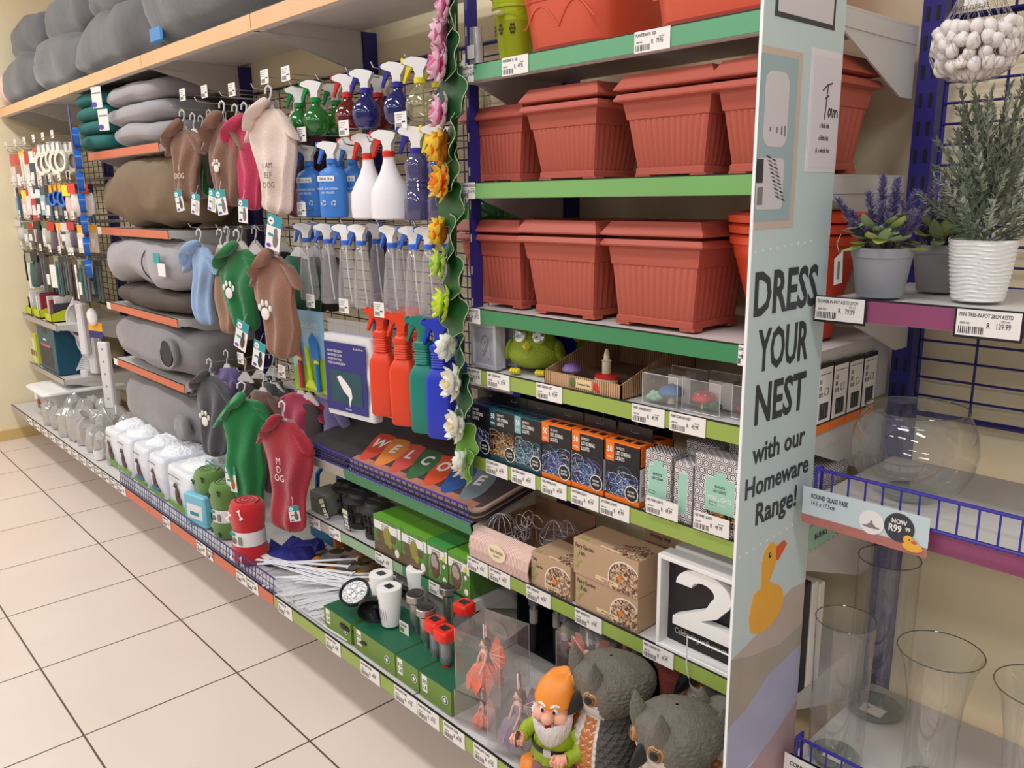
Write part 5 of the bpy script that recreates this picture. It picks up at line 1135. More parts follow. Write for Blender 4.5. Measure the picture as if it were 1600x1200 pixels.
for k, (x, l) in enumerate(((-.650, 'white string light carton end seen right of the banner, front one'), (-.650, 'white string light carton end, second from the front'), (-.650, 'white string light carton end, third from the front'), (-.650, 'white string light carton end, rearmost'))):
    y = 1.335+.060*k; t = thing('string_light_box', l, 'box', (-.715, y, HD), group='cartons seen beyond the banner'); wv = .045
    B().use(CARD_K).box(-wv, wv, 0, .058, .012, .128-.002*k).use(CARD_O).box(-wv, wv, 0, .058, 0, .012).build('carton', t, 0)
    b = B().use(PAPER).box(wv, wv+.0005, .003, .056, .020, .120-.002*k).use(CARD_O).box(wv, wv+.0005, 0, .058, .0, .016); b.at(wv, 0, 0, rz=pi/2).use(INK)
    for j in range(11): b.box(.014+j*.003, .0155+j*.003+(j % 3)*.0006, -.001, 0, .026, .056)
    b.box(.008, .05, -.001, 0, .108, .109)
    for j in range(7): b.box(.010+.005*(j//3), .012+.005*(j//3), -.001, 0, .068+.012*(j % 3), .076+.012*(j % 3))
    b.tube([(.03,-.001,.07),(.03,-.001,.082),(.042,-.001,.082),(.042,-.001,.07),(.03,-.001,.07)], .0005, 4).build('side_print', t, 0)
t = thing('wire_light_box', 'mint and hexagon printed box leaning on the lime shelf right of the banner', 'box', (-.70, 1.335, HE), ry=0)
B().use(HEX).box(-.03, .028, 0, .15, 0, .150).build('carton', t, 0); b = B().use(MINT).box(.028, .0285, .004, .12, .004, .05).at(.028, 0, 0, rz=pi/2).use(INK).text('IN-PLACE', .06, .02, .012, -.001, sx=.7); b.build('mint_label', t, 0)
# boxed frames seen beyond the banner, on the number-box shelf
for k in range(3):
    t = thing('boxed_frame', ['black edged frame seen right of the banner behind the glass, front one', 'black edged frame seen right of the banner, middle one', 'black edged frame seen right of the banner, rear one'][k], 'picture frame', (-.735, 1.355+.028*k, HF-.0+.0)); B().use(BLACK if k == 0 else PAPER).box(-.0, .062, 0, .022, 0, .23-.01*k, .002).build('frame', t)

# plants
LPOT = mat('pot_grey', (150,152,158), .6, var=.06, vscale=30); LAV = mat('lavender', (98,86,132), .7); LAV2 = mat('lavender_pale', (140,128,160), .7); LEAF = mat('leaf_sage', (138,156,112), .6, var=.25, vscale=60); LEAF2 = mat('leaf_lime', (170,186,104), .6, var=.2, vscale=60)
def leaf(b, base, tip, w_, curl=.2, n=6):
    base = V(base); tip = V(tip); d = tip-base; side = d.cross(V((0,0,1))); side = side.normalized() if side.length > 1e-6 else V((1,0,0)); nrm = side.cross(d).normalized(); rs = []
    for i in range(n+1):
        u = i/n; c = base+d*u+nrm*(-curl*d.length*4*u*(1-u)*.5); ww = w_*sin(pi*min(1, u*.92+.08))**.8*(1-.0*u)+.0004; th = .0006
        rs.append([c-side*ww+nrm*.25*ww, c+nrm*th, c+side*ww+nrm*.25*ww, c-nrm*th])
    return b.rings(rs)
def lavender(label, x, y, seed, dens=1, rz=0):
    r_ = random.Random(seed); t = thing('potted_lavender', label, 'potted plant', (x, y, 1.3305), rz)
    B().use(LPOT).lathe([(.034,0),(.036,.002),(.0455,.064),(.0475,.065),(.049,.080),(.0465,.080),(.044,.066)], 40, cap1=True).build('pot', t)
    B().use(mat('soil', (60,50,44), .9)).lathe([(.044,.070),(.001,.072)], 20).build('soil', t)
    sp = [(-.075,-.02,.155),(-.055,-.01,.135),(-.025,-.015,.165),(.0,-.02,.15),(.02,-.01,.185),(.045,.0,.165),(.075,.01,.175),(-.04,-.04,.12),(.0,.03,.18),(.055,-.025,.135),(.02,-.035,.13),(-.01,.0,.19)]
    for (a, c, h) in sp:
        b = B().use(LAV); p0 = V((a*.25, c*.25, .07)); p1 = V((a, c, h)); st_ = p0.lerp(p1, .3); d = (p1-st_)
        b.cyl(p0, p1, .0012, n=4)
        for k in range(int(260*dens)):
            u = r_.random(); q = st_+d*u; an = r_.uniform(0, 2*pi); R0 = .019*(1-.55*u)*r_.uniform(.5,1)
            o = V((cos(an)*R0, sin(an)*R0, .004+.006*r_.random())); b.use(LAV2 if r_.random() < .35 else LAV); e = q+o
            s_ = V((-sin(an), cos(an), 0))*.0013; b.add([q-s_, q+s_, e+V((0,0,.0015)), q+V((0,0,.0025))], [(0,1,2),(1,3,2),(3,0,2),(0,3,1)])
        b.build('flower_spike', t, 0)
    for k in range(30):
        an = r_.uniform(0, 2*pi) if k > 8 else r_.uniform(-2.6, -.5); rr0 = r_.uniform(.02,.035); zz = r_.uniform(.078,.125)
        base = V((cos(an)*rr0, sin(an)*rr0, zz)); L_ = r_.uniform(.032,.055); tip = base+V((cos(an)*L_*.8, sin(an)*L_*.8, L_*r_.uniform(-.35,.9)))
        b = B().use(LEAF2 if k % 3 == 0 else LEAF); leaf(b, base, tip, .0105); b.cyl(V((0,0,.075)), base, .0009, n=4); b.build('leaf', t, 60)
    return t
l1 = lavender('lavender in a grey pot beside the banner, front one', -.587, 1.362, 3, 1.3)
lavender('lavender in a grey pot behind and right of the front one', -.545, 1.50, 8, 1.0)
t = thing('hang_tag', 'narrow white swing tag hanging off the front lavender', 'tag', (-.652, 1.35, 1.345), .9); B().use(PAPER).prism([(-.008,.0),(.006,.004),(.004,.058),(-.010,.044)], 0, .0008).use(INKG).box(-.004, .0, -.0004, 0, .01, .04).build('card', t, 0); B().use(WHITE).tube([(-.003,0,.055),(-.008,0,.07),(.0,.004,.085)], .0005, 4).build('cord', t)
CYP = mat('cypress_green', (126,138,118), .7); CYP2 = mat('cypress_frost', (184,188,172), .7)
t = thing('potted_cypress', 'frosted artificial cypress in a white ridged pot', 'potted plant', (-.452, 1.405, 1.3305))
b = B().use(WHITE); rs = []; n = 64
for i in range(40):
    u = i/39; z_ = .094*u; r = .0365+.0115*u**.8
    if i == 0: r = .034
    rs.append([((r+.0011*sin(u*95+2.2*sin(a*2+u*5)+1.1*sin(a*5)))*cos(a), (r+.0011*sin(u*95+2.2*sin(a*2+u*5)+1.1*sin(a*5)))*sin(a), z_+.0008*sin(a*3)*u) for a in [2*pi*k/n for k in range(n)]])
rs += [[(.044*cos(2*pi*k/n), .044*sin(2*pi*k/n), .094) for k in range(n)], [(.042*cos(2*pi*k/n), .042*sin(2*pi*k/n), .08) for k in range(n)]]
b.rings(rs).build('pot', t, 60)
r_ = random.Random(5)
for k in range(84):                      # fronds of scale leaves
    h = .085+.16*(k/84)**.9*r_.uniform(.7,1.1); an = k*2.4+r_.uniform(-.3,.3); rad_ = .105*(1-.55*(k/84))*r_.uniform(.7,1.15)
    p0 = V((0,0,.08+.10*(k/84))); p1 = V((cos(an)*rad_, sin(an)*rad_*.85, h+.045+.05*(k/84))); b = B(); b.use(CYP).cyl(p0, p1, .0014, .0008, n=4)
    m_ = CYP2 if r_.random() < .45 else CYP
    for j in range(44):
        u = .22+.78*j/44; q = p0.lerp(p1, u); d = (p1-p0).normalized(); s1 = d.cross(V((0,0,1))).normalized(); s2 = s1.cross(d)
        th = r_.uniform(0, 2*pi); e = d*.012+(s1*cos(th)+s2*sin(th))*.012; e *= r_.uniform(.6,1.25)*(1.15-.5*u)
        b.use(m_ if r_.random() < .75 else CYP); pr_ = e.normalized().cross(V((.3,.2,1))).normalized()*.0022; b.add([q-pr_*.6, q+e*.6-pr_, q+e, q+e*.6+pr_, q+pr_*.6, q+e*.5+V((0,0,.0014))], [(0,1,5),(1,2,5),(2,3,5),(3,4,5),(4,0,5),(4,3,2,1,0)])
        e2 = e*.55+d*.006; q2 = q+e*.4; b.add([q2-pr_*.5, q2+e2, q2+pr_*.5, q2+V((0,0,.001))], [(0,1,3),(1,2,3),(2,1,0)])
    b.build('frond', t, 0)
# net of pebbles
STONE = mat('white_pebble', (226,218,214), .5, bump=.15, bscale=80)
t = thing('pebble_net', 'netting bag of white pebbles hanging in the top right corner', 'net bag', (-.462, 1.315, 1.652)); r_ = random.Random(11)
b = B().use(glassy('net_film', (214,210,206), .25, .3)); prof = [(.008,-.004),(.03,.0),(.050,.014),(.058,.035),(.056,.058),(.046,.075),(.034,.095),(.024,.12),(.02,.16)]
N1 = 22
for k in range(N1):                       # diamond netting in two directions
    for sg in (-1, 1):
        b.tube([(r*1.02*cos(2*pi*k/N1+sg*z_*9), r*.82*sin(2*pi*k/N1+sg*z_*9), z_) for r, z_ in [(prof[i][0]+(prof[i+1][0]-prof[i][0])*j/3, prof[i][1]+(prof[i+1][1]-prof[i][1])*j/3) for i in range(len(prof)-1) for j in range(3)]], .00045, 3)
b.build('netting', t); pk = []
for k in range(150):
    for _ in range(30):
        an = r_.uniform(0, 2*pi); z_ = r_.uniform(.006,.070); i = max(j for j in range(len(prof)) if prof[j][1] <= z_); rmax = prof[i][0]-.008; rr0 = rmax*(1 if k < 105 else r_.uniform(.1,.8)); p = V((rr0*cos(an), rr0*.80*sin(an), z_))
        if all((p-q).length > .0115 for q in pk): break
    else: continue
    pk.append(p)
PBM = []
for v in range(4):
    b = B().use(STONE); rs = []
    for i in range(7):
        ph = -pi/2+pi*i/6; rs.append([wob((.0125*max(.05, cos(ph))*cos(a), .0095*max(.05, cos(ph))*sin(a), .0085*sin(ph)), 90, .0028, v) for a in [2*pi*j/10 for j in range(10)]])
    b.rings(rs); o = b.build('pebble', t, 80); PBM.append(o)
PBM[0].location = pk[0]; 
for k, p in enumerate(pk[1:]):
    o = PBM[k+1] if k < 3 else PBM[k % 4].copy()
    if k >= 3: COL.objects.link(o); o.parent = t
    o.location = p; o.rotation_euler = (r_.uniform(0,3), r_.uniform(0,3), r_.uniform(0,3))
    if k > 98: tag(o, kind='stuff')
b = B().use(PAPER).box(-.012, .016, -.024, -.022, .092, .125).use(INK).text('WHITE PEBBLES', .0, .088, .006, -.034, sx=.8); b.build('paper_label', t, 0)
B().use(CHROME).tube([(0,.0,.15),(0,.12,.18),(0,.33,.18)], .0025, 6).build('hook', t)

# ================================================================ LOTUS GARLAND
LFM = mat('lotus_leaf', (30,84,44), .5, var=.25, vscale=25); LFE = mat('leaf_rim', (168,190,140), .5)
t = thing('flower_garland', 'hanging garland of foam lotus flowers from pink down to white', 'garland', (-1.60, 1.272, 1.30))
def petal(b, c, a, el, L_, w_, m1, m2, roll=0):
    d = V((cos(a)*cos(el), sin(a)*cos(el), sin(el))); s = V((-sin(a), cos(a), 0)); nrm = d.cross(s); rs = []
    for i in range(7):
        u = i/6; q = V(c)+d*L_*u+nrm*(-.30*L_*sin(pi*u*.9)); ww = w_*max(.05, sin(pi*(.12+.86*u)))**.75; cup = nrm*(-.35*ww)
        rs.append([q-s*ww-cup, q-s*ww*.5-cup*.1, q, q+s*ww*.5-cup*.1, q+s*ww-cup, q+nrm*.0012+s*ww*.5-cup*.1, q+nrm*.0012, q+nrm*.0012-s*ww*.5-cup*.1])
    h = 5; b.use(m1).rings(rs[:h], cap1=False); b.use(m2).rings(rs[h-1:], cap0=False)
def lotus(px, py, c1, c2, mid, tip_, facing, s=1, n2=8):
    q = at(px, py, 1.262) - t.location
    m1, m2, m3 = mat('petal_%d_%d_%d' % c1, c1, .5), mat('petal_%d_%d_%d' % c2, c2, .5), mat('petal_%d_%d_%d' % mid, mid, .5)
    o = []
    for ring, (n, el, L_, w_, ma, mb) in enumerate(((7, .10, .037, .0145, m1, m2), (n2, .60, .033, .0125, m1, m2), (5, 1.05, .022, .009, m3, m1))):
        for k in range(n):
            b = B(); b.T = M4.Translation(q) @ facing @ M4.Diagonal((s, s, s, 1)); petal(b, (0,0,.002*ring), 2*pi*(k+.5*ring)/n, el, L_, w_, ma, mb)
            b.build('petal', t, 60)
    b = B(); b.T = M4.Translation(q) @ facing @ M4.Diagonal((s, s, s, 1)); b.use(mat('stamen', (240,190,60), .6)).lathe([(.004,0),(.006,.008),(.004,.012)], 10)
    for k in range(9): b.cyl((.004*cos(k*.7), .004*sin(k*.7), .006), (.007*cos(k*.7), .007*sin(k*.7), .016), .0009, n=4)
    b.build('stamens', t)
def pad(px, py, r, facing, m=LFM, seed=0):
    q = at(px, py, 1.285) - t.location; n = 48; b = B(); b.T = M4.Translation(q) @ facing
    rim_ = lambda k, f=1: (f*r*(1+.06*sin(k*2*pi/n*7+seed)), 0)
    rs = []
    for f in (.05, .4, .75, 1):
        rs.append([(f*r*(1+.07*f*sin(6*2*pi*k/n+seed))*cos(2*pi*k/n), f*r*(1+.07*f*sin(6*2*pi*k/n+seed))*sin(2*pi*k/n), .006*f*f*sin(5*2*pi*k/n+seed)+.010*f*f) for k in range(n)])
    b.use(m).rings(rs); b.rings([[(p[0], p[1], p[2]-.0015) for p in r0] for r0 in rs][::-1])
    b.use(LFE).tube([rs[3][k % n] for k in range(n+1)], .0011, 4); b.build('leaf_pad', t, 60)
FW = lambda az, el: M4.Rotation(az, 4, 'Z') @ M4.Rotation(pi/2-el, 4, 'Y')
cams = -2.15                              # the flowers look out over the aisle to the left
PK = ((226,130,180), (238,196,214), (240,170,120)); OR_ = ((236,134,40), (240,200,60), (240,150,40)); GRN = ((150,204,60), (206,224,110), (230,220,60)); LM = ((190,226,40), (226,240,90), (240,226,40)); WH = ((232,230,216), (240,240,232), (240,216,120))
for i, (px, py, C_, az, s) in enumerate(((697, 8, PK, -2.3, .9), (690, 52, PK, -2.6, .85), (688, 100, PK, -2.1, 1.05), (690, 176, PK, -2.2, 1.05), (688, 230, OR_, -2.7, 1.0), (690, 285, OR_, -2.0, 1.05), (688, 362, OR_, -2.6, .9), (688, 412, GRN, -2.2, 1.0), (693, 474, LM, -2.2, 1.05), (700, 542, WH, -2.9, .85), (708, 598, WH, -2.0, 1.08), (714, 664, WH, -2.0, 1.05), (722, 722, WH, -2.6, .8))):
    lotus(px, py, *C_, None, FW(az, .15), s*1.3)
for i, (px, py, r) in enumerate(((708, 25, .040), (705, 85, .046), (708, 150, .046), (708, 215, .046), (706, 262, .046), (706, 320, .044), (708, 370, .046), (712, 430, .046), (712, 490, .044), (722, 560, .046), (726, 618, .046), (730, 690, .042), (736, 728, .040))):
    pad(px+2, py, r*1.28, FW(-1.9+.25*(i % 3-1), .1), LFM if i < 11 else mat('leaf_lime_pad', (96,150,50), .5), i)
B().use(LFM).tube([at(p, q, 1.29)-t.location for p, q in ((712,-30),(716,100),(712,250),(712,400),(722,550),(734,735))], .003, 6).build('cord', t)
t2 = thing('wall_bracket_rail', 'slim navy slotted rail behind the lotus garland', 'rail', (-1.592, 1.325, 0)); B().use(NAVY).box(-.006, .006, 0, .03, 1.08, 2.15).build('rail', t2, 0)
b = B().use(PAPER)
for k in range(12): b.box(-.002, .002, -.0004, 0, 1.15+.08*k, 1.17+.08*k)
b.build('slots', t2, 0)

t = thing('backing_board', 'bright blue plastic panel behind the leftmost string light boxes', 'board', (-1.53, 1.45, HE)); B().use(mat('panel_blue', (30,50,190), .35)).box(-.055, .10, 0, .004, 0, .185).build('panel', t, 0)
t = thing('backing_board', 'bright blue plastic panel high behind the boxed photo frames', 'board', (-1.52, 1.50, HD)); B().use(mat('panel_blue', (30,50,190), .35)).box(-.06, .12, 0, .004, .0, .108).build('panel', t, 0)
# ================================================================ HOOKS
CARDW = mat('card_white', (232,228,224), .6)
_hk = {}
def hook(x, z, yt, label, card=1, group=None):
    t = thing('display_hook', label, 'hook', (x, yt, z), group=group)
    b = B().use(CHROME).tube([(0, 1.65-yt, .0), (0, .03, 0), (0, .008, .004), (0, 0, .018)], .0022, 5); b.build('wire', t)
    if card:
        b = B().use(CHROME).tube([(.0, 1.65-yt, .035), (0, .0, .035)], .0014, 4); b.build('ticket_wire', t)
        b = B().use(CARDW).box(-.026, .026, -.004, -.003, .022, .062).use(INKG)
        for k in range(3): b.box(-.022, .012-.004*k, -.0045, -.004, .054-.006*k, .0555-.006*k)
        for k in range(8): b.box(-.022+.003*k, -.0205+.003*k, -.0045, -.004, .026, .036)
        b.use(INK).box(.004, .020, -.0045, -.004, .034, .038); b.build('ticket', t, 0)
    return t
# ================================================================ SPRAY BOTTLES
def head(t, z, cap, lever, sc=1, body=WHITE, tube_=True):
    b = B().use(body); s = sc        # nozzle points to -X side as in the photo, toward the aisle left
    pr = [(-.040,.046),(-.044,.040),(-.040,.034),(-.016,.026),(-.010,.010),(-.012,.0),(.012,.0),(.012,.016),(.022,.032),(.026,.042),(.018,.046),(.0,.050),(-.020,.052)]
    b.prism([(p*s, z+q*s) for p, q in pr], -.010*s, .010*s).build('spray_head', t, 30)
    B().use(lever).prism([(p*s, z+q*s) for p, q in [(-.026,.034),(-.034,.030),(-.040,.008),(-.046,-.012),(-.041,-.014),(-.034,.002),(-.026,.018),(-.018,.026)]], -.006*s, .006*s).build('trigger', t, 30)
    B().use(lever).box(-.049*s, -.041*s, -.008*s, .008*s, z+.034*s, z+.050*s, .002).build('nozzle', t)
    b = B().use(cap).lathe([(.016*s, z-.014*s), (.0165*s, z-.001*s), (.012*s, z+.001*s)], 18); b.build('collar', t)
def bottle(name, label, prof, mat_, x, y, z, cap, lever, rz=-.2, sx=1, sy=1, hs=1, group=None, label_fn=None, body=WHITE, tube_=None, n=28):
    t = thing(name, label, 'spray bottle', (x, y, z), rz, group); H = prof[-1][1]
    B().use(mat_).lathe(prof, n, sx, sy, True, False).build('bottle_body', t, 50)
    head(t, H+.012*hs, cap, lever, hs, body)
    if tube_: B().use(tube_).tube([(0,0,H), (.004,0,H*.5), (.012,0,.012)], .0022, 6).build('dip_tube', t)
    if label_fn: label_fn(t)
    return t
def gp(name, c, a=.28): return glassy(name, c, a, .04)
GPROF = [(.012,0),(.026,.004),(.038,.018),(.042,.040),(.038,.062),(.026,.078),(.014,.088),(.0125,.100)]
cG, cR, cB, cY = gp('green_clear', (70,176,84)), gp('red_clear', (170,50,44)), gp('blue_clear', (60,66,170)), gp('yellow_clear', (206,202,140), .18)
gG, gR, gB, gY = mat('cap_green', (24,140,64), .35), mat('cap_red', (206,40,40), .35), mat('cap_blue', (44,44,150), .35), mat('cap_yellow', (232,214,50), .35)
for px_, y, c, g, l in ((469, 1.40, cG, gG, 'green round spray bottle at the left end of the top row'), (494, 1.37, cG, gG, 'large looking green round spray bottle, front of the green ones'), (526, 1.46, cG, gG, 'green round spray bottle behind the red one'), (544, 1.38, cR, gR, 'red round spray bottle in the top row'),
        (572, 1.37, cB, gB, 'dark blue round spray bottle right of the red one'), (592, 1.46, cR, gR, 'red round spray bottle hidden behind the dark blue one'), (600, 1.52, cB, gB, 'dark blue round spray bottle at the back of the middle hook'), (622, 1.37, cB, gB, 'dark blue round spray bottle beside the yellow one'), (657, 1.37, cY, gY, 'clear round spray bottle with yellow trigger'), (684, 1.46, cY, gY, 'clear round spray bottle with yellow trigger, behind the garland'), (700, 1.40, cB, gB, 'clear blue capped round bottle behind the garland')):
    bottle('globe_spray_bottle', l, GPROF, c, X(px_, y, 1.76), y, 1.695, g, g, tube_=c, group='round spray bottles', rz=.62)
for k, (x, y) in enumerate(((-1.78, 1.50), (-1.70, 1.44), (-1.66, 1.56))): bottle('globe_spray_bottle', ['clear round spray bottle seen past the lime bucket shelf, rear', 'clear round spray bottle seen between the shelves left of the planters', 'clear round bottle nearest the wall above the planters'][k], GPROF, cY, x, y, 1.70, gY, gY, group='round spray bottles')
for k, (x, y) in enumerate(((-1.80, 1.42), (-1.72, 1.50), (-1.66, 1.42), (-1.74, 1.58))): bottle('globe_spray_bottle', 'green spray bottle seen left of the lower planters, '+['leftmost', 'second', 'nearest the planter', 'rearmost'][k], [(p*1.1, q*1.3) for p, q in GPROF], cG, x, y, 1.40, gG, gG, group='green spray bottles beyond the planters')
BLB = mat('bottle_blue', (58,124,206), .4)
def blue_label(t):
    b = B().use(WHITE).box(-.036, .020, -.0285, -.0275, .110, .126).use(INK).text('500 ml  16 oz', -.008, .114, .008, -.0288, sx=.7).use(PAPER).text('HOME AND GARDEN', -.004, .085, .0065, -.0285, sx=.75).text('KEY SPRAYER', -.004, .073, .0065, -.0285, sx=.75)
    for cx in (-.020, .014):
        for j in range(3): a = j*2.09+.5; b.tube([(cx+.008*cos(a), -.0287, .045+.008*sin(a)), (cx+.008*cos(a+1.2), -.0287, .045+.008*sin(a+1.2)), (cx+.004*cos(a+1.6), -.0287, .045+.004*sin(a+1.6))], .0016, 4)
    b.build('printed_label', t, 0)
for px_, y, l in ((486, 1.38, 'blue garden spray bottle at the left of the second row'), (521, 1.35, 'blue garden spray bottle marked 500 ml 16 oz, in front'), (533, 1.46, 'blue garden spray bottle behind the front one'), (553, 1.42, 'blue garden spray bottle partly behind the white ones')):
    bottle('garden_spray_bottle', l, [(.030,0),(.044,.004),(.046,.02),(.046,.125),(.040,.140),(.018,.152),(.016,.165)], BLB, X(px_, y, 1.52), y, 1.442, BLB, BLB, sy=.62, label_fn=blue_label, group='blue garden spray bottles', rz=.55)
WB = mat('bottle_white', (236,232,236), .45)
for px_, y, l in ((556, 1.43, 'white spray bottle with red trigger at the left, behind'), (578, 1.38, 'white spray bottle with red trigger in the middle'), (610, 1.36, 'white spray bottle with red trigger at the right, in front')):
    bottle('white_spray_bottle', l, [(.050,0),(.058,.004),(.060,.03),(.058,.075),(.046,.100),(.028,.130),(.019,.155),(.016,.175)], WB, X(px_, y, 1.51), y, 1.440, mat('cap_red2', (220,50,40), .35), mat('cap_red2', (220,50,40), .35), sy=.7, hs=1.1, group='white spray bottles', rz=.5)
bottle('ribbed_spray_bottle', 'violet clear hourglass spray bottle with dark blue trigger', [(.036,0),(.040,.004),(.040,.05),(.034,.075),(.030,.085),(.034,.088),(.030,.098),(.034,.101),(.030,.11),(.033,.13),(.036,.145),(.026,.165),(.016,.175)], gp('violet_clear', (126,120,178), .35), X(654, 1.35, 1.5), 1.35, 1.44, gB, gB, hs=1.1, rz=.6)
bottle('ribbed_spray_bottle', 'violet clear spray bottle with yellow trigger half behind the garland', [(.036,0),(.040,.004),(.040,.05),(.032,.085),(.034,.12),(.036,.145),(.026,.165),(.016,.175)], gp('violet_clear', (126,120,178), .35), X(690, 1.37, 1.5), 1.37, 1.44, gY, gY, hs=1.1, rz=.6)
cC = gp('clear_bottle', (236,234,240), .17); gL = mat('cap_light_blue', (56,110,214), .35)
CPROF = [(.026,0),(.031,.003),(.033,.02),(.031,.07),(.026,.12),(.022,.15),(.0215,.17),(.016,.185),(.0145,.195)]
for k, (px_, y) in enumerate(((481, 1.37), (500, 1.46), (514, 1.37), (542, 1.36), (566, 1.37), (590, 1.46), (614, 1.36), (630, 1.44), (648, 1.355), (672, 1.37), (700, 1.42))):
    bottle('clear_spray_bottle', ['slim clear spray bottle at the left end of the third row', 'slim clear spray bottle behind the leftmost one', 'slim clear spray bottle, second in the front row', 'slim clear spray bottle, third in the front row', 'slim clear spray bottle in the middle of the front row', 'slim clear spray bottle hidden behind the middle ones', 'slim clear spray bottle, fifth in the front row',
        'slim clear spray bottle at the back, right half of the row', 'slim clear spray bottle next to the garland', 'slim clear spray bottle half behind the green lotus', 'slim clear spray bottle wholly behind the garland leaves'][k], CPROF, cC, X(px_, y, 1.30), y, 1.168, gL, gL, rz=[.6,.2,.75,.55,.4][k % 5], tube_=WHITE, group='slim clear spray bottles', hs=.95)
OB, TB, UB = mat('bottle_orange', (226,66,32), .4), mat('bottle_teal', (20,128,112), .4), mat('bottle_royal', (36,56,190), .4)
def jerry(label, x, y, m, rz=0):
    t = thing('trigger_bottle', label, 'spray bottle', (x, y, .855), rz, 'large trigger bottles'); rs = [rrect(.040*s, .026*s, .016*s, z_) for s, z_ in ((.86,0),(1,.006),(1.04,.08),(1.04,.155),(.97,.17),(.72,.190),(.62,.194))]
    for k in range(7): rs += [rrect(.0215, .0205, .012, .196+.007*k), rrect(.0235, .0225, .012, .199+.007*k)]
    rs += [rrect(.026, .024, .014, .246), rrect(.026, .024, .014, .256), rrect(.016, .016, .01, .262), rrect(.015, .015, .01, .268)]
    B().use(m).rings(rs).build('bottle_body', t, 50); head(t, .272, m, m, 1.1, m); return t
for px_, y, m, l in ((601, 1.35, OB, 'orange trigger bottle at the left of the bottom row'), (633, 1.33, OB, 'orange trigger bottle in front, second from the left'), (655, 1.43, OB, 'orange trigger bottle behind the teal one'), (665, 1.325, TB, 'teal trigger bottle beside the orange ones'), (691, 1.325, UB, 'royal blue trigger bottle behind the white lotus flowers'), (712, 1.42, UB, 'royal blue trigger bottle in the shade behind the garland')): jerry(l, X(px_, y, .95), y, m, .42)
for k, (x, z) in enumerate([(-2.50,1.86),(-2.33,1.86),(-2.16,1.86),(-2.03,1.86),(-1.87,1.86),(-2.46,1.665),(-2.34,1.665),(-2.20,1.665),(-2.07,1.665),(-1.88,1.665),(-2.44,1.43),(-2.24,1.43),(-2.04,1.43),(-1.86,1.43)]):
    r_n = 0 if k < 5 else 1 if k < 10 else 2; j = k-(0, 5, 10)[r_n]
    hook(x, z-.01, 1.345, 'chrome display hook over the '+['round', 'white and blue', 'slim clear'][r_n]+' spray bottles, '+ORD[j]+' from the left', 0, 'spray bottle hooks')
for k, (px_, py) in enumerate(((471,210),(537,200),(626,188),(471,327),(485,470),(537,478),(592,484),(446,115),(413,120),(285,148),(319,143),(362,140),(376,560),(440,580))):
    p = at(px_, py, 1.325); t = thing('price_ticket', 'white hanging price ticket '+['under the leftmost green round bottle', 'under the red round bottle', 'under the dark blue round bottle beside the yellow one', 'left of the blue garden sprayers', 'under the leftmost slim clear bottle', 'under the third slim clear bottle', 'under the middle slim clear bottle', 'high above the cream coat, right one', 'high above the cream coat, left one', 'above the first brown dog coat', 'above the second brown dog coat', 'above the pink dog coat', 'below the green paw print coat', 'below the brown paw print coat'][k], 'price ticket', tuple(p))
    b = B().use(CARDW).box(-.027, .027, 0, .001, -.022, .022).use(INKG)
    for q in range(3): b.box(-.022, .010-.004*q, -.0005, 0, .014-.006*q, .0155-.006*q)
    for q in range(9): b.box(-.022+.003*q, -.0205+.003*q, -.0005, 0, -.018, -.006)
    b.use(INK).box(.006, .020, -.0005, 0, -.006, -.002); b.build('card', t, 0)
    B().use(CHROME).cyl((0, .001, .0), (0, 1.65-p.y, 0), .0014, n=4).build('wire', t)
# tools card and cover pack
t = thing('garden_tool_set', 'childrens garden tool set on a sky blue card with two trowels and a rake', 'tool set', (X(482, 1.36, 1.0), 1.36, .845), .15)
B().use(mat('card_sky', (150,196,226), .45)).box(-.095, .085, .004, .006, .07, .285).use(mat('card_lime', (168,200,40), .45)).box(-.095, .085, .004, .006, 0, .07).build('backing_card', t, 0)
b = B().use(PAPER).text('GARDEN', 0, .225, .020, .0035, sx=.85).text('MONSTERS', 0, .200, .018, .0035, sx=.8).use(mat('card_grass', (140,184,50), .5)).ell((.05,.003,.07), .05, .0008, .06, 20, 6).ell((-.05,.003,.05), .045, .0008, .05, 20, 6); b.build('card_print', t, 0)
def trowel(nm, m, x, z0, flip=0, w_=.017):
    B().use(m).tube([(x+.004,-.006,z0),(x,-.006,z0+.10)], [.0085,.0075], 10).build(nm+'_handle', t); B().use(mat('tool_yellow', (226,222,60), .4)).ell((x-.002,-.006,z0+.102), .013, .007, .010, 12, 8).build(nm+'_collar', t)
    B().use(m).prism([(x-w_, z0+.115), (x+w_-.004, z0+.110), (x+w_-.010, z0+.17), (x-.014, z0+.205), (x-w_-.012, z0+.18)] if not flip else [(x-w_-.002, z0+.115), (x+w_-.006, z0+.110), (x-.010, z0+.20), (x-.040, z0+.205)], -.010, -.006).build(nm+'_blade', t)
trowel('pink_trowel', mat('tool_pink', (190,50,90), .4), -.045, .012, 1, .020); trowel('blue_trowel', mat('tool_blue', (30,120,200), .4), .048, .008, 0, .022)
B().use(mat('tool_lime', (200,220,50), .4)).tube([(.012,-.006,.045),(-.006,-.006,.16)], .007, 8).prism([(-.018,.02),(.045,.012),(.042,.022),(.024,.045),(.004,.048)], -.010, -.003).build('rake', t)
t = thing('cover_pack', 'clear packed garden cover with a royal blue sleeve hanging below the bottles', 'pack', (X(552, 1.34, .95), 1.34, .82), .12)
b = B().use(mat('pack_white', (226,226,230), .3)).rings([rrect(.118+.003*sin(k*2.1), .018+.004*sin(k*1.3), .012, .0+.024*k) for k in range(12)]); b.build('folded_cover', t)
B().use(mat('sleeve_blue', (34,38,120), .35)).box(-.108, .095, -.0245, -.0235, .018, .240).build('sleeve', t, 0)
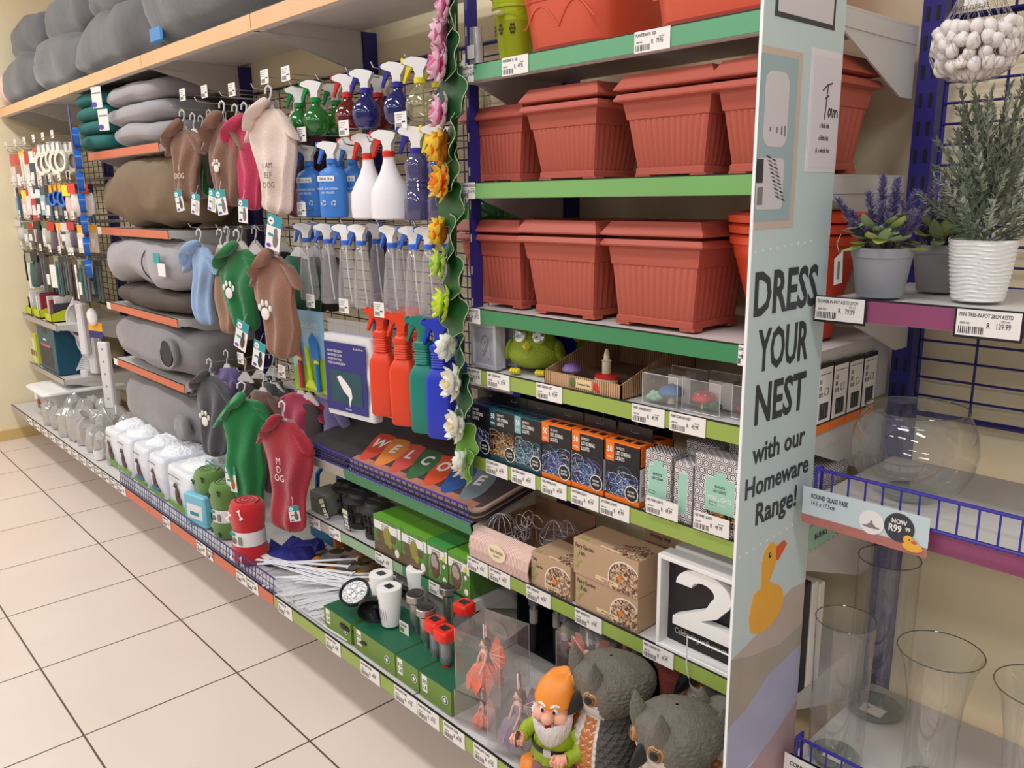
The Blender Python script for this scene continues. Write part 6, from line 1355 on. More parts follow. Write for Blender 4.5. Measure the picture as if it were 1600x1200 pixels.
b = B().use(mat('sleeve_photo', (16,70,84), .4, var=.5, vscale=18)).box(-.082, .072, -.0252, -.0245, .045, .150).use(PAPER).prism([(-.050,.128),(-.034,.135),(-.010,.120),(.018,.095),(.022,.070),(.012,.050),(.008,.035),(.004,.070),(-.018,.085),(-.036,.108)], -.0258, -.0252)
for k, s in enumerate(('HOUSSE TABLE BISTRO', 'GARDEN SEAT COVER', 'HOUSSE POUR TABLE', 'FUNDA SILLON DE JARDIN')): b.text(s, -.092, .208-.013*k, .0075, -.0250, 'l', sx=.68)
b.text('62 x 62 x 75 cm', .085, .224, .0075, -.0250, 'r', sx=.68).text('BLEU FONCE', .0, .026, .005, -.0250, sx=.7); b.build('sleeve_print', t, 0)
B().use(glassy('clear_film2', (220,220,226), .25, .1)).box(-.11, .11, -.004, .006, .262, .31).build('clear_top', t, 0)
# dried foliage garland in the dark behind the mats
t = thing('foliage_mat', 'dark red and green dried foliage lying behind the welcome mat', 'foliage', (-1.93, 1.60, .76)); tag(t)
b = B().use(mat('foliage_dark', (58,44,38), .8, var=.6, vscale=50)); r_ = random.Random(3)
for k in range(260):
    p = V((r_.uniform(-.22,.20), r_.uniform(-.06,.02), r_.uniform(-.03,.07))); leaf(b, p, p+V((r_.uniform(-.03,.03), r_.uniform(-.03,.01), r_.uniform(-.01,.03))), .006, n=3)
b.build('leaves', t, 0); b = B().use(mat('foliage_red', (120,30,34), .7)); [b.ell((r_.uniform(-.2,.2), r_.uniform(-.07,-.02), r_.uniform(0,.06)), .006, .006, .006, 6, 4) for k in range(24)]; tag(b.build('berries', t), kind='stuff')

# ================================================================ DOG COATS
HANG = mat('hanger_white', (220,216,216), .35)
TEALC = mat('tag_teal', (30,150,160), .4)
def swing_card(label, x, y, z, rz=0, ry=0, s=1, dog=(90,60,44)):
    t = thing('swing_card', label, 'tag', (x, y, z), rz, ry=ry); w_, h = .028*s, .088*s
    b = B().use(CARDW).box(-w_, w_, 0, .001, 0, h).use(TEALC).box(-w_, w_, -.0004, 0, h*.68, h).box(-w_*.7, 0, -.0006, 0, h*.38, h*.46).use(PAPER).ell((-w_*.45,-.0006,h*.82), w_*.42, .0004, h*.12, 14, 4).use(INK).box(-w_*.6, -w_*.3, -.0012, 0, h*.80, h*.84)
    b.use(mat('dog_print_%d' % dog[0], dog, .6)).ell((w_*.35,-.0006,h*.30), w_*.38, .0004, h*.22, 14, 5).ell((w_*.3,-.0008,h*.55), w_*.26, .0004, h*.11, 12, 5).use(mat('tag_violet', (80,70,170), .5)).ell((-w_*.5,-.0006,h*.1), w_*.35, .0004, h*.06, 10, 4); b.build('card', t, 0)
    B().use(WHITE).tube([(0,0,h),(0,.01,h+.03)], .0006, 4).build('cord', t); return t
def coat(label, x, y, ztop, c, rz=.25, H=.27, w_=.085, hood=-1, paw=None, words=None, sleeve=1, seed=1, thin=.030, group=None, hk=1):
    cn = 'fleece_%d_%d_%d' % c; m = mat(cn, c, .85, sheen=.4, bump=.35, bscale=220, var=.10, vscale=16)
    t = thing('dog_coat', label, 'dog coat', (x, y, ztop), rz, group); b = B().use(m); NU = 40; rs = []
    for i in range(27):
        v = i/26; zz = -.062-H*v
        ww = w_*(.40+.62*min(1, v*6)**.8)*(1-.40*max(0, v-.12)/.88)*(1+.06*sin(v*9+seed))*(1 if v < .9 else math.sqrt(max(.05, 1-((v-.9)/.105)**2)))
        dd = thin*(.7+.3*min(1, v*4))*(1 if v < .9 else math.sqrt(max(.05, 1-((v-.9)/.105)**2)))
        rs.append([wob(((ww*(1+.05*sin(a*5+v*3+seed)))*cos(a)+.010*sin(v*5+seed), dd*(1+.34*sin(a*6+seed*2+v*2.5)*min(1, v*3))*sin(a), zz), 9, .014, seed) for a in [2*pi*j/NU for j in range(NU)]])
    b.rings(rs[::-1]); b.build('coat_body', t, 80)
    for sx in (-1, 1):
        if sleeve == 0: break
        b = B().use(m); rs = []
        for i in range(7):
            u = i/6; cx = sx*(w_*.60+.046*u); cz = -.085-.066*u; r = .033-.005*u
            rs.append([wob((cx+r*.8*cos(a)*.9, -.004+r*.75*sin(a), cz+r*.55*cos(a)*sx*-.6+0*a), 14, .006, seed+sx) for a in [2*pi*j/16 for j in range(16)]])
        rs.append([(p[0]*.0+ (sx*(w_*.62+.040))+(p[0]-(sx*(w_*.62+.042)))*.7, p[1]*.7, p[2]) for p in rs[-1]]); b.rings(rs if sx > 0 else rs).build('sleeve', t, 80)
    if hood:
        b = B().use(m); rs = []
        for i in range(11):
            u = i/10; th = -.2+u*2.2; rr_h = .037*math.sqrt(max(.06, 1-((u-.45)/.58)**2))
            cx = hood*(.006+.052*sin(th*.9)); cz = -.060-.062*(1-cos(th*.95))*.8+.012*u; cy = -.026-.012*sin(pi*u)
            rs.append([wob((cx+rr_h*1.05*cos(a)*.8, cy+rr_h*.8*sin(a), cz+rr_h*1.0*cos(a)*.5+rr_h*.5*sin(a+1)), 16, .008, seed+5) for a in [2*pi*j/20 for j in range(20)]])
        b.rings(rs).build('hood', t, 80)
    yy = -thin*1.42-.005
    if paw:
        b = B().use(mat('print_white', (232,226,220), .7)); cx, cz, s = paw
        b.ell((cx, yy, cz), .017*s, .003, .018*s, 16, 8)
        for k, (dx, dz) in enumerate(((-.022,.018),(-.009,.030),(.009,.030),(.022,.016))): b.ell((cx+dx*s, yy, cz+dz*s), .0065*s, .003, .010*s, 12, 6)
        b.build('paw_print', t)
    if words:
        b = B().use(mat('print_%s' % words[2][0], words[2][1], .7)); 
        for k, wd in enumerate(words[0]): b.text(wd, words[3], -.062-H*words[1]-.030*k, words[4], yy-.001, sx=.9)
        b.build('printed_words', t, 0)
    b = B().use(HANG).tube([(-.016,0,-.014),(-.014,0,.002),(0,0,.010),(.013,0,.0),(.010,0,-.018),(.0,0,-.034),(0,0,-.055)], .0032, 8).prism([(-.012,-.050),(.012,-.050),(.030,-.078),(.034,-.092),(-.034,-.092),(-.030,-.078)], -.003, .003); b.build('hanger', t, 30)
    return t
BRN_, PNK, CRM, DRD, LBL, TAN, GRN_, GRY_, CRI, SLT = (134,98,80), (196,52,90), (228,206,194), (92,22,38), (150,178,214), (176,142,118), (26,116,62), (72,70,78), (160,24,44), (48,56,62)
cx_ = lambda px_, z, y=1.30: X(px_, y, z)
coat('brown fleece dog coat with its hood drooping left, leftmost in the top row', cx_(290, 1.7, 1.30), 1.30, 1.83, BRN_, H=.28, seed=1, words=(['I', 'DOG'], .55, ('w', (226,220,214)), .01, .02))
coat('brown fleece dog coat, second in the top row', cx_(352, 1.7, 1.30), 1.30, 1.83, BRN_, H=.29, seed=2, hood=-1, paw=(.0,-.22,.8))
coat('brown fleece dog coat behind the second one', cx_(372, 1.7, 1.38), 1.38, 1.83, (124,88,72), H=.28, seed=12, hood=0)
coat('green fleece dog coat hidden behind the brown ones in the top row', cx_(318, 1.7, 1.40), 1.40, 1.82, GRN_, H=.24, seed=3, hood=0)
coat('brown fleece dog coat behind the leftmost one', cx_(306, 1.7, 1.38), 1.38, 1.83, (128,92,76), H=.26, seed=15, hood=0)
coat('hot pink fleece dog coat behind the cream one', cx_(386, 1.7, 1.34), 1.34, 1.82, PNK, H=.29, seed=4, w_=.07)
coat('cream fleece dog coat with dark lettering, front of the top row', cx_(425, 1.7, 1.28), 1.28, 1.84, CRM, H=.33, seed=5, w_=.092, words=(['I AM', 'ELF', 'DOG'], .55, ('k', (70,60,60)), .022, .018))
coat('dark maroon fleece coat right of the cream one', cx_(462, 1.7, 1.42), 1.42, 1.84, DRD, H=.34, seed=6, w_=.12, hood=0, sleeve=0)
coat('light blue denim dog coat in the middle row', cx_(318, 1.2, 1.28), 1.28, 1.385, LBL, H=.30, seed=7, w_=.070)
coat('tan fleece coat between the light blue and the green one', cx_(350, 1.2, 1.33), 1.33, 1.385, TAN, H=.33, seed=8, w_=.06, hood=0)
coat('orange brown plush coat deep behind the green one', cx_(362, 1.2, 1.38), 1.38, 1.39, (176,110,60), H=.26, seed=18, w_=.06, hood=0)
coat('bright green dog coat with a white paw print, middle row', cx_(377, 1.2, 1.27), 1.27, 1.39, GRN_, H=.30, seed=9, w_=.095, paw=(-.01,-.21,1.1))
coat('brown dog coat with a white paw print, middle row', cx_(433, 1.2, 1.26), 1.26, 1.375, (146,104,84), H=.33, seed=10, w_=.10, paw=(-.01,-.24,1.15), hood=-1)
coat('green dog coat behind the brown paw print one', cx_(470, 1.2, 1.40), 1.40, 1.37, (18,84,54), H=.30, seed=11, w_=.10, hood=0)
coat('charcoal dog coat with a white paw print, lowest row', cx_(337, .6, 1.28), 1.28, .875, GRY_, H=.34, seed=13, w_=.11, paw=(-.0,-.24,1.15))
coat('bright green hooded dog coat seen side on, lowest row', cx_(386, .6, 1.25), 1.25, .840, (30,132,68), rz=.9, H=.42, seed=14, w_=.085, words=None)
coat('brown dog coat behind the green one, lowest row', cx_(418, .6, 1.34), 1.34, .86, (104,76,64), H=.40, seed=16, w_=.10, hood=0)
coat('slate dog coat behind the crimson one, lowest row', cx_(434, .6, 1.40), 1.40, .87, SLT, H=.38, seed=17, w_=.10, hood=0)
coat('purple dog coat deep in the lowest row', cx_(362, .6, 1.42), 1.42, .87, (96,78,130), H=.22, seed=21, w_=.09, hood=0)
coat('crimson dog coat lettered MDOG, front of the lowest row', cx_(449, .6, 1.235), 1.235, .830, CRI, H=.40, seed=19, w_=.115, words=(['M', 'D', 'OG'], .34, ('w', (214,190,190)), .012, .024))
coat('raspberry dog coat right behind the crimson one', cx_(474, .7, 1.40), 1.40, .87, (160,30,70), H=.20, seed=20, w_=.12, hood=0)
coat('lilac and blue dog coat at the right end of the lowest row', cx_(512, .6, 1.44), 1.44, .86, (130,120,170), H=.16, seed=22, w_=.10, hood=0)
cx_ = lambda px_, z, y=1.25: X(px_, y, z)
for px_, py, y, rz, ry, s, d, l in ((283, 330, 1.25, .2, -.15, .9, (90,60,44), 'teal and white card on the leftmost brown coat'), (305, 335, 1.27, .2, .2, .9, (200,190,180), 'grey printed card second from the left under the brown coats'), (331, 330, 1.27, .2, .25, .9, (200,190,180), 'white card under the second brown coat'), (349, 336, 1.25, .2, -.1, 1.0, (120,110,110), 'narrow white card on the second brown coat'), (380, 348, 1.25, .2, .1, .9, (120,90,70), 'teal topped card under the pink coat'),
        (425, 390, 1.23, .2, .25, 1.25, (120,96,80), 'large teal topped card on the cream coat, dog print'), (374, 545, 1.23, .2, .35, 1.2, (80,60,60), 'teal topped card tilted below the green paw print coat'), (402, 575, 1.22, .2, .28, 1.1, (50,46,50), 'teal topped card with black dog below the brown coat'), (328, 752, 1.24, .2, .15, 1.0, (60,50,46), 'teal topped card at the hem of the charcoal coat'), (363, 768, 1.19, .2, -.05, 1.15, (170,90,60), 'teal topped card with brown dog on the green hooded coat'), (462, 815, 1.18, .9, -.1, .62, (110,90,80), 'folded card at the hem of the crimson coat')):
    p = at(px_, py, y); swing_card(l, p.x, p.y, p.z, rz, ry, s, d)
for zz, nm, xs_ in ((1.835, 'top', (-3.26,-3.03,-2.82,-2.58)), (1.39, 'middle', (-3.20,-2.95,-2.62)), (.87, 'lowest', (-3.14,-2.88,-2.62))):
    for k, x in enumerate(xs_):
        hook(x, zz+.008, 1.255, 'chrome hook holding dog coats in the %s row, %s from the left' % (nm, ORD[k]), 0, 'dog coat hooks')
        for j in range(3):    # spare hangers behind
            t = thing('coat_hanger', 'white plastic hanger deep on a hook of the %s coat row' % nm, 'hanger', (x+.003, 1.40+.06*j, zz), .2, 'spare hangers behind the dog coats')
            B().use(HANG).tube([(-.016,0,-.014),(-.014,0,.002),(0,0,.010),(.013,0,.0),(.010,0,-.018),(.0,0,-.034),(0,0,-.055)], .003, 6).prism([(-.010,-.050),(.010,-.050),(.05,-.085),(.05,-.092),(-.05,-.092),(-.05,-.085)], -.003, .003).build('hanger_body', t, 30)
            B().use(mat('fleece_dark%d' % j, [(70,60,60),(90,70,60),(60,64,66)][j], .9)).rings([[wob((.055*f*cos(a), .02*sin(a), -.085-.20*v), 12, .01, j) for a in [2*pi*q/14 for q in range(14)]] for v, f in ((0,.5),(.1,1),(.6,1),(.95,.8),(1,.2))][::-1]).build('hung_garment', t, 80)
# ================================================================ BEDS AND ROLLS
GREYF = mat('fabric_grey', (84,83,86), .8, sheen=.3, bump=.3, bscale=14, var=.04, vscale=6); LGREY = mat('fabric_pale_grey', (152,148,154), .8, sheen=.3, bump=.35, bscale=12, var=.05, vscale=6); DBRN = mat('fabric_dark_brown', (84,74,70), .85, bump=.3, bscale=12); BEIG = mat('fabric_brown', (124,104,84), .85, bump=.6, bscale=8, var=.12, vscale=5); TEAL = mat('fabric_teal', (24,98,98), .8, bump=.3, bscale=12); GREY2 = mat('fabric_mid_grey', (126,121,124), .8, sheen=.3, bump=.35, bscale=12, var=.05, vscale=6)
def puff(b, x0, x1, y0, y1, z0, z1, e=.45, wr=.02, seed=0, n=40, mm=22, sag=0, pinch=()):
    """stuffed cushion: rounded block with soft wrinkles; axis along X"""
    cx, cy, cz = (x0+x1)/2, (y0+y1)/2, (z0+z1)/2; hx, hy, hz = (x1-x0)/2, (y1-y0)/2, (z1-z0)/2; rs = []
    pw = lambda v, k: math.copysign(abs(v)**k, v)
    for i in range(mm+1):
        t_ = -pi/2+pi*i/mm; s = pw(sin(t_), .75); c = max(.03, cos(t_))**e
        for q in pinch: c *= 1-.13*math.exp(-((s-q)/.045)**2)
        rs.append([wob((cx+hx*s, cy+hy*c*pw(cos(a), .8), cz+hz*c*pw(sin(a), .8)-sag*(1-s*s)*0), 5, wr, seed) for a in [2*pi*j/n for j in range(n)]])
    for r in rs:
        for p in r:
            if p.z < z0: p.z = z0
            p += noise.noise_vector(p*22+V((seed, 0, 0)))*wr*.18
    return b.rings(rs)
def bed(label, x0, x1, y0, y1, z0, z1, m, name='pet_bed', cat='pet bed', **k):
    t = thing(name, label, cat, ((x0+x1)/2, (y0+y1)/2, z0)); b = B().use(m)
    puff(b, -(x1-x0)/2, (x1-x0)/2, -(y1-y0)/2, (y1-y0)/2, 0, z1-z0, **k); b.build('cushion', t, 80); return t
def seam(t, x, hy, hz, z, m=WHITE):
    B().use(m).tube([(x, hy*cos(a), z+hz*sin(a)) for a in [2*pi*j/28 for j in range(29)]], .003, 5).build('seam', t)
for k, (x0, x1, z0, z1, l) in enumerate(((-4.16, -3.5, 1.738, 1.838, 'pale grey folded pet bed at the bottom of the stack'), (-4.20, -3.5, 1.822, 1.922, 'pale grey folded pet bed in the middle of the stack'), (-4.20, -3.5, 1.906, 2.004, 'pale grey folded pet bed on top of the stack'))):
    bed(l, x0, x1, 1.28, 1.60, z0, z1, LGREY, seed=k, wr=.016, e=.35)
for k in range(4): bed(['teal folded pet bed at the bottom of the teal stack', 'teal folded pet bed second from the bottom', 'teal folded pet bed third from the bottom', 'teal folded pet bed on top of the teal stack'][k], -4.60, -4.17, 1.275, 1.56, 1.738+.066*k, 1.822+.066*k, TEAL, seed=10+k, wr=.008, n=28, mm=16, e=.28)
for x, z, l in ((X(150,1.24,1.93), 1.92, 'white card hanging on the top teal bed'), (X(158,1.235,1.85), 1.82, 'white and violet printed card on the teal beds')):
    t = thing('swing_card', l, 'tag', (x, 1.245, z), .3); B().use(CARDW).box(-.035, .035, 0, .001, -.01, .08).use(mat('tag_violet', (80,70,170), .5)).ell((-.02,-.001,.005), .02, .0004, .012, 10, 4).use(INKG).box(-.03, .03, -.0005, 0, .05, .056).build('card', t, 0)
bed('large plump brown cushion on the second red-orange shelf', -4.40, -3.44, 1.27, 1.62, 1.382, 1.695, BEIG, seed=20, wr=.05, e=.5, name='cushion', cat='cushion')
t = bed('light grey rolled pet bed tied in the middle, with teal tag', -4.47, -3.42, 1.27, 1.60, 1.115, 1.345, LGREY, seed=21, wr=.03, pinch=(-.28,.25)); seam(t, .12, .162, .113, .115, mat('tie_dark', (70,64,68), .6))
B().use(TEALC).box(.30, .37, -.172, -.168, .13, .17).use(PAPER).box(.34, .42, -.171, -.168, .075, .13).build('bed_tag', t, 0)
bed('dark brown flat pet bed under the light grey roll', -4.42, -3.44, 1.275, 1.62, 1.007, 1.12, DBRN, seed=22, wr=.015, pinch=(-.4,.45))
t = bed('mid grey cylindrical pet bed with a dark opening at its right', -4.47, -3.44, 1.27, 1.62, .718, .965, GREY2, seed=23, wr=.02)
B().use(mat('cuff_dark', (64,62,68), .85)).rings([[(.30+.03*k+.0*a, -.165+.02*abs(k-1), .12)+() for a in (0,)] for k in range(3)]) if 0 else None
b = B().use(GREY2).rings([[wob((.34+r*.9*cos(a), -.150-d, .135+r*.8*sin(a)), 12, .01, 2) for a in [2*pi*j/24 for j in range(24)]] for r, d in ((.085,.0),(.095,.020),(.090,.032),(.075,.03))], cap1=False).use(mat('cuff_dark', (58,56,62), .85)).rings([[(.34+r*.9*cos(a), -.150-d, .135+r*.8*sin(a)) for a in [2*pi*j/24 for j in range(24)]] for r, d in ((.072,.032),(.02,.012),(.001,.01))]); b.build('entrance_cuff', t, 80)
t = bed('mid grey cylindrical pet bed on the lowest red-orange shelf', -4.47, -3.44, 1.27, 1.62, .388, .655, GREY2, seed=24, wr=.022)
b = B().use(GREY2).rings([[wob((.40+r*.8*cos(a), -.150-d, .14+r*.7*sin(a)), 14, .012, 4) for a in [2*pi*j/24 for j in range(24)]] for r, d in ((.07,.0),(.08,.02),(.07,.034),(.03,.03))]); b.build('entrance_cuff', t, 80)
# rolls on the top shelf
RO = [(-5.93,-5.20,0), (-5.22,-4.42,0), (-4.46,-3.46,0), (-3.50,-2.25,0), (-5.95,-5.30,1), (-5.20,-4.38,1), (-4.42,-3.62,1), (-3.58,-2.7,1)]
RL = ['grey stuffed roll at the left end of the top shelf', 'grey stuffed roll on the top shelf over the hardware packets', 'long grey stuffed roll on the top shelf above the teal beds', 'largest grey stuffed roll on the top shelf with a white seam', 'grey roll of the upper layer beside the cream wall', 'grey roll of the upper layer, second from the wall', 'grey roll of the upper layer over the teal beds', 'grey roll of the upper layer cut by the top edge']
for k, ((x0, x1, lv), l) in enumerate(zip(RO, RL)):
    r = .130 if k != 3 else .165; z0 = 2.064 if not lv else (2.30 if k != 7 else 2.37); yc = 1.385 if not lv else 1.46
    if k == 3: yc = 1.40
    t = bed(l, max(-5.97, x0-.07), x1+.07, yc-r, yc+r, z0, z0+2*r, GREYF, seed=30+k, wr=.032, e=.62, name='stuffed_roll', cat='pet bed')
    seam(t, -(x1-x0)*.46, r*.62, r*.62, r, mat('piping_pale', (200,200,206), .6))
    if k == 3: B().use(mat('roll_ticket', (60,130,190), .5)).box(-.58, -.46, -.125, -.110, .03, .09, .01).build('blue_label', t, 0)
t = thing('blanket_bundle', 'pinkish red bundled blanket behind the rolls at the cream wall', 'blanket', (-5.86, 1.50, 2.30)); b = B().use(mat('blanket_red', (186,110,96), .9, var=.2, vscale=20)); puff(b, -.12, .12, -.1, .1, 0, .3, seed=50, wr=.03, n=24, mm=14); b.build('fabric', t, 80)
t = thing('blanket_bundle', 'pale pink bundled blanket low at the cream wall on the top shelf', 'blanket', (-5.90, 1.30, 2.064)); b = B().use(mat('blanket_pink', (226,190,180), .9)); puff(b, -.08, .08, -.05, .1, 0, .2, seed=51, wr=.03, n=24, mm=14); b.build('fabric', t, 80)

# ================================================================ BASE SHELF, LEFT HALF
def roll_blanket(label, x, y, c, acc, s=1, bone=True):
    t = thing('fleece_roll', label, 'blanket', (x, y, HG+.002), .2); m = mat('fleeceroll_%d' % c[0], c, .9, sheen=.4, bump=.4, bscale=200)
    b = B().use(m); n = 40; rs = [[wob((.066*s*f*cos(a)*(1+.03*sin(a*3)), .060*s*f*sin(a), z_*s), 20, .004, 3) for a in [2*pi*j/n for j in range(n)]] for f, z_ in ((.85,0),(1,.015),(1.06,.05),(.90,.075),(.86,.12),(.95,.16),(1.0,.20),(.9,.222),(.7,.228))]
    b.rings(rs).build('fleece', t, 80)
    b = B().use(mat('fold_%d' % c[0], tuple(int(v*.8) for v in c), .9)); b.tube([(.05*s*(1-k/46)*cos(k*.42), .046*s*(1-k/46)*sin(k*.42), .229*s) for k in range(40)], .0022, 5); b.build('spiral_edge', t)
    b = B().use(CARDW).lathe([(.0605*s,.072*s),(.0600*s,.125*s)], 40, 1, .93, False, False); b.build('paper_band', t)
    b = B().use(TEALC).box(-.03*s, .0, -.0575*s, -.0565*s, .110*s, .122*s).use(mat('dog_print_120', (120,80,60), .6)).ell((-.008*s,-.0572*s,.092*s), .014*s, .002, .012*s, 12, 5).use(INKG).box(.012*s, .03*s, -.0555*s, -.054*s, .08*s, .11*s); b.build('band_print', t)
    b = B().use(acc)
    for px_, pz, ro in ((-.032, .175, .6), (.034, .195, -.5), (-.03, .03, .4), (.025, .02, -.3)):
        yy = -math.sqrt(max(0, (.064*s)**2-(px_*s)**2))-.001
        if bone: b.at(px_*s, yy, pz*s, ry=ro).ell((0,0,0), .004, .002, .014, 8, 5).ell((-.005,0,.014), .006, .002, .005, 8, 5).ell((.005,0,.014), .006, .002, .005, 8, 5).ell((-.005,0,-.014), .006, .002, .005, 8, 5).ell((.005,0,-.014), .006, .002, .005, 8, 5)
        else: b.at(px_*s, yy, pz*s).ell((0,0,0), .008, .002, .007, 8, 5).ell((-.008,0,.009), .003, .002, .004, 8, 5).ell((.0,0,.012), .003, .002, .004, 8, 5).ell((.008,0,.009), .003, .002, .004, 8, 5)
    b.build('printed_motif', t)
RW = mat('motif_white', (236,226,222), .8); DKG = mat('motif_dark', (40,56,40), .8)
roll_blanket('red fleece blanket roll with white bones and a paper band', X(385, 1.14, .34), 1.15, (196,24,36), RW)
roll_blanket('green fleece blanket roll with dark paw prints, right of two', X(347, 1.17, .34), 1.19, (96,132,62), DKG, .95, False)
roll_blanket('green fleece blanket roll with dark paw prints, left of two', X(322, 1.19, .34), 1.21, (104,140,70), DKG, .95, False)
t = thing('teal_pack', 'teal and white printed pack behind the wire rail beside the green rolls', 'pack', (X(300, 1.12, .3), 1.13, HG+.002), .2); B().use(mat('pack_sky', (120,190,214), .4)).box(-.07, .07, 0, .03, 0, .13, .006).use(PAPER).box(-.05, .05, -.0006, 0, .03, .09).use(TEALC).box(-.03, .03, -.0012, 0, .045, .06).build('pack_body', t, 0)
t = thing('blue_carton', 'blue and orange carton in the shade right of the red blanket roll', 'carton', (-2.62, 1.42, HG+.002)); B().use(mat('carton_blue', (30,96,140), .4)).box(-.10, .07, 0, .05, 0, .10).use(mat('carton_orange2', (206,120,50), .4)).box(.07, .085, 0, .05, 0, .10).build('carton', t, 0)
# rail along the edge
t = thing('wire_rail', 'dark blue wire rail along the base shelf from the pad packs to the blanket rolls', 'wire rail', (0, 1.088, HG+.002)); b = B().use(NAVY)
x = SX[4]+.60
b.cyl((x,0,.055), (SX[2]+.19,0,.055), .0024, n=6).cyl((x,0,.003), (SX[2]+.19,0,.003), .0022, n=6).cyl((x,0,.028), (SX[2]+.19,0,.028), .0014, n=5)
while x < SX[2]+.19: b.cyl((x,0,0), (x+.012,0,.055), .0014, n=4); x += .026
b.build('wire', t, 0)
# training pad packs
PWH = mat('pack_gloss_white', (226,230,238), .3, bump=.5, bscale=26); DOGB = mat('dog_brown', (92,64,58), .6); GRSS = mat('print_grass', (110,160,60), .5); SKYP = mat('print_sky', (60,110,170), .5)
for k, x in enumerate((-4.16, -3.97, -3.76, -3.56, -3.30)):
    wv = [.085,.085,.085,.085,.125][k]
    t = thing('training_pad_pack', ['white pad pack nearest the wrapped glassware', 'white pad pack with dog silhouette, second along', 'white pad pack with dog and blue print, third along', 'white pad pack with crumpled top, fourth along', 'largest looking white pad pack with dog silhouette beside the green rolls'][k], 'pack', (x, 1.135, HG+.002), group='white puppy pad packs')
    b = B().use(PWH); rs = []
    for z_, f, g in ((0,.96,.97),(.01,1,1),(.09,1.0,1.02),(.165,.99,1),(.182,.97,.97),(.186,.90,.90)): rs.append([wob(p, 12, .006, k) for p in [(q[0], q[1]+.14, q[2]) for q in rrect(wv*f, .13*g, .02, z_)]])
    b.rings(rs).build('pack_body', t, 60)
    b = B().use(mat('film_white', (240,242,246), .25, bump=1, bscale=60)); rs = [[wob((wv*f*cos(a)*1.0, .14+.11*f*sin(a), z_), 26, .016, k+3) for a in [2*pi*j/24 for j in range(24)]] for f, z_ in ((.95,.178),(.85,.198),(.5,.212),(.1,.215))]; b.rings(rs).build('gathered_top', t, 80)
    b = B().use(DOGB).ell((-.01,.003,.075), .020, .003, .034, 16, 8).ell((-.022,.003,.115), .014, .003, .013, 12, 6).ell((-.034,.003,.110), .008, .003, .006, 10, 5).ell((.010,.003,.052), .020, .003, .016, 12, 6).use(GRSS).box(-wv*.9, wv*.9, .0015, .004, .012, .034)
    if k in (2, 3): b.use(SKYP).ell((0,.002,.042), .05, .003, .012, 14, 5)
    b.use(INKG).box(-wv*.7, wv*.2, .002, .004, .150, .154); b.build('printed_dog', t)
# wrapped glassware
CL2 = glassy('wrapped_glass', (240,238,236), .34, .05); r_ = random.Random(4)
for k in range(22):
    x = -5.25+.050*k+r_.uniform(-.02,.02); y = 1.16+.10*(k % 3)+r_.uniform(-.02,.02); s = r_.uniform(.8,1.2)
    t = thing('wrapped_tumbler', 'clear film wrapped glass tumbler in the heap on the base shelf', 'tumbler', (x, y, HG+.002), r_.uniform(0,3), 'heap of wrapped glassware')
    B().use(CL2).lathe([(.030*s,0),(.036*s,.01),(.042*s,.09*s),(.043*s,.11*s)], 20, cap1=False).build('glass_wall', t)
    b = B().use(CL2); b.rings([[wob((.048*s*f*cos(a), .048*s*f*sin(a), z_*s), 40, .02, k) for a in [2*pi*j/16 for j in range(16)]] for f, z_ in ((.9,.002),(1,.05),(.95,.11),(.5,.14),(.1,.15))]); b.build('film_wrap', t, 30)
t = thing('white_cup', 'small white cup at the right end of the wrapped glassware', 'cup', (-4.33, 1.13, HG+.002)); B().use(WHITE).lathe([(.022,0),(.026,.05),(.023,.05),(.02,.01)], 20, cap1=False).build('cup', t)
# white bin
t = thing('lidded_bin', 'white plastic storage bin with overhanging lid by the cream wall', 'bin', (-5.40, 1.34, HG+.002)); t.scale = (.63, 1.22, .71); TRW = mat('bin_translucent', (206,202,200), .35)
B().use(TRW).rings([rrect(.26,.15,.04,0), rrect(.29,.17,.045,.235), rrect(.30,.18,.045,.24)]).build('bin_body', t, 60)
B().use(WHITE).rings([rrect(.315,.195,.05,.238), rrect(.32,.20,.05,.245), rrect(.315,.195,.05,.265), rrect(.29,.17,.04,.272)]).build('lid', t, 60)
B().use(WHITE).box(.10, .14, -.206, -.196, .205, .262, .003).build('latch', t); B().use(mat('print_red', (180,50,50), .5)).box(-.19, -.12, -.166, -.160, .11, .15).use(INKG).box(-.26, -.19, -.160, -.155, .06, .19).build('bin_label', t, 0)
# ================================================================ HARDWARE WALL
YLT = mat('tray_lime', (196,204,40), .45)
for k, (x, l) in enumerate(((-5.86, 'lime open tray at the wall end of the short shelf'), (-5.66, 'lime open tray in the middle of the short shelf'), (-5.40, 'lime open tray at the right end of the short shelf'))):
    t = thing('open_tray', l, 'tray', (x, 1.232, .817)); b = B().use(YLT).box(-.07,.07,0,.003,0,.045).box(-.07,.07,.217,.22,0,.11).box(-.07,.07,0,.22,0,.003)
    for sx in (-.07, .067): b.add([(sx,0,0),(sx,.22,0),(sx,.22,.11),(sx,0,.045),(sx+.003,0,0),(sx+.003,.22,0),(sx+.003,.22,.11),(sx+.003,0,.045)], [(0,3,2,1),(4,5,6,7),(0,1,5,4),(1,2,6,5),(2,3,7,6),(3,0,4,7)])
    b.build('card_tray', t, 0)
    for j in range(5):
        c = [(40,36,44),(150,40,60),(226,224,222),(60,60,70),(206,206,210)][(j+k*2) % 5]
        t2 = thing('small_packet', 'small upright packet in the %s lime tray' % ['wall end', 'middle', 'right end'][k], 'packet', (x-.05+.024*j, 1.25+.02*(j % 2), .821), group='packets in lime trays'); B().use(mat('pk_%d_%d' % c[:2], c, .4)).box(-.010, .010, 0, .12, 0, .10+.02*((j*7+k) % 3), .002).build('packet_body', t2, 0)
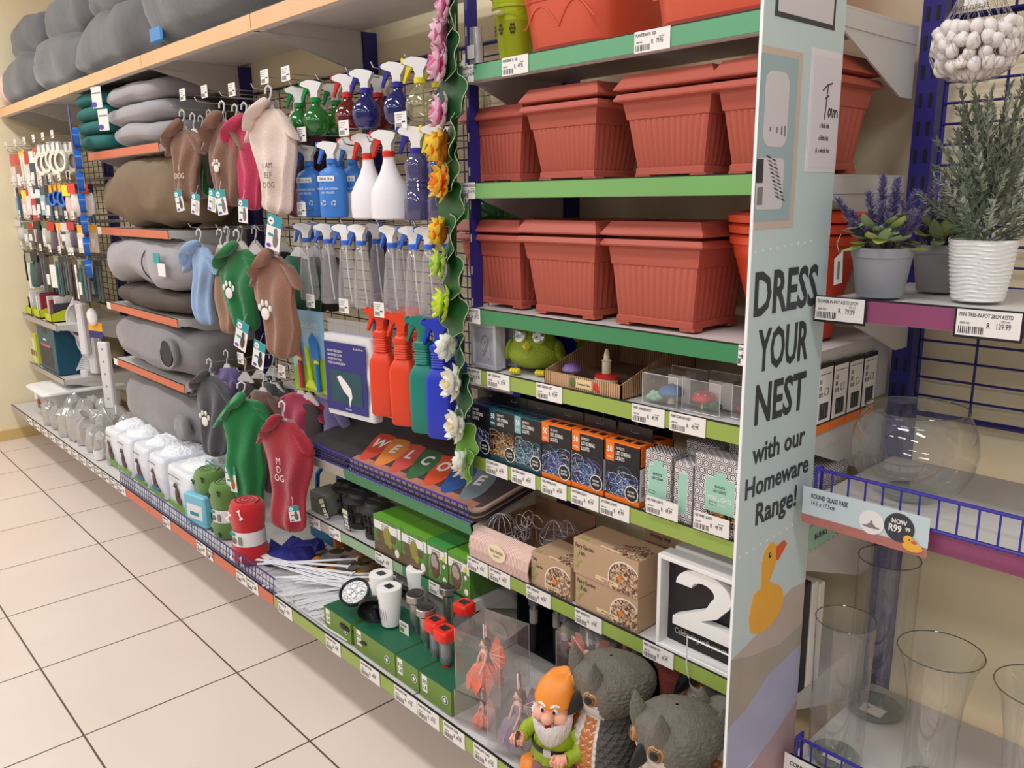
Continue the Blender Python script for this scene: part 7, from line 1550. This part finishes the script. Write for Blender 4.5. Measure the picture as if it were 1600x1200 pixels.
t = thing('storage_carton', 'dark teal printed carton standing on the lowest short shelf', 'carton', (-5.52, 1.232, .497)); t.scale = (1.4, 1, .92); B().use(mat('carton_petrol', (22,78,100), .4)).box(-.14, .135, 0, .25, 0, .30, .002).build('carton', t, 0)
b = B().use(mat('carton_print', (60,50,56), .5, var=.6, vscale=30)).box(-.12, .07, -.001, 0, .03, .17).use(mat('print_pinkish', (206,110,100), .5)).box(-.10, .05, -.0015, 0, .165, .178).use(PAPER).box(-.05, .0, -.0015, 0, .205, .216).use(BLACK).box(-.04, .02, -.0015, 0, .255, .29); b.build('front_print', t, 0)
for k in range(3):
    c = [(214,208,120),(196,200,60),(226,220,190)][k]; t = thing('small_carton', ['lime carton by the wall on the lowest short shelf', 'lime carton next to the dark teal carton', 'cream carton between the lime cartons'][k], 'carton', (-5.935+.052*[0,2,1][k], 1.235, .497)); B().use(mat('carton_%d' % c[1], c, .5)).box(-.024, .024, 0, .18, 0, [.10,.20,.16][k], .002).use([mat('print_green2', (30,120,70), .5), INKG, mat('print_red', (180,50,50), .5)][k]).box(-.02, .02, -.0006, 0, .05, .085).build('carton', t, 0)
def packet(label, x, y, z, kind, h, w_, c1, c2, rz, group):
    """hang-sell packet: header card with a hole, window and goods; z is its top"""
    t = thing('hang_pack', label, 'packet', (x, y, z), rz, group); m1 = mat('pk_%d_%d_%d' % c1, c1, .35); m2 = mat('pk_%d_%d_%d' % c2, c2, .35)
    if kind == 0: B().use(m1).box(-w_, w_, 0, .002, -h*.28, 0).build('header_card', t, 0); B().use(m2).box(-w_, w_, -.006, .006, -h, -h*.28, .003).build('goods', t, 0); B().use(CARDW).box(-w_*.7, w_*.3, -.0068, -.006, -h*.8, -h*.5).build('label_print', t, 0)
    elif kind == 1:
        B().use(m1).at(0, 0, -h*.5, rx=pi/2).lathe([(h*.24,-.008),(h*.36,-.010),(h*.39,0),(h*.36,.010),(h*.24,.008)], 28, cap0=False, cap1=False).build('coil', t, 50); B().use(m2).box(-w_*.4, w_*.4, -.012, .0, -h*.2, .02).build('header_card', t, 0)
    elif kind == 2:
        for j in range(2): B().use(m2).box(-w_*.6+j*w_*.8, -w_*.1+j*w_*.8, -.006, .006, -h, -.02, .003).build('bar', t, 0)
        B().use(m1).box(-w_, w_, -.002, .002, -h*.22, .01).build('header_card', t, 0)
    else:
        b = B().use(m2); rs = [[wob((w_*f*cos(a), .022*f*sin(a), -h*v), 20, .010, x*9) for a in [2*pi*j/16 for j in range(16)]] for v, f in ((1,.3),(.95,.9),(.6,1),(.3,.8),(.05,.5))]; b.rings(rs).build('bag', t, 70); B().use(m1).box(-w_*.8, w_*.8, -.024, -.02, -h*.25, .01).build('header_card', t, 0)
    return t
r_ = random.Random(21)
def hx(a, n, st): return [(X(a+st*k, 1.27, 1.6), k) for k in range(n)]
K1 = [0,0,0,2,0,0,2,1,1,1,1,1]; K2 = [2,2,0,0,0,0,0,0,1,1,1,1,2,2]; K3 = [3,0,0,2,3,0,3,3,2,0,3,2]; K4 = [2,2,3,3,2,0,0,2,2,2,2,2,2]
rows = [(1.80, .28, [(X(14+7.4*k, 1.27, 1.65), kd) for k, kd in enumerate(K1)], 'top'), (1.585, .20, [(X(22+7.4*k, 1.27, 1.5), kd) for k, kd in enumerate(K2)]+[(-4.80, 3), (-4.70, 3)], 'second'),
        (1.39, .155, [(X(31+7.4*k, 1.27, 1.35), kd) for k, kd in enumerate(K3)]+[(-4.80, 3), (-4.70, 0)], 'third'), (1.20, .24, [(X(36+7.6*k, 1.27, 1.1), kd) for k, kd in enumerate(K4)]+[(-4.80, 0), (-4.70, 2)], 'fourth')]
pal = {'top': [((190,84,74),(216,200,192)), ((200,96,84),(220,204,196)), ((186,80,70),(160,110,100)), ((226,190,90),(230,222,210)), ((190,60,50),(214,206,200)), ((230,228,224),(60,70,90))],
       'second': [((60,90,110),(150,180,196)), ((40,40,46),(70,90,110)), ((230,220,60),(220,190,180)), ((214,60,60),(226,214,210)), ((236,232,228),(190,60,66)), ((226,226,226),(40,44,50))],
       'third': [((206,200,196),(200,198,196)), ((80,120,80),(170,170,160)), ((190,40,44),(90,80,96)), ((236,170,50),(214,196,176)), ((40,40,50),(60,60,66))],
       'fourth': [((60,40,36),(50,34,30)), ((90,80,60),(236,234,232)), ((150,150,130),(60,100,100)), ((40,42,46),(60,64,70)), ((56,60,64),(90,94,100))]}
for z, h, lst, nm in rows:
    for k, (x, kd) in enumerate(lst):
        c1, c2 = pal[nm][k % len(pal[nm])]
        if kd == 1: c1, c2 = ((226,220,206),(230,226,220)) if nm == 'top' else ((50,110,196),(236,170,50))
        for j in range(2):
            packet('hanging hardware packet, %s row, %s hook from the cream wall%s' % (nm, ORD[k], ', in front' if j == 0 else ', behind'), x+.004*j, 1.28+.06*j, z-.004*(k % 3), kd, h*(.85 if kd != 1 else .55)*(1+.1*((k*5) % 3-1)), .034 if kd != 3 else .045, c1, c2, .25, 'hanging hardware packets')
        hook(x, z+.006, 1.255, 'small hook in the %s hardware row, %s from the cream wall' % (nm, ORD[k]), k % 2, 'hardware hooks')
# strip of blue tape rolls
t = thing('clip_strip', 'dark clip strip holding the blue tape rolls', 'strip', tuple(at(139, 425, 1.24))); B().use(NAVY).box(-.012, .012, 0, .003, 0, .80).build('strip', t, 0)
for k in range(7):
    t = thing('tape_roll', 'glossy blue tape roll on the clip strip, %s from the top' % ORD[k], 'tape', tuple(at(120+3.2*k, 215+34*k, 1.225)), -.32, 'blue tape rolls')
    B().use(mat('tape_blue', (36,104,196), .15)).at(0,0,0, rx=pi/2).lathe([(.034,-.014),(.046,-.014),(.046,.014),(.034,.014)], 28, cap0=False, cap1=False).build('tape', t, 40); B().use(mat('tape_core', (220,206,190), .6)).at(0,0,0, rx=pi/2).lathe([(.034,-.0142),(.034,.0142)], 28, cap0=False, cap1=False).build('core', t)
# white power leads hanging
WCB = mat('cable_white', (222,218,220), .4)
for k, (px_, py, y, l) in enumerate(((140, 530, 1.40, 'coiled white extension lead hanging below the yellow card'), (133, 600, 1.36, 'white extension lead hanging low beside the bin'), (125, 500, 1.36, 'white lead looped beside the lime trays'))):
    p = at(px_, py, y); t = thing('extension_lead', l, 'extension lead', (p.x, p.y, p.z), .5); b = B().use(WCB)
    for j in range(7): b.tube([((.06+.004*j)*cos(a), -.006*j+.02, (.17-.012*j)*sin(a)) for a in [2*pi*q/24 for q in range(25)]], .006, 6)
    b.build('coiled_cable', t); B().use(WCB).box(.02, .075, -.05, -.01, -.20, .10, .008).build('socket_block', t)
p = at(150, 520, 1.33); t = thing('hang_pack', 'yellow and navy carded plug hanging over the white lead', 'packet', tuple(p), .3); B().use(mat('card_amber', (236,170,50), .4)).box(-.06, .06, 0, .002, .01, .06).use(NAVY).box(-.06, .06, 0, .002, -.03, .01).use(WHITE).ell((0,-.01,.09), .04, .02, .05, 12, 8).build('header_card', t, 0)
p = at(165, 590, 1.34); t = thing('socket_strip', 'long white multi socket strip hanging left of the grey beds', 'extension lead', tuple(p), .5); b = B().use(WCB).box(-.035, .035, 0, .03, -.18, .20, .006); b.build('strip_body', t); b = B().use(INKG); [b.ell((0,-.001,-.12+.07*k), .006, .001, .006, 8, 4) for k in range(5)]; b.build('socket_holes', t)

# ================================================================ PRICE LABELS ON THE STRIPS
def labels(z, y, spans, where, h=.038, texts='GARDEN ITEM ASSTD', pr='99.99'):
    base = None
    for k, (a, c) in enumerate(spans):
        x0, x1_ = X(a, y, z-h/2), X(c, y, z-h/2); l = '%s, %s' % (where, (ORD[k]+' from the left') if len(spans) > 1 else 'single card')
        price('price label on the '+l, x0, x1_, z+.001, h, y-.0012, texts, pr[k % len(pr)] if isinstance(pr, list) else pr, group='price labels')
PR = ['79.95', '34.95', '99.99', '19.95', '49.99']
labels(HC, YS, [(724,741),(785,826),(992,1048)], 'green strip under the orange tubs', texts='PLANTER 60CM   0.02', pr=['44.99','49.95','79.95'])
labels(HB, YS, [(724,743)], 'leaf green strip', pr=['14.95'])
labels(HA, YS, [(728,751),(1154,1163)], 'dark green strip', pr=PR)
labels(HD, YS, [(731,752),(762,797),(839,879),(988,1039),(1047,1103)], 'lime strip under the bird figurine', texts='FAIRY GARDEN ASST', pr=['29.99','39.99','79.99','49.99','49.99'])
labels(HE, YS, [(760,794),(800,837),(847,886),(893,936),(938,984)], 'lime strip under the string lights', texts='LED STRING LIGHTS', pr='49.99')
labels(HE+.042, YS-.006, [(1010,1060),(1084,1140)], 'black holder in front of the hexagon boxes', texts='LED WIRE LIGHTS', pr='49.99')
labels(HF, YS, [(731,763),(765,798),(823,861),(899,941),(1005,1053)], 'lime strip under the garden boxes', texts='FAIRY GARDEN SET', pr=PR)
labels(.418, YS, [(464,482),(483,501),(515,533),(587,614),(671,699)], 'faded green strip of the lamp box shelf', texts='SOLAR LAMP', pr=PR)
labels(HG, YG, [(370,386),(387,404),(435,457),(510,533),(564,594),(617,652),(653,687),(694,727),(741,778)], 'lime and orange base strip', h=.044, texts='SOLAR LIGHT STAKE', pr=PR)
labels(HG, YG, [(185,197),(255,267),(308,323),(325,333)], 'orange part of the base strip', h=.044, pr=PR)
labels(HG, YG, [(42+k*12, 51+k*12) for k in range(12)], 'grey part of the base strip', h=.042, pr=PR)
t = thing('black_display_carton', 'tall black display carton behind the clear fairy boxes and dark stakes', 'carton', (-1.34, 1.45, HG+.002))
B().use(mat('carton_matt_black', (22,22,24), .6)).box(-.24, .24, .135, .15, 0, .27).box(-.24, .24, 0, .135, 0, .003).box(-.24, -.235, 0, .15, 0, .27).box(.235, .24, 0, .15, 0, .27).build('carton', t, 0)
